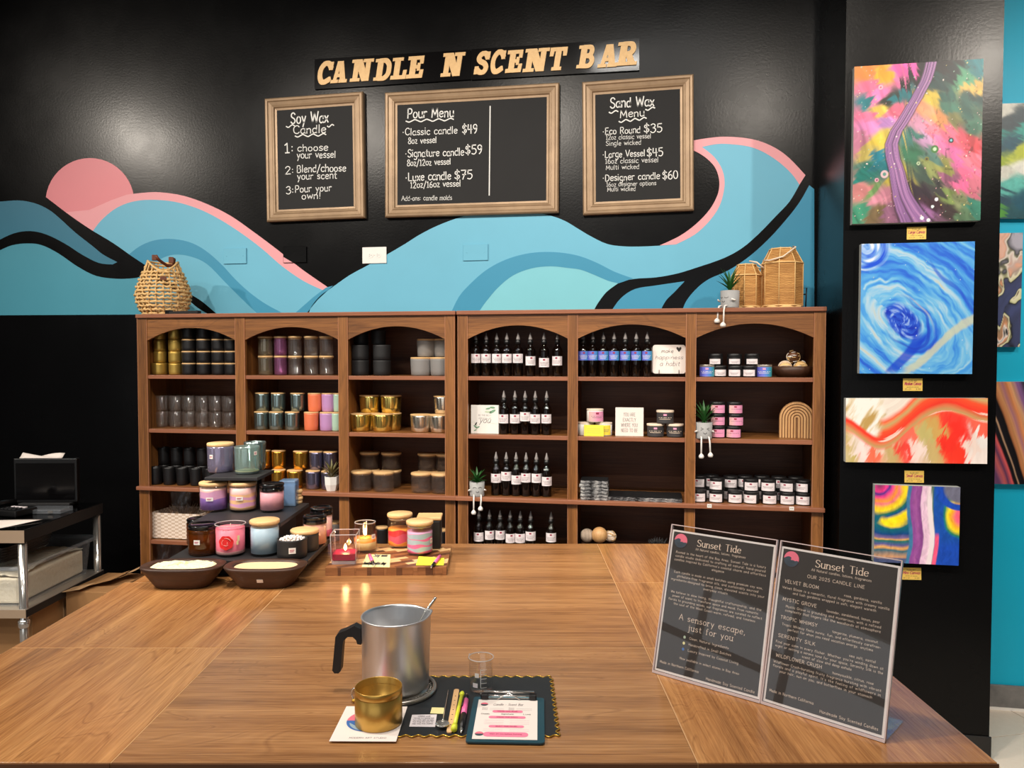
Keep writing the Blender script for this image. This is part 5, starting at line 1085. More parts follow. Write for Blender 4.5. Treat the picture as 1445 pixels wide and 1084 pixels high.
    for x, y, r1, a, b in [(.25, .69, .03, (214, 180, 186), (90, 140, 130)), (.64, .545, .03, (70, 120, 60), (190, 220, 180)), (.765, .495, .02, (20, 40, 40), (130, 200, 210)), (.19, .725, .016, (220, 160, 180), (120, 60, 80)), (.515, .63, .014, (180, 200, 160), (90, 110, 90)), (.21, .14, .018, (250, 180, 200), (200, 110, 120)), (.58, .605, .018, (120, 120, 60), (70, 60, 50)), (.55, .975, .015, (240, 240, 240), (255, 255, 255)), (.6, .99, .014, (240, 240, 240), (255, 255, 255)), (.66, .86, .014, (240, 240, 250), (255, 255, 255)), (.63, .905, .012, (230, 240, 240), (240, 255, 255))]:
        d = np.sqrt((u-x)**2+((v-y)*1.22)**2); c = mixc(c, a, ss(r1*1.1, r1*.9, d)); c = mixc(c, b, ss(r1*.55, r1*.4, d))
    return c
def paint2(u, v):
    w = .10*(fbm(u*2.5, v*2.5, 3, 2)-.5); x = u-.40+w; y = (v-.60)*1.15+.1*(fbm(u*2.5+7, v*2.5, 3, 4)-.5)
    a = math.radians(-38); xr = x*math.cos(a)-y*math.sin(a); yr = x*math.sin(a)+y*math.cos(a)
    rho = np.sqrt((xr*.62)**2+(yr*1.05)**2); th = np.arctan2(yr, xr)
    f = fbm(rho*13+.25*np.sin(th*2), th*.7+3, 4, 6); f2 = fbm(rho*42+fbm(u*9, v*9, 3, 7)*3, th*1.1, 3, 9)
    t = .62*f+.38*f2
    c = rampc(t, [(.18, (30, 66, 190)), (.34, (44, 104, 210)), (.46, (70, 150, 220)), (.56, (110, 180, 222)), (.66, (168, 200, 220)), (.76, (196, 190, 160)), (.9, (230, 234, 240))])
    core = ss(.135, .10, rho+.03*(fbm(u*12, v*12, 3, 3)-.5)); sw = fbm(rho*60+2*th, th*2, 3, 14)
    cc = rampc(sw, [(.3, (22, 50, 176)), (.55, (44, 90, 206)), (.75, (140, 170, 226))]); c = c*(1-core[..., None])+cc*core[..., None]
    tail = ss(.075, .04, np.abs((u-.50)+(v-.74)*.75+.03*np.sin(v*14)))*ss(.66, .74, v)*ss(1.02, .96, v); c = mixc(c, (20, 58, 196), tail*.85)
    arm = np.abs(rho-.175-.01*np.sin(th*5)); c = mixc(c, (26, 58, 186), .7*ss(.013, .006, arm)*ss(-1.6, .2, -np.abs(th+.2)+1.0))
    c = mixc(c, (216, 192, 150), .8*ss(.010, .004, np.abs(rho-.20))*ss(.35, .6, u)*ss(.75, .3, v))
    tr_ = np.sqrt((u-.05)**2+((v-.02)*1.1)**2); rt = fbm(tr_*40, np.arctan2(v, u)*1.0, 3, 21); c2 = rampc(rt, [(.3, (30, 80, 210)), (.55, (120, 170, 230)), (.75, (220, 226, 240))]); e = ss(.24, .17, tr_+.03*(fbm(u*8, v*8, 2, 2)-.5)); c = c*(1-e[..., None])+c2*e[..., None]
    band = np.abs(v-(.16+.9*np.clip(u-.62, 0, 1)**1.0+.25*np.clip(.6-u, 0, 1))-.02*np.sin(u*20)); c = mixc(c, (34, 74, 200), .7*ss(.03, .01, band)*ss(.55, .68, u))
    b2 = np.abs(v-(1.02-.62*(u-.32))+.03*np.sin(u*9)); c = mixc(c, (196, 196, 160), .75*ss(.05, .02, b2+.02*(fbm(u*30, v*10, 3, 5)-.5))*ss(.36, .45, u))
    return specks(c, u, v, 60, 8, [(220, 228, 236), (190, 200, 170)], .005, 1.15)
def paint3(u, v):
    s = v-(.30+.13*np.sin((u-.02)*7.2)*np.exp(-u*.6)*1.0-.22*ss(.35, .75, u)+.18*ss(.72, 1.0, u)*.3+.18*ss(0, .25, u)*(1-ss(.25, .55, u)))
    s = s+.04*(fbm(u*9, v*5, 3, 3)-.5)
    f = fbm(u*3+2, s*26, 4, 5)
    c = rampc(np.clip((s+.30)/.9, 0, 1), [(0, (232, 220, 208)), (.10, (238, 96, 60)), (.18, (196, 168, 110)), (.27, (240, 84, 50)), (.40, (236, 60, 44)), (.52, (196, 160, 104)), (.57, (238, 90, 66)), (.66, (200, 172, 112)), (.8, (230, 180, 160)), (1, (236, 226, 220))])
    c = c*(.86+.28*f[..., None]); c = mixc(c, (240, 222, 206), .8*ss(.64, .72, f)*ss(-.1, .0, s)*ss(.35, .2, s))
    k = (fbm(u*40+v*8, v*2.2, 4, 14)-.5)*.5; b = blobs(u+.12*k, v+k, [(.02, .9, (190, 170, 90)), (.12, .85, (236, 220, 214)), (.2, .9, (238, 110, 80)), (.27, .85, (226, 200, 180)), (.34, .9, (196, 168, 110)), (.42, .85, (238, 70, 60)), (.48, .6, (240, 110, 90)), (.53, .85, (238, 214, 206)), (.57, .6, (190, 176, 110)), (.63, .85, (196, 170, 110)), (.66, .5, (200, 160, 90)), (.72, .75, (240, 52, 40)), (.8, .55, (240, 50, 40)), (.8, .9, (240, 56, 40)), (.9, .72, (236, 214, 204)), (.97, .62, (230, 224, 220)), (.92, .92, (236, 222, 216)), (.75, .4, (238, 60, 50)), (.98, .45, (240, 100, 80))], 8, .05, 9, 11, .5)
    e = ss(.16, .24, s)*ss(.02, .3, u+.2); c = c*(1-e[..., None])+b*(.9+.2*fbm(u*30, v*4, 3, 2)[..., None])*e[..., None]
    tl = ss(.30, .24, u+.1*(fbm(u*8, v*8, 3, 4)-.5))*ss(.02, -.05, s-.02); w = fbm(u*22+v*6, v*3, 4, 9); c4 = rampc(w, [(.3, (186, 152, 88)), (.45, (214, 196, 160)), (.6, (240, 234, 226))]); return c*(1-tl[..., None])+c4*tl[..., None]
def paint4(u, v):
    w = .03*(fbm(u*4, v*4, 3, 1)-.5)+.02*np.sin(v*7)
    def rings(cx, cy, sx, sy, seed, st, k=1.0):
        d = np.sqrt(((u-cx)*sx)**2+((v-cy)*sy)**2)+.08*(fbm(u*5, v*5, 3, seed)-.5); return rampc(np.clip(d*k, 0, 1), st)
    lf = rings(.05, .0, 1.0, 1.0, 3, [(0, (150, 60, 110)), (.12, (236, 60, 140)), (.18, (60, 50, 140)), (.25, (240, 70, 140)), (.34, (244, 150, 50)), (.40, (240, 120, 130)), (.48, (246, 196, 50)), (.56, (250, 220, 40)), (.66, (30, 110, 90)), (.72, (26, 80, 140)), (.80, (250, 224, 30)), (.92, (246, 220, 30)), (1, (20, 90, 110))], 1.7)
    lo = rings(.2, .45, .55, 1.0, 5, [(0, (250, 226, 30)), (.14, (250, 220, 30)), (.2, (20, 100, 110)), (.35, (20, 70, 130)), (.45, (120, 100, 150)), (.5, (220, 170, 90)), (.54, (20, 110, 100)), (.66, (90, 90, 150)), (.74, (230, 170, 90)), (.8, (30, 100, 120)), (.95, (200, 150, 110)), (1, (80, 90, 130))], 2.0)
    e = ss(.3, .42, v-.12*np.sin(u*6)); c = lf*(1-e[..., None])+lo*e[..., None]
    c = mixc(c, (64, 120, 160), ss(.38, .40, u+w)); st = fbm(u*60, v*5, 3, 7)
    c = mixc(c, (140, 74, 150), ss(.425, .44, u+w)); c = mixc(c, (170, 96, 160), ss(.44, .5, u+w)*st); c = mixc(c, (120, 60, 130), ss(.50, .53, u+w)*.6); c = mixc(c, (226, 190, 214), ss(.55, .565, u+w)); c = mixc(c, (240, 222, 226), ss(.60, .66, u+w)*.8)
    c = mixc(c, (70, 110, 90), ss(.66, .675, u+w*.6)); c = mixc(c, (30, 80, 170), ss(.69, .71, u+w*.5-.0*v)); 
    rt = rings(1.05, .35, 1.0, .9, 8, [(0, (250, 80, 90)), (.2, (244, 100, 130)), (.3, (250, 170, 50)), (.42, (246, 220, 40)), (.52, (40, 130, 90)), (.6, (26, 80, 170)), (1, (26, 70, 170))], 2.2)
    e = ss(.78, .80, u+w+.1*np.abs(v-.35))*ss(.78, .6, v); c = c*(1-e[..., None])+rt*e[..., None]
    c = mixc(c, (110, 110, 130), ss(.22, .16, np.sqrt((u-1)**2+(v-.02)**2))); c = mixc(c, (30, 74, 180), ss(.05, .03, np.abs(np.sqrt((u-1)**2+(v-.02)**2)-.24)))
    c = mixc(c, (28, 74, 178), ss(.74, .78, u+w)*ss(.68, .78, v+.1*(u-.8))); c = mixc(c, (240, 90, 130), ss(.03, .015, np.abs(u-.72+w))*ss(.58, .66, v)); c = c*(.72+.56*fbm(u*40+6*fbm(u*6, v*6, 3, 2), v*14, 4, 19)[..., None]); c = mixc(c, (236, 222, 226), ss(.035, .02, np.abs(u-.665+w))*ss(.0, .2, v))
    return c
def paint5(u, v):
    pts = [(.05, .03, (206, 206, 196)), (.5, .02, (200, 200, 190)), (.1, .18, (40, 60, 70)), (.3, .14, (40, 62, 72)), (.6, .12, (40, 60, 70)), (.0, .3, (20, 140, 130)), (.3, .24, (40, 150, 140)), (.7, .22, (30, 130, 120)), (.02, .4, (14, 70, 90)), (.2, .34, (16, 76, 96)), (.5, .3, (20, 80, 90)), (.05, .48, (150, 170, 40)), (.3, .42, (180, 190, 60)), (.6, .36, (150, 180, 50)), (.1, .58, (206, 206, 196)), (.4, .54, (220, 220, 212)), (.8, .5, (190, 200, 190)), (.2, .7, (90, 180, 170)), (.5, .66, (60, 150, 140)), (.1, .84, (30, 70, 90)), (.4, .82, (20, 80, 100)), (.02, .96, (80, 150, 60)), (.3, .96, (30, 80, 90)), (.8, .9, (20, 70, 90))]
    k = (fbm(v*30-u*10, u*3+v, 4, 4)-.5)*.25; return blobs(u+k, v-.35*k, pts, 7, .05, 6, 5, 1.6)*(.8+.4*fbm(u*30, v*30, 4, 1)[..., None])
def paint6(u, v):
    f = fbm(u*3+fbm(u*3, v*4, 3, 4)*3, v*4+fbm(u*4+4, v*3, 3, 5)*3, 3, 8); c = rampc(f, [(.25, (70, 78, 120)), (.42, (60, 66, 96)), (.47, (30, 30, 32)), (.5, (206, 206, 160)), (.56, (226, 220, 190)), (.6, (120, 110, 90)), (.66, (214, 150, 110)), (.72, (236, 226, 220)), (.8, (40, 40, 40))])
    t = ss(.35, .2, v+.1*np.sin(u*6)); return c*(1-.7*t[..., None])+.7*t[..., None]*rampc(f, [(.3, (200, 196, 206)), (.5, (30, 30, 30)), (.53, (226, 214, 214)), (.7, (224, 160, 130))])
def paint7(u, v):
    t = (u-.5)/.28; s = v-.62*t+.10*(fbm(u*4, v*3, 3, 3)-.5)-.12*t*t; f = fbm(s*16, v*1.5, 4, 5)
    c = rampc((s+1)/2.2, [(0, (30, 60, 66)), (.12, (50, 50, 60)), (.22, (130, 90, 140)), (.30, (200, 150, 110)), (.36, (206, 130, 80)), (.42, (150, 100, 110)), (.47, (214, 150, 100)), (.52, (190, 120, 76)), (.545, (18, 16, 20)), (.62, (22, 18, 24)), (.635, (190, 150, 120)), (.65, (20, 18, 22)), (.69, (24, 20, 28)), (.71, (214, 90, 90)), (.76, (90, 56, 90)), (.80, (206, 100, 100)), (.86, (110, 70, 110)), (1, (60, 40, 60))])
    return c*(.6+.8*f[..., None])
def canvas(name, label, cs, yf, fn, dep=.035, res=1.15, parent=None):
    c, w, h, a = quadplane(cs, yf-dep)
    t = thing(name, label, 'painting', (c.x, yf, c.z)); t.rotation_euler = (0, -a, 0)
    nx, nz = int(abs(cs[1][0]-cs[0][0])*res)+1, int(abs(cs[3][1]-cs[0][1])*res)+1
    uu = np.linspace(0, 1, nx); vv = np.linspace(0, 1, nz); U, V = np.meshgrid(uu, vv)
    colr = np.clip(fn(U, V), 0, 1)
    co = np.stack([(U-.5)*w, np.full_like(U, -dep), (.5-V)*h], -1).reshape(-1, 3)
    idx = np.arange(nx*nz).reshape(nz, nx); q = np.stack([idx[1:, :-1], idx[1:, 1:], idx[:-1, 1:], idx[:-1, :-1]], -1).reshape(-1, 4)
    me = bpy.data.meshes.new('painted_face'); me.from_pydata(co.tolist(), [], q.tolist())
    ca = me.color_attributes.new('Col', 'FLOAT_COLOR', 'POINT'); rgba = np.ones((nx*nz, 4), dtype=np.float32); rgba[:, :3] = colr.reshape(-1, 3); ca.data.foreach_set('color', rgba.ravel())
    me.materials.append(MATS['vpaint']); me.polygons.foreach_set('use_smooth', [True]*len(me.polygons)); me.update()
    part('painted_face', me, t)
    part('canvas_edge', MB().box(-w/2, w/2, -dep+.0008, -.002, -h/2, h/2, 'edge_paint', 0), t)
    return t
mottled('edge_paint', C(196, 196, 190), C(150, 160, 160), 30, .5)
canvas('poured_painting', 'large poured painting with purple stream through pink and teal, topmost on the column', [(1205, 93), (1387, 84), (1384.5, 311), (1203.5, 316)], YP, paint1)
canvas('poured_painting', 'blue swirling poured painting, second from the top on the column', [(1215.5, 344), (1375.5, 341), (1372, 528), (1213, 527)], YP, paint2)
canvas('poured_painting', 'wide red, gold and white poured painting on the column', [(1194, 562), (1394, 562), (1393, 654), (1193, 653)], YP, paint3, res=1.3)
canvas('poured_painting', 'small multicoloured painting with purple stripe, lowest on the column', [(1235, 684), (1355, 688), (1353, 798.5), (1233, 793)], YP, paint4, res=1.3)
XR1 = 1545
canvas('poured_painting', 'green and teal poured painting, top of the turquoise wall', [(1402, 143), (1530, 147), (1530, 309), (1402, 305)], YW, paint5)
canvas('poured_painting', 'cream, navy and black marbled painting in the middle of the turquoise wall', [(1325, 329.5), (1442.5, 330), (1440.5, 490), (1325, 489)], YW, paint6)
canvas('poured_painting', 'dark orange and black striped painting, lowest on the turquoise wall', [(1340, 538), (1475, 540), (1475, 684), (1340, 682)], YW, paint7)
def tagcard(cs, word, label):
    c, w, h, a = quadplane(cs, YP-.002); t = thing('price_card', label, 'price card', (c.x, YP, c.z)); t.rotation_euler = (0, -a, 0)
    part('card', MB().box(-w/2, w/2, -.002, 0, -h/2, h/2, 'gold_card'), t); mb = MB()
    text(mb, 'FLUID ART', Vector((0, -.0024, h*.26)), Xv, Zv, 'dark_ink', cap=h*.1, width=w*.45, weight=.9, align='c')
    text(mb, word+' Canvas', Vector((0, -.0024, -.03*h)), Xv, Zv, 'tag_red', cap=h*.24, width=w*.86, weight=1.1, slant=.25, align='c')
    text(mb, 'acrylic on canvas', Vector((0, -.0024, -h*.22)), Xv, Zv, 'dark_ink', cap=h*.08, width=w*.6, weight=.9, align='c')
    text(mb, '20 x 24       $ 120', Vector((0, -.0024, -h*.4)), Xv, Zv, 'dark_ink', cap=h*.09, width=w*.8, weight=1, align='c')
    part('lettering', mb, t)
tagcard([(1280, 320.5), (1307, 320), (1307, 337.5), (1279.5, 338)], 'Large', 'small gold price card under the topmost purple stream painting')
tagcard([(1274.5, 534.5), (1302, 534), (1301.5, 551.5), (1274, 552)], 'Medium', 'small gold price card under the blue swirl painting')
tagcard([(1276.5, 664.5), (1304, 664.5), (1303.5, 681.5), (1276.5, 681)], 'Small', 'small gold price card under the red and gold painting')
tagcard([(1272, 801), (1300, 801.5), (1300, 818.5), (1272, 818)], 'Mini', 'small gold price card under the lowest painting, beside the sign holder')
# ================================================================ TABLE
TZ = 1.0
def CF(xc, zc, h=0.0):
    """camera-aligned floor frame: right, forward, height"""
    return Vector((xc*math.cos(YAW)-zc*math.sin(YAW), xc*math.sin(YAW)+zc*math.cos(YAW), h))
xl, xm1, xm2, xr = -1.040, -.596, .276, .722
zf, z1, z2, zb = 1.122, 1.577, 2.042, 2.474
tb = thing('pouring_table', 'large oak-topped table of nine panels in the foreground', 'table', CF(0, 0), YAW)
cols = [(xl, xm1, 'oak_y'), (xm1, xm2, 'oak_x'), (xm2, xr, 'oak_y')]; rows = [(zf, z1), (z1, z2), (z2, zb)]
for i, (a, b, m) in enumerate(cols):
    for j, (c_, d) in enumerate(rows):
        a2 = a+.022 if (i == 0 and j == 2) else a
        cx, cy = (a2+b)/2, (c_+d)/2; g_ = .0009
        part('top_panel', MB().box(a2-cx+g_, b-cx-g_, c_-cy+g_, d-cy-g_, -.028, 0, m, .0012), tb, None, (cx, cy, TZ))
for x in (xm1, xm2): part('seam_strip', MB().box(x-.0009, x+.0009, zf+.001, zb-.001, TZ-.02, TZ-.0004, 'oak_seam'), tb)
for z in (z1, z2): part('seam_strip', MB().box(xl+.002, xr-.002, z-.0009, z+.0009, TZ-.02, TZ-.0005, 'oak_seam'), tb)
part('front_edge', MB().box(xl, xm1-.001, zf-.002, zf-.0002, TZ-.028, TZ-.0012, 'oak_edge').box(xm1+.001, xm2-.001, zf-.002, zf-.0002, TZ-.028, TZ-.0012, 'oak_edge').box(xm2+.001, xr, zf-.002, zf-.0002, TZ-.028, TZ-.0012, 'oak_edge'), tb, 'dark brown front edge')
part('top_frame', MB().box(xl+.03, xr-.02, zf+.02, zb-.02, TZ-.09, TZ-.0285, 'case_h'), tb)
for x in (xl+.08, xm1, xm2, xr-.08):
    for y in (zf+.08, zb-.08): part('leg', MB().box(x-.03, x+.03, y-.03, y+.03, 0, TZ-.09, 'case_v'), tb)
# ---------------------------------------------------------------- placing by the foot of a thing on a flat surface
def on(px, py, r=0, z=TZ):
    P = TP(px, py, z); d = Vector((P.x, P.y, 0)).normalized(); P = P+d*r; P.z = z+.0003; return P
# ---- pouring pitcher on its trivet
mat_z = TZ+.0022
def mat_thing():
    a0, a1, b0, b1 = -.262, .0735, 1.2, 1.428
    n = 0; pts = []; S = .0195; A = .0034
    def edge(p, q):
        p, q = Vector(p), Vector(q); L = (q-p).length; k = max(2, round(L/S))*6; d = (q-p)/k; nm = Vector((d.y, -d.x)).normalized()
        return [tuple(p+d*i+nm*A*math.sin(2*PI*i/6)) for i in range(k)]
    for p, q in (((a0, b0), (a1, b0)), ((a1, b0), (a1, b1)), ((a1, b1), (a0, b1)), ((a0, b1), (a0, b0))): pts += edge(p, q)
    cx, cy = (a0+a1)/2, (b0+b1)/2; pts = [(x-cx, y-cy) for x, y in pts]
    t = thing('placemat', 'black placemat with gold scalloped edge under the candle-making tools', 'placemat', CF(cx, cy, TZ+.0003), YAW)
    part('mat', MB().prism(pts, 0, .0015, 'mat_black'), t)
    part('gold_edge', MB().tube([(x, y, .0014) for x, y in pts], .0013, 'gold_edge', 5, True), t, 'gold scalloped edge')
mat_thing()
tf = on(585, 993, 0, TZ); cp = CF(-.2095, 1.39); cp = on(558.5, 996.5, .061, TZ); cp.z = mat_z
t = thing('trivet', 'round silver slotted trivet under the pouring pitcher', 'trivet', cp+Vector((0.004, 0, 0)))
mb = MB(); R = .070
mb.lathe([(R-.007, 0), (R, .001), (R, .006), (R-.002, .0075), (R-.006, .0075), (R-.007, .006)], 'steel', 48).lathe([(.0, .0), (.056, 0), (.056, .0065), (0, .0065)], 'steel', 40)
part('plate', mb, t); mb = MB()
for i in range(56):
    a = 2*PI*i/56; c_, s_ = math.cos(a), math.sin(a); c2, s2 = math.cos(a+.05), math.sin(a+.05)
    mb.tube([(.056*c_, .056*s_, .004), (.064*c2, .064*s2, .004)], .0012, 'steel', 4)
part('slotted_ring', mb, t)
t = thing('pouring_pitcher', 'brushed aluminium pouring pitcher with black handle', 'pitcher', cp+Vector((0, 0, .0078)), YAW)
R = .0595; H = .128
mb = MB().lathe([(0, 0), (R-.004, 0), (R-.001, .002), (R, .005), (R, H-.004), (R+.0012, H-.002), (R+.002, H), (R+.001, H+.0015), (R-.001, H+.001), (R-.0022, H-.004), (R-.0022, .004), (0, .0035)], 'brushed', 64)
# pinch a small spout on the far right rim
for i, v in enumerate(mb.v):
    a = math.atan2(v[1], v[0]); 
    if v[2] > H-.02 and math.hypot(v[0], v[1]) > R-.01:
        k = math.exp(-((a-.25)/.22)**2)*(v[2]-(H-.02))/.02; mb.v[i] = (v[0]*(1+.10*k), v[1]*(1+.10*k), v[2]+.003*k)
part('pot_body', mb, t)
hm = MB(); prof = [(-.060, .106), (-.060, .078), (-.067, .079), (-.069, .086), (-.075, .092), (-.084, .092), (-.091, .086), (-.093, .078), (-.097, .030), (-.101, .026), (-.108, .026), (-.112, .031), (-.106, .092), (-.101, .099), (-.088, .1035), (-.072, .112)]
hm.prism([(x, z) for x, z in prof], -.010, .010, 'black_matte', 'Y'); hm.mesh
o = part('handle', hm, t, 'black plastic handle'); bv = o.modifiers.new('bevel', 'BEVEL'); bv.width = .003; bv.segments = 2; bv.limit_method = 'ANGLE'
t2 = thing('stirring_spoon', 'steel spoon leaning inside the pouring pitcher', 'spoon', cp+Vector((0, 0, .0078)), YAW)
part('handle', MB().tube([(-.02, -.01, .012), (.05, .028, H*.97), (.066, .036, H+.016), (.069, .038, H+.021)], [.0022, .0022, .003, .0026], 'chrome', 8), t2)
part('bowl', MB().lathe([(0, 0), (.014, .002), (.018, .007)], 'chrome', 16), t2, None, (-.022, -.01, .0045))
# ---- gold tin on postcard
cardc = [TP(487, 1000, TZ), TP(573, 1000, TZ), TP(561, 1050, TZ), TP(466.5, 1049.5, TZ)]
pc = sum(cardc, Vector())/4; Xp = (cardc[2]-cardc[3]).normalized(); ang = math.atan2(Xp.y, Xp.x)
t = thing('postcard', 'white card with pink and blue round logo under the gold tin', 'card', (pc.x, pc.y, TZ+.0032), ang)
w = ((cardc[1]-cardc[0]).length+(cardc[2]-cardc[3]).length)/2; h = (cardc[0]-cardc[3]).length
part('card_sheet', MB().box(-w/2, w/2, -h/2, h/2, 0, .0006, 'paper'), t)
mb = MB(); cx, cy, rc = -.002, .008, w*.36
def disc(mb, cx, cy, r, a0, a1, z, m, n=24, wav=None): 
    pts = [(cx+r*math.cos(a0+(a1-a0)*k/n), cy+r*math.sin(a0+(a1-a0)*k/n)) for k in range(n+1)]
    mb.add([(x, y, z) for x, y in pts], [tuple(range(len(pts)))], m)
disc(mb, cx, cy, rc, 0, PI, .0008, 'logo_pink'); disc(mb, cx, cy, rc, PI, 2*PI, .0008, 'blue_ink'); disc(mb, cx, cy-.003, rc*.85, PI*1.05, PI*1.5, .0009, 'wax_blue', 10)
text(mb, 'MODERN ART STUDIO', Vector((0.006, -h*.43, .0008)), Vector((1, 0, 0)), Vector((0, 1, 0)), 'grey_ink', cap=.0042, width=w*.56, weight=1, align='c')
part('print', mb, t)
P = on(534.5, 1035, .0385, TZ+.004); t = thing('gold_tin', 'open gold candle tin on the postcard in front of the pitcher', 'tin', P, YAW)
R = .0385; H = .060
part('tin_body', MB().lathe([(0, 0), (R-.001, 0), (R, .0012), (R, H-.0135), (R-.0012, H-.0125), (R-.0012, H-.0115), (R, H-.0105), (R, H-.001), (R-.0006, H), (R-.0012, H-.001), (R-.0012, .002), (0, .0015)], 'gold_tin', 64), t)
# clear bead / cellophane bit behind the tin
t = thing('glass_ornament', 'tiny clear and gold ornament between the gold tin and table', 'ornament', on(500, 990, .0, TZ+.0022)); part('clear_ring', MB().tube([(.006*math.cos(a), .002, .012+.010*math.sin(a)) for a in [2*PI*k/14 for k in range(14)]], .0016, 'chrome', 5, True), t); part('gold_foot', MB().lathe([(0, 0), (.005, 0), (.004, .004), (0, .004)], 'gold_edge', 10), t)
# ---- beaker
P = on(679, 981, .0215, mat_z); t = thing('glass_beaker', 'small clear glass beaker with measuring marks beside the clipboard', 'beaker', P, YAW); R = .0215; H = .06
mb = MB().lathe([(0, .0), (R-.003, 0), (R-.0005, .002), (R, .006), (R, H-.004), (R+.0012, H-.001), (R+.0015, H), (R-.0002, H-.0015), (R-.0012, H-.005), (R-.0012, .006), (R-.003, .002), (0, .0016)], 'glass', 32)
for i, v in enumerate(mb.v):
    a = math.atan2(v[1], v[0])
    if v[2] > H-.006: k = math.exp(-((abs(a)-2.7)/.25)**2); mb.v[i] = (v[0]*(1+.12*k), v[1]*(1+.12*k), v[2]+.001*k)
part('glass_body', mb, t); part('rim_glint', MB().tube([((R+.0008)*math.cos(a), (R+.0008)*math.sin(a), H) for a in [2*PI*k/32 for k in range(32)]], .0009, 'glass_rim_glint', 6, True), t)  # whitish ring paints the bright line on the beaker rim
mk = MB().patch(R+.0003, .012, .020, -.7, -.25, 'label_white', 4)
for k in range(5): mk.patch(R+.0003, .012+.008*k, .0128+.008*k, .0, .5, 'white', 3)
mk.patch(R+.0003, .012, .046, -.02, .02, 'white', 1); mk.patch(R+.0003, .030, .038, -.5, -.15, 'white', 1); part('markings', mk, t, 'white printed measuring marks')
# ---- clipboard
cc = [TP(672, 984, TZ+.004), TP(770.5, 985.5, TZ+.004), TP(765.5, 1049.5, TZ+.004), TP(653, 1047.5, TZ+.004)]
pc = sum(cc, Vector())/4; Xp = ((cc[2]-cc[3])+(cc[1]-cc[0])).normalized(); ang = math.atan2(Xp.y, Xp.x)
w = ((cc[1]-cc[0]).length+(cc[2]-cc[3]).length)/2; h = ((cc[0]-cc[3]).length+(cc[1]-cc[2]).length)/2
t = thing('clipboard', 'small teal clipboard holding a pink and white scent order form', 'clipboard', (pc.x, pc.y, mat_z), ang)
part('board', MB().prism(rr(-w/2, w/2, -h/2, h/2, .006), 0, .0026, 'teal_board'), t)
pw, ph = w*.83, h*.87
pr = MB().box(-pw/2-.001, pw/2-.001, -h/2+.008, -h/2+.008+ph, .0028, .0034, 'paper'); sh = part('form_sheet', pr, t); y0 = -h/2+.008
mb = MB(); X2, Y2 = Vector((1, 0, 0)), Vector((0, 1, 0)); Zp = .0037
text(mb, 'Candle & Scent Bar', Vector((0, y0+ph*.84, Zp)), X2, Y2, 'grey_ink', cap=ph*.055, width=pw*.5, weight=.6, slant=.2, align='c')
for yy, w0, hh in ((.68, .50, .030), (.53, .60, .030), (.30, .56, .030), (.11, .70, .055)):
    mb.add([(x, y, Zp) for x, y in rr(-pw*w0/2, pw*w0/2, y0+ph*yy-ph*hh, y0+ph*yy+ph*hh, ph*hh*.95)], [tuple(range(20))], 'pink_ink')
for s, yy, ww, m in (('CHOOSE YOUR VESSEL', .67, .34, 'tag_red'), ('CHOOSE YOUR SCENTS', .52, .34, 'tag_red'), ('SELECT YOUR COLORS', .29, .34, 'tag_red'), ('Wait 24 hrs before burning', .105, .5, 'tag_red')): text(mb, s, Vector((0, y0+ph*yy, Zp+.0002)), X2, Y2, m, cap=ph*.024, width=pw*ww, weight=1, align='c')
for x, s, ww in ((-.36, 'Classic', .14), (0, 'Signature', .2), (.32, 'Luxe', .12)): text(mb, s, Vector((x*pw, y0+ph*.60, Zp)), X2, Y2, 'dark_ink', cap=ph*.028, width=pw*ww, weight=1, align='c')
for x, s, yy in ((-.38, 'Name', .76), (-.38, 'Date', .72), (.06, 'Phone', .76), (.06, 'Email', .72)): text(mb, s, Vector((x*pw, y0+ph*yy, Zp)), X2, Y2, 'grey_ink', cap=ph*.02, width=pw*.09, weight=1, align='c')
for yy in (.755, .715): mb.box(-pw*.30, -pw*.06, y0+ph*yy, y0+ph*yy+.0002, Zp-.0001, Zp, 'grey_ink').box(pw*.14, pw*.4, y0+ph*yy, y0+ph*yy+.0002, Zp-.0001, Zp, 'grey_ink')
for yy in (.45, .40, .36, .23, .19): mb.box(-pw*.36, -pw*.05, y0+ph*yy, y0+ph*yy+.00025, Zp-.0001, Zp, 'label_pink').box(pw*.05, pw*.36, y0+ph*yy, y0+ph*yy+.00025, Zp-.0001, Zp, 'label_pink')
for cx, cy, r in ((-pw*.40, y0+ph*.87, ph*.045), (-pw*.41, y0+ph*.12, ph*.05)): disc(mb, cx, cy, r, 0, PI, Zp, 'logo_pink', 12); disc(mb, cx, cy, r, PI, 2*PI, Zp, 'logo_navy', 12)
part('form_print', mb, sh)
ct = h/2-.006
cl = part('clip', MB().box(-w*.31, w*.31, ct-.004, ct+.004, .0034, .006, 'chrome', .001).tube([(-w*.36, ct+.002, .0135), (w*.36, ct+.002, .0135)], .0023, 'chrome', 8).tube([(-w*.36, ct-.003, .009), (w*.36, ct-.003, .009)], .0016, 'chrome', 8).tube([(-w*.16, ct-.008, .005), (-w*.05, ct-.002, .010), (0, ct-.001, .013), (w*.05, ct-.002, .010), (w*.16, ct-.008, .005)], .0012, 'chrome', 6), t, 'chrome spring clip')
for s in (-1, 1): part('rubber_grip', MB().box(s*w*.34-.0065, s*w*.34+.0065, ct-.009, ct+.004, .0036, .0125, 'black_matte', .002), cl)
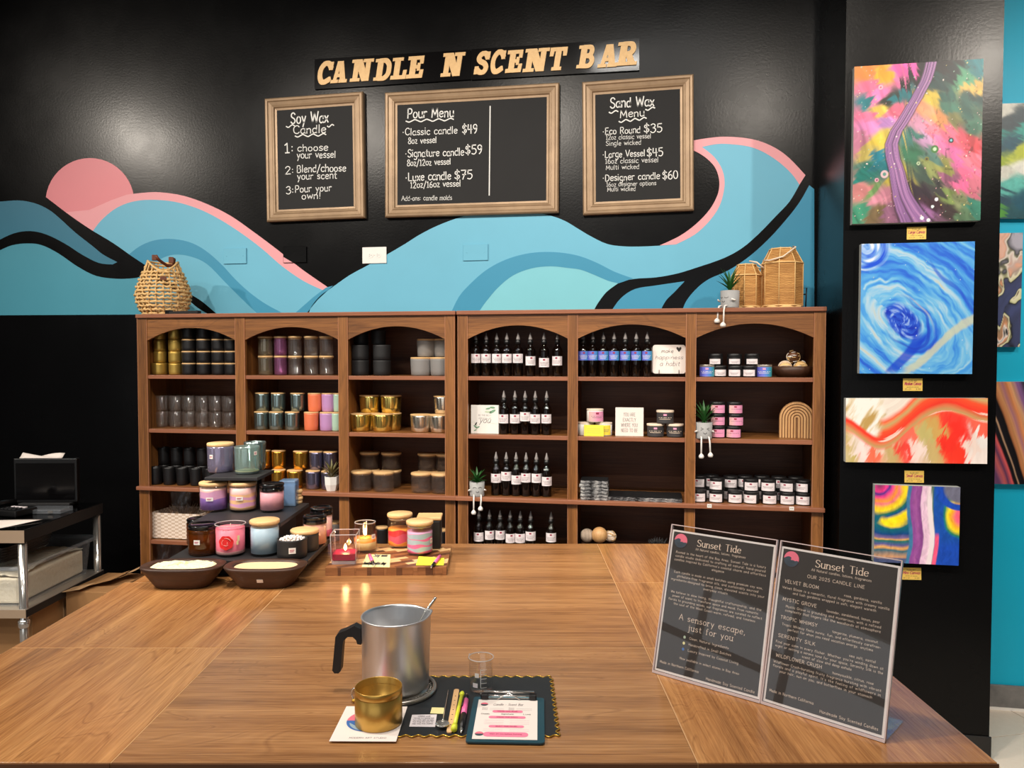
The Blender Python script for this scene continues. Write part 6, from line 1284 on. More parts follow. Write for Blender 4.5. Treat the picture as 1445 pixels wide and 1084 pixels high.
# ---- labels, spoon, stick, dropper, pen
def flat(name, label, cat, px, mat, z=mat_z, th=.0006, lines=None):
    cs = [TP(x, y, z) for x, y in px]; c = sum(cs, Vector())/4
    t = thing(name, label, cat, (c.x, c.y, z+.0002)); mb = MB().prism([((p.x-c.x), (p.y-c.y)) for p in cs], 0, th, mat); part('sheet', mb, t)
    if lines:
        X = (cs[2]-cs[3]+cs[1]-cs[0]).normalized(); Y = Vector((-X.y, X.x, 0)); hh = (cs[0]-cs[3]).length; ww = (cs[2]-cs[3]).length; mb = MB()
        for i, s in enumerate(lines): text(mb, s, Y*(hh*(.32-.64*i/max(1, len(lines)-1)))+Vector((0, 0, th+.0002)), X, Y, 'grey_ink', cap=hh*.45/len(lines), width=ww*(.8 if len(s) > 12 else .5), weight=1, align='c')
        part('print', mb, t)
    return t
flat('warning_label', 'small white printed label lying on the placemat', 'label', [(581.5, 1009.5), (616.5, 1009), (614, 1026.5), (577.5, 1026)], 'label_white', lines=['CANDLE CARE', 'trim wick to a quarter inch', 'burn within sight and away', 'from things that catch fire', 'keep away from children'])
flat('paper_slip', 'tiny cream paper slip above the white printed label', 'label', [(609.5, 999), (627, 999.5), (625.5, 1008), (607, 1007.5)], 'note_pale')
def stick(name, label, cat, a, b, r0, mat, fl=False, z=mat_z):
    A = TP(*a, z+.004); B = TP(*b, z+.004); d = B-A; L = d.length; t = thing(name, label, cat, (A.x, A.y, z+.0003), math.atan2(d.y, d.x)-PI/2); return t, L
t, L = stick('measuring_spoon', 'small steel spoon with round bowl beside the wooden wick stick', 'spoon', (623.5, 1027), (632.5, 974), .002, 'chrome')
part('bowl', MB().lathe([(0, .001), (.006, .0015), (.0105, .0045), (.0115, .0065), (.0108, .0065), (.006, .0028), (0, .0022)], 'chrome', 24), t, None, (0, .009, 0)); part('handle', MB().tube([(0, .019, .006), (0, .03, .0045), (0, L, .003)], [.0022, .0013, .0013], 'chrome', 6), t)
t, L = stick('wick_stick', 'pale wooden stick with a row of punched holes', 'stick', (634, 1032), (644.5, 971), 0, 'stickwood')
def pill(y0, y1, r, n=8): return [(r*math.cos(a), y1-r+r*math.sin(a)) for a in [PI*k/n for k in range(n+1)]]+[(r*math.cos(a), y0+r+r*math.sin(a)) for a in [PI+PI*k/n for k in range(n+1)]]
part('stick_body', MB().prism(pill(0, L, .0047), 0, .002, 'stickwood'), t)
mh = MB()
for k in range(7): mh.prism([(.0011*math.cos(a), L*(.16+.11*k)+.0011*math.sin(a)) for a in [PI*j/4 for j in range(8)]], .0019, .0022, 'dark_ink')
part('hole', mh, t); bpy.context.view_layer.update()
t, L = stick('plastic_dropper', 'lime yellow plastic dropper tube beside the pink pen', 'dropper', (640.5, 1031), (652.5, 978), 0, 'lime')
part('tube_body', MB().tube([(0, 0, .0055), (0, .012, .0055)], .0052, 'lime', 14).tube([(0, .012, .0055), (0, L-.012, .0048)], [.0034, .0032], 'lime', 12).tube([(0, L-.014, .0048), (0, L-.008, .005), (0, L, .0048)], [.003, .0048, .003], 'lime', 12), t)
t, L = stick('ballpoint_pen', 'pink and black ballpoint pen lying against the clipboard', 'pen', (650.5, 1034), (658.5, 983), 0, 'pink')
part('grip', MB().tube([(0, .010, .005), (0, L*.45, .0052)], [.0036, .0048], 'black_matte', 12), t); part('barrel', MB().tube([(0, L*.45, .0052), (0, L*.86, .0052)], [.0050, .0048], 'pink_plastic', 12), t, 'pink barrel'); part('tip', MB().tube([(0, 0, .003), (0, .011, .0048)], [.0008, .0034], 'chrome', 10), t); part('clip', MB().tube([(-.0045, L*.62, .010), (-.003, L*.95, .010)], .0013, 'black_matte', 6).tube([(0, L*.86, .0052), (0, L*.97, .0052)], .0046, 'black_matte', 10), t); part('button', MB().tube([(0, L*.97, .0052), (0, L*1.03, .0052)], .0025, 'chrome', 8), t)
# ================================================================ ACRYLIC SIGN HOLDERS
def holder(pA, pB, label, content):
    A = TP(*pA, TZ); B = TP(*pB, TZ); X = (B-A); w = X.length; X.normalize()
    t = thing('sign_holder', label, 'sign holder', A+Vector((0, 0, .0003)), math.atan2(X.y, X.x))
    H = .283; tilt = math.radians(15.5)
    Rt = Matrix.Rotation(-tilt, 4, 'X')
    def T(mb): return mb.xf(Rt)
    part('acrylic_front', T(MB().box(0, w, -.0024, -.0010, .002, H, 'acrylic', .0004)), t)
    part('acrylic_back', T(MB().box(.002, w-.002, .0022, .0036, .005, H-.004, 'acrylic', .0004)), t)
    part('acrylic_foot', MB().box(0, w, .0, .095, 0, .0022, 'acrylic', .0004), t)
    part('acrylic_edge', T(MB().box(-.0004, .0018, -.0026, .0036, .002, H, 'edge_highlight').box(w-.0018, w+.0004, -.0026, .0036, .002, H, 'edge_highlight').box(0, w, -.0028, .0038, 0, .0045, 'edge_highlight').box(0, w, -.0026, .0036, H-.0016, H, 'edge_highlight')), t, 'acrylic edge with painted pinkish highlight')
    sh = part('paper_sheet', T(MB().box(.0025, w-.0025, .0004, .0008, .0055, H-.010, 'paper')), t)
    s0, s1, b0, b1 = .0062, w-.0062, .0095, H-.0135
    part('printed_area', T(MB().box(s0, s1, .0001, .00035, b0, b1, 'sheet_dark')), sh)
    mb = MB(); W = s1-s0; HH = b1-b0
    def tx(s, u, v, width=None, cap=.004, align='c', weight=.78, thin=None, serif=False, mat='sheet_text', sp=1.6): text(mb, s, Vector((s0+u*W, -.0004, b1-v*HH)), Xv, Zv, mat, cap=cap*.96, width=width*W if width else None, weight=weight, thin=thin, align=align, serif=serif, sp=sp, n=2 if cap < .006 else 4)
    content(tx, mb, s0, W, b1, HH)
    part('print', T(mb), sh)
g = NG('edge_highlight'); g.fin('edge_highlight', Base_Color=C(226, 204, 200), Roughness=.2, Transmission_Weight=.3)  # pale pink colour paints highlight lines along the acrylic edges
def logo(mb, s0, W, b1, HH, u=.085, v=.062, r=.0135):
    cx, cz = s0+u*W, b1-v*HH
    mb.add([(cx+r*math.cos(a), -.0003, cz+r*math.sin(a)) for a in [2*PI*k/32 for k in range(32)]], [tuple(range(32))], 'logo_pink')
    wv = [(-1, .0), (-.75, .15), (-.5, .28), (-.25, .3), (-.05, .2), (.0, .05), (-.1, -.02), (0, -.14), (.25, -.1), (.5, -.2), (.75, -.12), (.98, -.2)]
    lo = [(math.cos(a), math.sin(a)) for a in [-.2-(PI-.2)*k/14 for k in range(15)]]
    mb.add([(cx+r*x, -.0006, cz+r*z) for x, z in wv+lo], [tuple(range(len(wv)+len(lo)))], 'logo_navy')
    for k in range(3): mb.tube([(cx+r*(-.6+.1*j), -.0007, cz+r*(-.35-.2*k+.05*math.sin(j*1.6))) for j in range(int(13-2*k))], .00025, 'sheet_dark', 3)
def left_sheet(tx, mb, *a):
    logo(mb, *a)
    tx('Sunset Tide', .48, .082, .44, .0125, weight=1.0, thin=.42, serif=True, sp=1.0)
    tx('All Natural candles, lotions, fragrances', .5, .112, .5, .0042)
    for v, ls in ((.155, ['Rooted in the heart of the Bay Area, Sunset Tide is a luxury', 'candle studio dedicated to crafting all natural, hand-poured', "candles inspired by California's coastal charm and effortless", 'elegance']),
                  (.300, ['Each candle is made in small batches using premium soy wax,', 'phthalate-free fragrance oils, and sustainably sourced', 'ingredients-designed to bring clean, elevated scents into your', 'everyday rituals']),
                  (.445, ['We believe in slow living, thoughtful craftsmanship, and the', 'power of scent to transform space and mood. From romantic', 'florals to grounding woods, our fragrances are curated to reflect', 'the soul of the West Coast-warm, refined, and timeless'])):
        for i, s in enumerate(ls): tx(s, .5, v+.0275*i, min(.93, .015*len(s)), .0043)
    tx('A sensory escape,', .5, .625, .66, .011, weight=.7, thin=.5, serif=True); tx('just for you', .5, .685, .44, .011, weight=.7, thin=.5, serif=True)
    for i, s in enumerate(['Clean, Natural Ingredients', 'Handcrafted in Small Batches', 'Luxury Inspired by Coastal Living']): tx(s, .30, .745+.042*i, .015*len(s), .0043, 'l')
    for i, m in enumerate(['leafpale', 'note_pale', 'blue_ink']):
        cx, cz = a[0]+.25*a[1], a[2]-(.738+.042*i)*a[3]; mb.add([(cx+.0025*math.cos(q), -.0003, cz+.0028*math.sin(q)) for q in [2*PI*k/10 for k in range(10)]], [tuple(range(10))], m)
    tx('*Now available in select stores in Bay Area*', .52, .895, .6, .0043)
    tx('Made in Northern California', .03, .955, .40, .0048, 'l'); tx('Handmade Soy Scented Candle', .97, .985, .46, .0048, 'r')
def right_sheet(tx, mb, *a):
    logo(mb, *a)
    tx('Sunset Tide', .54, .085, .46, .0125, weight=1.0, thin=.42, serif=True, sp=1.0); tx('All Natural candles, lotions, fragrances', .54, .115, .52, .0042)
    tx('OUR 2025 CANDLE LINE', .5, .165, .5, .0055, weight=.8)
    for v, hd, r_, ls in ((.225, 'VELVET BLOOM', 'rose, gardenia, vanilla', ['Velvet Bloom is a romantic, floral fragrance with creamy vanilla', 'and lush gardenia wrapped in soft, elegant warmth']),
                          (.345, 'MYSTIC GROVE', 'lavender, sandalwood, lemon, pear', ['Mystic Grove is grounding and mysterious, with a refined', 'complexity that lingers like the woodlands at atmosphere']),
                          (.465, 'TROPIC WHIMSY', 'tangerine, plumeria, coconut', ['Tropic Whimsy feels sunny, fun, and effortlessly carefree-', 'perfect for when you need vacation energy, anytime']),
                          (.585, 'SERENITY SILK', 'sea salt, santal', ["Find your calm in every flicker. Whether you're winding down at", 'night or setting a serene tone for your space, Serenity Silk is the', 'scent of slow and deep exhale']),
                          (.715, 'WILDFLOWER CRUSH', 'honeysuckle, citrus, rose', ['Wildflower Crush-bursting fruity fragrance bursting with vibrant', "florals and a playful spirit. It's the feeling of wildflowers in", 'your hair, sun on you, and butterflies in your stomach'])):
        tx(hd, .05, v, .026*len(hd), .0058, 'l', weight=.85); tx(r_, .9, v+.012, .0135*len(r_), .0042, 'r')
        for i, s in enumerate(ls): tx(s, .5, v+.040+.0265*i, min(.93, .0148*len(s)), .0042)
    tx('Made in Northern California', .03, .945, .40, .0048, 'l'); tx('Handmade Soy Scented Candles', .97, .980, .48, .0048, 'r')
holder((921, 949), (1073, 993), 'slanted clear acrylic sign holder with the sensory escape sheet, left one', left_sheet)
holder((1074, 993), (1249, 1049), 'slanted clear acrylic sign holder with the candle line list, right one', right_sheet)
# ================================================================ CANDLE JARS
def bands_mb(r, z0, bands, seg=32, amp=0.0):
    """wax fill: stacked colours with wavy borders; bands = [(height, mat)]"""
    mb = MB(); z = z0; n = len(bands)
    for k, (h, m) in enumerate(bands):
        fl = lambda a, kk, k=k: (amp*math.sin(a*2+k*1.7)+amp*.5*math.sin(a*5+k)) if ((kk == 1 and k > 0) or (kk == 2 and k < n-1)) else 0
        if k == 0 and n > 1: mb.lathe([(0, z), (r, z), (r, z+h)], m, seg, wob=lambda a, kk, k=k: (amp*math.sin(a*2+1.7)+amp*.5*math.sin(a*5+1)) if kk == 2 else 0)
        elif k == 0: mb.lathe([(0, z), (r, z), (r, z+h), (0, z+h)], m, seg)
        else:
            mb.lathe([(r, z), (r, z+h)]+([(0, z+h)] if k == n-1 else []), m, seg, wob=lambda a, kk, k=k: (amp*math.sin(a*2+k*1.7)+amp*.5*math.sin(a*5+k)) if kk == 0 else ((amp*math.sin(a*2+(k+1)*1.7)+amp*.5*math.sin(a*5+k+1)) if (kk == 1 and k < n-1) else 0))
        z += h
    return mb
def jar(name, label, P, r, h, glass='glass', lid=None, lidk='disc', bands=None, amp=0, sticker=None, wick=True, flame=False, taper=.96, cat='candle', neck=False):
    t = thing(name, label, cat, P, facecam(P))
    if neck: part('glass_jar', MB().lathe([(0, 0), (r*taper, 0), (r, .005), (r, h*.80), (r*.93, h*.86), (r*.88, h*.89), (r*.88, h*.98), (r*.90, h), (r*.86, h), (r*.85, h*.89), (r*.9, h*.84), (r-.003, h*.79), (r-.003, .007), (0, .006)], glass, 36), t)
    else: part('glass_jar', vessel_mb(r, h, glass, .0032, taper, 36, .007), t)
    if not lid and glass.startswith('glass'): part('rim', MB().tube([((r-.0016)*(.9 if neck else 1)*math.cos(a), (r-.0016)*(.9 if neck else 1)*math.sin(a), h) for a in [2*PI*k/32 for k in range(32)]], .0014, 'glass_rim_glint', 6, True), t)  # whitish ring paints the glint on open jar rims
    if bands: part('wax', bands_mb(r*(.93 if taper < .95 else .95)-.0008, .0075, bands, amp=amp), t)
    if lid == 'wood':
        l = part('lid', MB().lathe([(0, -.008), (r-.005, -.008), (r-.005, 0), (r-.001, 0), (r+.0005, .002), (r+.0005, .0085), (r-.0015, .0105), (0, .0105)], 'lidwood', 36), t, 'pale wooden lid', (0, 0, h+.0005)); part('seal_ring', MB().lathe([(r-.0042, -.0065), (r-.0032, -.005), (r-.0042, -.0035)], 'frost', 36), l)
    elif lid == 'black': 
        mb = MB().lathe([(r*.90, -.006), (r*.985, -.006), (r*.985, .004), (r*.95, .006), (r*.95, .008), (r*.99, .0095), (r*.99, .014), (r*.93, .0165), (r*.80, .0165), (r*.76, .0145), (0, .0145)], 'black_gloss', 36); part('lid', mb, t, 'glossy black lid', (0, 0, h-.004))
    if sticker:
        a, z, w_, hh = sticker; mb = MB().patch(r*(taper*.5+.5)+.0014, z, z+hh, a-w_/2, a+w_/2, 'white', 4); mb.patch(r*(taper*.5+.5)+.0018, z+hh*.55, z+hh*.68, a-w_*.35, a+w_*.3, 'tag_red', 3).patch(r*(taper*.5+.5)+.0018, z+hh*.3, z+hh*.42, a-w_*.35, a+w_*.2, 'tag_red', 3); part('price_sticker', mb, t, 'small white price sticker')
    ztop = .0075+sum(b[0] for b in bands) if bands else 0
    if flame:
        part('wick', MB().tube([(0, 0, ztop-.001), (0, 0, ztop+.008)], .0009, 'dark_ink', 5), t)
        part('flame', MB().lathe([(0, 0), (.0028, .003), (.0042, .008), (.0034, .014), (.0012, .020), (0, .023)], 'flame', 12), t, 'burning flame', (0, 0, ztop+.006))
        lamp('POINT', 'candle_light', tuple(Vector(P)+Vector((0, 0, ztop+.016))), flame, (1, .58, .24), .006)
    elif wick and bands and not lid: part('wick', MB().tube([(0, 0, ztop-.001), (.001, 0, ztop+.010)], .0008, 'cream', 5), t)
    return t
# ---- three-step black riser
def riser_box(x0, x1, z0, z1, h0, h1, name, t, o):
    part(name, MB().box(x0-o[0], x1-o[0], z0-o[1], z1-o[1], h0, h1, 'riser_black', .002), t)
mottled('riser_black', C(30, 29, 31), C(40, 39, 41), 50, .5)
ox, oz = -.76, 2.28
t = thing('display_riser', 'three-step black display riser carrying candle jars on the table', 'display stand', CF(ox, oz, TZ+.0003), YAW)
def RB(name, x0, x1, a, b, h0, h1): return part(name, MB().box(x0-ox, x1-ox, a-oz, b-oz, h0-TZ, h1-TZ, 'riser_black', .0015), t)
RB('lower_deck', -.945, -.556, 2.078, 2.462, 1.036, 1.05); RB('lower_support', -.92, -.59, 2.11, 2.45, 1.0, 1.036)
RB('middle_deck', -.922, -.660, 2.178, 2.487, 1.118, 1.13); RB('middle_support', -.90, -.69, 2.225, 2.44, 1.05, 1.118)
RB('top_deck', -.935, -.773, 2.325, 2.49, 1.228, 1.238); RB('top_support', -.90, -.80, 2.445, 2.475, 1.13, 1.228)
L0, L1, L2 = 1.05, 1.13, 1.238
st = (-.35, .038, .34, .013)
jar('jar_candle', 'violet and blue iridescent jar with wooden lid on the top step', on(311.5, 668, .0405, L2), .0405, .082, 'violet_mirror', 'wood', sticker=(-.75, .045, .32, .013), cat='jar')
jar('open_jar', 'open aqua iridescent glass jar on the top step', on(349, 670.5, .038, L2), .0385, .086, 'aqua_mirror', None, bands=[(.003, 'wax_cream')], wick=False, sticker=(.7, .06, .3, .012), cat='jar')
jar('open_jar', 'grey-bronze iridescent jar behind the aqua one on the top step', on(360, 664.5, .037, L2), .0345, .090, 'teal_mirror', None, cat='jar')
jar('jar_candle', 'lilac and purple layered jar candle with wooden lid, middle step', on(302, 724, .0425, L1), .0425, .079, 'glass', 'wood', bands=[(.034, 'wax_purple'), (.022, 'wax_lilac'), (.008, 'wax_blush')], amp=.0025, sticker=(-.3, .036, .5, .011))
jar('jar_candle', 'peach, orange and mauve striped jar candle with wooden lid', on(343, 724, .0415, L1), .0415, .079, 'glass', 'wood', bands=[(.010, 'wax_peach'), (.010, 'wax_lilac'), (.009, 'wax_peach'), (.011, 'wax_lilac'), (.008, 'wax_peach'), (.018, 'wax_blush')], amp=.002, sticker=(-.25, .038, .5, .011))
jar('jar_candle', 'plain pink jar candle with black lid on the middle step', on(384, 724.5, .037, L1), .0375, .074, 'glass', 'black', bands=[(.060, 'wax_pink')], taper=.985)
P = on(408, 715, .024, L1); t = thing('square_candle', 'pale blue square glass candle behind the pink jar', 'candle', P, YAW+.05)
part('glass_cup', MB().box(-.026, .026, -.026, .026, 0, .082, 'blue_glass', .003), t); part('wax', MB().box(-.022, .022, -.022, .022, .006, .066, 'wax_blue', .002), t)
P = on(418, 712, .02, L1)
for i in range(4): tag(link('wax_disc', cached(('disc',), lambda: MB().lathe([(0, 0), (.0185, 0), (.02, .003), (.02, .008), (.0185, .0105), (0, .0105)], 'lidwood', 22)), None, P+Vector((.002*math.sin(i*2.2), 0, i*.0112))), f"small round wooden lid, {['bottom', 'second from bottom', 'third from bottom', 'top'][i]} of the stack behind the pink jar", 'lid', 'stack of small wooden lids')
jar('jar_candle', 'amber brown jar candle with glossy black lid on the lower step', on(288, 786, .041, L0), .042, .072, 'glass_amber', 'black', bands=[(.058, 'wax_brown')], taper=.99, sticker=(-.45, .034, .4, .013))
jar('jar_candle', 'second amber jar partly hidden behind the front amber one', on(281, 771.5, .034, L0), .034, .065, 'glass_amber', 'black', bands=[(.05, 'wax_brown')], taper=.99)
t = jar('jar_candle', 'open rosy pink jar candle painted with a red rose', on(325.5, 787.5, .041, L0), .0425, .087, 'glass_pink', None, bands=[(.008, 'wax_blush'), (.062, 'wax_rose')], amp=.001, taper=.90)
Rr = .0445; mb = MB()
def onjar(cx, cz, r, n, wob, off, m, R_=.0415):
    pts = []
    for k in range(n): a = 2*PI*k/n; q = r*(1+wob*math.sin(a*7)); aa = (cx+q*math.cos(a))/R_; pts.append((( R_+off)*math.sin(aa), -(R_+off)*math.cos(aa), cz+q*math.sin(a)))
    c = (cx/R_); mb.add([((R_+off)*math.sin(c), -(R_+off)*math.cos(c), cz)]+pts, [(0, 1+k, 1+(k+1) % n) for k in range(n)], m, True)
onjar(-.012, .042, .0195, 48, .045, .0016, 'red_paint')
for q0, rr2 in ((.3, .013), (2.2, .0105), (4.0, .008), (5.3, .0045)):
    pts = []
    for k in range(8): a = q0+k*.22; aa = (-.012+rr2*math.cos(a))/.0415; pts.append((.0437*math.sin(aa), -.0437*math.cos(aa), .042+rr2*math.sin(a)))
    mb.tube(pts, .0006, 'wax_blush', 4)
mb.patch(.0435, .045, .060, .42, .58, 'wax_cream', 3).patch(.0435, .035, .045, .36, .50, 'wax_cream', 3)
part('painted_rose', mb, t, 'red painted rose')
jar('jar_candle', 'pale blue jar candle with wooden lid on the lower step', on(374, 787, .041, L0), .0405, .087, 'glass', 'wood', bands=[(.071, 'wax_blue')], taper=.97)
t = jar('tin_candle', 'open black tin filled with white wax beads', on(412.5, 791, .040, L0), .0405, .052, 'black_soft', None, bands=[(.034, 'wax_white')], taper=.99, wick=False, sticker=(.0, .018, .45, .016))
mb = MB()
for i in range(46):
    a = i*2.4; q = .034*math.sqrt(i/46); mb.lathe([(.004*math.sin(b), -.004*math.cos(b)) for b in [PI*k/5 for k in range(6)]], 'wax_white', 7, True, q*math.cos(a), q*math.sin(a), .046+.010*(1-i/46)+random.uniform(0, .002))
part('wax_beads', mb, t)['kind'] = 'stuff'
jar('tin_candle', 'black tin candle with pale wooden lid on the lower step', on(430, 781, .038, L0), .0395, .050, 'black_soft', 'wood', taper=.99)
jar('jar_candle', 'peach pink jar candle with black lid, right end of lower step', on(445, 773, .034, L0), .0345, .076, 'glass', 'black', bands=[(.063, 'wax_peachpink')], taper=.985)
jar('jar_candle', 'clear and pink jar with black lid behind the peach jar', on(454, 762, .033, L0), .034, .082, 'glass', 'black', bands=[(.02, 'wax_hotpink'), (.05, 'wax_blush')], amp=.002, taper=.985)
# ---- dough bowls
def trough(px, py, W_, D_, H_, label, fill, sticker=False):
    P = on(px, py, D_*.32, TZ); t = thing('dough_bowl', label, 'bowl', P, YAW+.01); n = 48
    def ring(w, d, z): 
        out = []
        for k in range(n):
            a = 2*PI*k/n; c_, s_ = math.cos(a), math.sin(a); e = .62
            out.append((w*math.copysign(abs(c_)**e, c_), d*math.copysign(abs(s_)**(e+.15), s_), z))
        return out
    rs = [(W_*.62, D_*.60, 0), (W_*.66, D_*.66, .003), (W_*.97, D_*.98, H_*.86), (W_, D_, H_*.95), (W_*.99, D_*.98, H_), (W_*.80, D_*.74, H_), (W_*.78, D_*.71, H_-.002), (W_*.55, D_*.5, .012)]
    vs = []; [vs.extend(ring(*r)) for r in rs]; fs = [(i*n+k, i*n+(k+1) % n, (i+1)*n+(k+1) % n, (i+1)*n+k) for i in range(len(rs)-1) for k in range(n)]
    fs += [tuple(range(n))[::-1], tuple((len(rs)-1)*n+k for k in range(n))]
    part('wooden_bowl', MB().add(vs, fs, 'walnut', True), t)
    m2 = MB(); rg = 9; vs = [(0, 0, H_-.004+(.006 if fill == 'soywax' else 0))]
    for j in range(1, rg+1):
        for (x, y, z) in ring(W_*.785*j/rg, D_*.72*j/rg, 0): 
            zz = H_-.006+((random.uniform(0, .007)+.006*(1-j/rg)) if fill == 'soywax' and j < rg else .001); vs.append((x, y, zz))
    fs = [(0, 1+k, 1+(k+1) % n) for k in range(n)]+[(1+(j-1)*n+k, 1+j*n+k, 1+j*n+(k+1) % n, 1+(j-1)*n+(k+1) % n) for j in range(1, rg) for k in range(n)]
    part('wax_fill', m2.add(vs, fs, fill, fill != 'soywax'), t, 'crumbly pale yellow wax' if fill == 'soywax' else 'smooth beige wax')
    if sticker: part('price_sticker', MB().box(-.008, .008, -.0006, 0, -.005, .005, 'white'), t, 'small white price sticker', (.0, -D_*.835, H_*.45), (.42, 0, 0))
trough(259.5, 829, .108, .062, .056, 'dark wooden dough bowl filled with crumbly pale yellow wax', 'soywax')
trough(375.5, 828.5, .107, .061, .055, 'dark wooden dough bowl filled with smooth beige wax', 'beige_wax', True)
# ================================================================ CUTTING BOARD
bl_, br_ = TP(459, 813, TZ), TP(630, 812, TZ); tl_, tr2 = TP(492, 772, TZ+.02), TP(641, 771, TZ+.02)
Xb = (br_-bl_); wB = Xb.length; Xb.normalize(); dB = .235
t = thing('cutting_board', 'end-grain patchwork cutting board holding candles and notes', 'cutting board', bl_+Vector((0, 0, .0003)), math.atan2(Xb.y, Xb.x))
BH = .022; rnd = random.Random(5)
blocks = []; x = 0
# mosaic of rotated blocks clipped to the board outline
def clip(poly, x0, x1, y0, y1):
    for ax, lim, sg_ in ((0, x0, 1), (0, x1, -1), (1, y0, 1), (1, y1, -1)):
        out = []
        for i in range(len(poly)):
            a, b = poly[i-1], poly[i]; da, db = (a[ax]-lim)*sg_, (b[ax]-lim)*sg_
            if (da >= 0) != (db >= 0): q = da/(da-db); out.append((a[0]+(b[0]-a[0])*q, a[1]+(b[1]-a[1])*q))
            if db >= 0: out.append(b)
        poly = out
        if len(poly) < 3: return None
    return poly
a_ = .52; ca, sa = math.cos(a_), math.sin(a_)
for i in range(-8, 14):
    for j in range(-12, 20):
        u0, v0 = i*.07+(j % 2)*.03, j*.021; wdt = .07; m = ['acacia', 'maple', 'walnutblock', 'maple', 'acacia', 'walnutblock', 'acacia'][(i*3+j*5) % 7]
        hh = .030
        q = [(u0+.0002, v0+.0002), (u0+wdt-.0002, v0+.0002), (u0+wdt-.0002, v0+.021-.0002), (u0+.0002, v0+.021-.0002)]
        q = [(x*ca-y*sa, x*sa+y*ca) for x, y in q]; q = clip(q, 0, wB, 0, dB)
        if q:
            cl_ = [q[0]]
            for p in q[1:]:
                if math.hypot(p[0]-cl_[-1][0], p[1]-cl_[-1][1]) > 1e-4: cl_.append(p)
            if len(cl_) >= 3: part('wood_block', MB().prism(cl_, 0, BH+rnd.uniform(-.0002, .0002), m), t)
BZ = TZ+BH+.0008
def sq_candle(P, s, h, label):
    t = thing('square_candle', label, 'candle', P, YAW+.06); k = .0035; s2 = s
    def sh(w, z): return [(x, y, z) for x, y in rr(-w, w, -w, w, .006, 3)]
    rs = [sh(s*.90, 0), sh(s*.94, .004), sh(s, h), sh(s-.0025, h+.0008), sh(s-k, h-.001), sh(s*.94-k, .011)]; n = 16
    vs = [v for r in rs for v in r]; fs = [(i*n+q, i*n+(q+1) % n, (i+1)*n+(q+1) % n, (i+1)*n+q) for i in range(len(rs)-1) for q in range(n)]+[tuple(range(n))[::-1], tuple((len(rs)-1)*n+q for q in range(n))]
    part('glass_cup', MB().add(vs, fs, 'glass_pink', False), t)
    part('rim', MB().tube([(x, y, h) for x, y in rr(-s+.0014, s-.0014, -s+.0014, s-.0014, .006, 3)], .0015, 'glass_rim_glint', 6, True), t); part('base', MB().prism(rr(-s*.9, s*.9, -s*.9, s*.9, .006, 3), .0005, .009, 'glass_rim_glint'), t)
    for a_, b_ in ((-1, -1), (1, -1), (1, 1), (-1, 1)): part('corner', MB().tube([(a_*s*.90, b_*s*.90, .01), (a_*s*.95, b_*s*.95, h)], .0012, 'glass_rim_glint', 5), t)  # pale tubes stand in for glints down the glass corners
    part('wax', MB().prism([(x, y) for x, y in rr(-s*.85, s*.85, -s*.85, s*.85, .005, 3)], .0115, .028, 'wax_magenta'), t)
    part('wick', MB().tube([(0, 0, .027), (0, 0, .034)], .0009, 'dark_ink', 5), t); part('flame', MB().lathe([(0, 0), (.003, .003), (.0046, .008), (.0036, .014), (.0012, .019), (0, .021)], 'flame', 12), t, 'burning flame', (0, 0, .031))
    lamp('POINT', 'candle_light', tuple(Vector(P)+Vector((0, 0, .042))), .45, (1, .58, .24), .006)
sq_candle(on(487.5, 797, .034, BZ), .0375, .084, 'lit square glass candle with dark red wax on the cutting board')
jar('jar_candle', 'lit round jar candle with yellow and cream wax', on(515.5, 781, .034, BZ), .0355, .086, 'glass', None, bands=[(.022, 'wax_cream'), (.010, 'wax_orange')], amp=.001, flame=.35, neck=True, sticker=(.75, .040, .4, .014))
jar('jar_candle', 'tall jar candle with red and orange wax and wooden lid', on(564.5, 775, .037, BZ), .038, .092, 'glass', 'wood', bands=[(.012, 'wax_orange'), (.020, 'wax_deeppink'), (.012, 'wax_red'), (.006, 'wax_orange')], amp=.004, sticker=(.8, .035, .4, .012))
jar('jar_candle', 'jar candle with pink and grey-blue stripes and wooden lid', on(592.5, 785.5, .037, BZ), .0395, .088, 'glass', 'wood', bands=[(.007, 'wax_hotpink'), (.009, 'wax_grey'), (.008, 'wax_hotpink'), (.014, 'wax_grey'), (.005, 'wax_hotpink'), (.012, 'wax_grey'), (.006, 'wax_lilac')], amp=.0025, sticker=(1.0, .036, .3, .014))
P = on(606.5, 775, .036, BZ); t = thing('black_square_candle', 'black square candle cup with square wooden lid behind striped jar', 'candle', P, YAW+.03)
part('cup', MB().box(-.036, .036, -.036, .036, 0, .086, 'black_matte', .004), t); part('lid', MB().box(-.038, .038, -.038, .038, .0865, .096, 'lidwood', .003), t, 'square wooden lid')
flat('sticky_note', 'pale yellow paper note on the cutting board under a pen', 'note', [(517, 783), (551, 783), (550, 801), (510.5, 800.5)], 'note_pale', BZ, lines=['Soy wax', 'hand poured in shop'])
flat('sticky_note', 'bright yellow sticky note on the cutting board, right side', 'note', [(591, 785.5), (627, 788), (626, 798), (587, 798)], 'note_yellow', BZ)
def pen(a, b, label):
    A = TP(*a, BZ+.006); B = TP(*b, BZ+.006); d = B-A; L = d.length; t = thing('marker_pen', label, 'pen', A, math.atan2(d.y, d.x)-PI/2)
    part('barrel', MB().tube([(0, L*.35, 0), (0, L, 0)], .0048, 'pink_plastic', 12), t, 'pink barrel'); part('grip', MB().tube([(0, .01, 0), (0, L*.35, 0)], [.0035, .0048], 'black_matte', 12), t); part('tip', MB().tube([(0, 0, -.001), (0, .01, 0)], [.0008, .0035], 'chrome', 8), t)
    return t
pen((528, 798), (521.5, 783.5), 'pink and black pen lying on the pale yellow note'); pen((608, 801), (621, 785), 'pink and black pen crossing the bright yellow note')
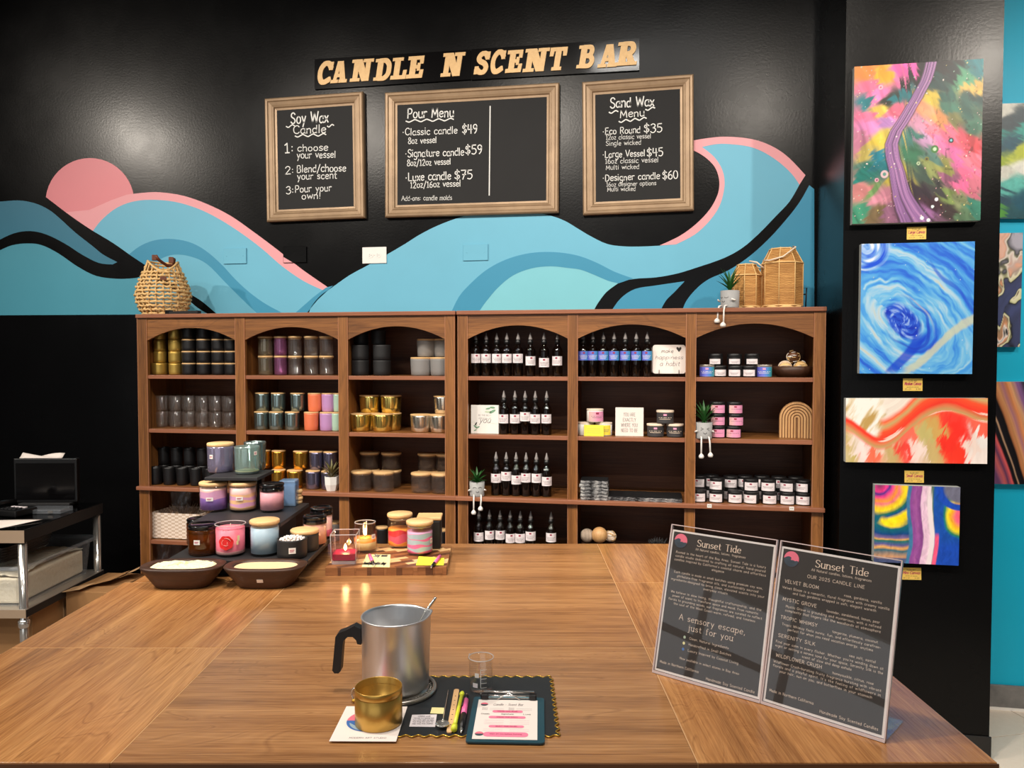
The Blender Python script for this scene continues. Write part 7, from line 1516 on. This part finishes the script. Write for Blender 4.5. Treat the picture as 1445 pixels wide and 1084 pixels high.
# ================================================================ STEEL WORK CART AT THE LEFT
ct = thing('steel_work_cart', 'stainless steel work table with chrome posts at the left', 'work table', CF(-2.4, 3.39), YAW)
x0, x1, y0, y1 = -.62, .425, -.30, .30; ZC = .905
part('top_shelf', MB().box(x0, x1, y0, y1, ZC-.052, ZC, 'cart_top', .003), ct); part('front_lip', MB().box(x0, x1+.001, y0-.0015, y0, ZC-.052, ZC-.001, 'steel_edge'), ct, 'warm steel front lip')
part('top_skirt', MB().box(x1, x1+.0015, y0+.003, y1-.003, ZC-.05, ZC-.003, 'black_soft'), ct, 'dark side edge')
part('middle_shelf', MB().box(x0, x1, y0, y1, .545, .58, 'steel', .003), ct); part('middle_lip', MB().box(x0, x1+.001, y0-.0015, y0, .545, .579, 'steel_edge'), ct); part('middle_skirt', MB().box(x1, x1+.0015, y0+.003, y1-.003, .547, .577, 'black_soft'), ct)
part('bottom_shelf', MB().box(x0, x1, y0, y1, .12, .15, 'steel', .003), ct)
for x in (x0+.05, x1-.02):
    for y in (y0+.02, y1-.02): 
        pz = MB().lathe([(0, 0), (.017, 0), (.017, ZC-.052), (0, ZC-.052)], 'chrome', 16, cx=x, cy=y)
        p = part('post', pz, ct)
        part('collar', MB().lathe([(.017, 0), (.022, .004), (.022, .03), (.017, .034)], 'chrome', 16, cx=x, cy=y, z=.50), p)
# bin of soy flakes
bz = .5805; P = CF(-2.4+.05, 3.39, bz); t = thing('plastic_bin', 'translucent plastic bin full of soy wax flakes on the middle shelf', 'bin', P, YAW)
def tub(w0, d0, w1, d1, h, m, n=5):
    a = [(x, y, 0) for x, y in rr(-w0, w0, -d0, d0, .04, n)]; b = [(x, y, h) for x, y in rr(-w1, w1, -d1, d1, .045, n)]; k = len(a)
    return MB().add(a+b, [(i, (i+1) % k, k+(i+1) % k, k+i) for i in range(k)]+[tuple(range(k))[::-1]], m)
part('bin_body', tub(.33, .26, .345, .275, .16, 'plastic_bin'), t)
k_ = rr(-.36, .36, -.288, .288, .05, 5); part('bin_rim', MB().tube([(x, y, .163) for x, y in k_], .009, 'plastic_bin', 8, True), t)
mb = MB(); nx, ny = 34, 26; vs = []
for j in range(ny):
    for i in range(nx): x = (i/(nx-1)-.5)*.62; y = (j/(ny-1)-.5)*.48; vs.append((x, y, .118+.02*math.sin(x*9)+.015*math.cos(y*11)+random.uniform(0, .006)))
mb.add(vs, [(j*nx+i, j*nx+i+1, (j+1)*nx+i+1, (j+1)*nx+i) for j in range(ny-1) for i in range(nx-1)], 'soyflakes'); mb.box(-.31, .31, -.24, .24, .004, .112, 'soyflakes', .01)
o = part('soy_flakes', mb, t, 'heap of cream soy wax flakes'); o['kind'] = 'stuff'
P = CF(-2.4+.07, 3.32, bz+.174); t = thing('black_tray', 'ribbed black plastic tray lying on the soy flake bin', 'tray', P, YAW)
mb = MB(); k_ = rr(-.24, .24, -.2, .2, .06, 5)
for i in range(6): mb.prism([(x*(.94+.012*i), y*(.94+.012*i)) for x, y in k_], .011*i, .011*i+.0085, 'black_plastic')
mb.prism([(x*.9, y*.9) for x, y in k_], 0, .062, 'black_soft'); part('tray_body', mb, t)
# boxes below
P = CF(-2.2, 3.42, .1505); t = thing('cardboard_box', 'brown cardboard box with handling marks on the cart bottom shelf', 'box', P, YAW)
part('box_body', MB().box(-.2, .2, -.25, .25, 0, .385, 'cardboard', .002), t); part('tape', MB().box(.2, .2008, -.03, .03, 0, .385, 'cardboard_light'), t)
mb = MB(); yv = Vector((0, 1, 0))
for s, y in (('T', -.20), ('11', -.13)): text(mb, s, Vector((.2012, y, .25)), yv, Vector((0, 0, 1)), 'dark_ink', cap=.035, weight=.9)
for y in (-.21, -.14): mb.tube([(.2011, y, .24), (.2011, y+.05, .24), (.2011, y+.05, .295), (.2011, y, .295)], .0008, 'dark_ink', 3, True)
part('printed_marks', mb, t, 'printed up-arrow and umbrella marks'); part('label', MB().box(.2, .2012, .06, .10, .22, .27, 'white'), t)
P = CF(-2.72, 3.42, .1505); t = thing('cardboard_box', 'second brown cardboard box partly hidden behind the front cart post', 'box', P, YAW); part('box_body', MB().box(-.27, .27, -.24, .24, 0, .36, 'cardboard', .002), t)
P = CF(-1.86, 3.52, .0); t = thing('open_carton', 'open cardboard carton with torn flaps and packing paper behind the table', 'box', P, YAW-.1)
part('carton_body', MB().box(-.10, .10, -.16, .14, 0, .57, 'cardboard', .002), t)
for i, (a, b, c_, d, e) in enumerate([(-.12, -.02, -.2, -.1, .015), (-.06, .06, -.10, .04, .03), (.0, .12, .0, .12, .05)]):
    part('flap', MB().add([(a, c_, .571), (b, c_+.02, .571+e), (b+.02, d, .575+e*1.3), (a+.02, d, .573)], [(0, 1, 2, 3), (3, 2, 1, 0)], 'cardboard_light' if i != 1 else 'cardboard'), t)
# things on the cart
P = CF(-2.20, 3.62, ZC+.0005); t = thing('black_monitor', 'black flat monitor standing at the back of the cart', 'monitor', P, YAW+.02)
part('screen_housing', MB().box(-.155, .14, 0, .03, .014, .222, 'black_plastic', .004), t); part('screen', MB().box(-.145, .13, -.0012, .0, .026, .20, 'black_gloss'), t); part('stand', MB().box(-.12, .12, -.03, .05, 0, .014, 'black_soft', .003), t)
def paper(P, pts, label, cat='paper', n=9, amp=.012, rz=0):
    mb = MB(); vs = []; A_, B_, C_, D_ = [Vector(p) for p in pts]
    for j in range(n):
        for i in range(n): u, v = i/(n-1), j/(n-1); p = (A_*(1-u)+B_*u)*(1-v)+(D_*(1-u)+C_*u)*v; vs.append((p.x, p.y, p.z+amp*abs(math.sin(u*3+v*2))*v))
    mb.add(vs, [(j*n+i, j*n+i+1, (j+1)*n+i+1, (j+1)*n+i) for j in range(n-1) for i in range(n-1)], 'paper', True); o = link('paper_sheet', mb.mesh('paper'), None, P, rz); md = o.modifiers.new('thick', 'SOLIDIFY'); md.thickness = .0008; return tag(o, label, cat)
paper(CF(-2.27, 3.622, ZC+.2235), [(-.06, 0, .001), (.14, 0, .001), (.14, .03, .002), (-.06, .03, .006)], 'crumpled white paper strip on top of the black monitor', amp=.02, rz=YAW)
c0 = TP(0, 722, ZC); paper(CF(-2.18, 3.2, ZC+.001), [(-.3, -.07, 0), (.08, -.08, 0), (.17, .07, 0), (-.3, .06, 0)], 'white papers lying at the front of the steel cart', amp=.006, rz=YAW)
paper(CF(-2.36, 3.42, ZC+.012), [(-.25, -.05, 0), (.03, -.03, 0), (-.02, .09, .02), (-.25, .08, .03)], 'white papers behind the front sheets at the left edge of cart', amp=.01, rz=YAW)
P = CF(-2.22, 3.40, ZC+.0005); t = thing('desk_phone', 'black desk phone with keypad on the steel cart', 'phone', P, YAW-.3)
part('phone_body', MB().box(-.075, .075, -.05, .06, 0, .03, 'black_plastic', .006), t); part('handset', MB().tube([(-.07, -.05, .04), (-.06, 0, .05), (-.062, .06, .042)], [.016, .011, .016], 'black_plastic', 10), t)
for i in range(4):
    for j in range(3): part('key', MB().box(-.02+.022*i-.008, -.02+.022*i+.008, -.03+.025*j-.007, -.03+.025*j+.007, .03, .034, 'label_white' if j == 2 else 'black_soft', .001), t)
P = CF(-2.10, 3.46, ZC+.0005); t = thing('clear_case', 'flat clear plastic case on the cart beside the phone', 'case', P, YAW); part('case_body', MB().box(-.085, .085, -.05, .05, 0, .02, 'plastic_bin', .003), t); part('latch', MB().box(.03, .05, -.0525, -.05, .005, .016, 'chrome'), t)
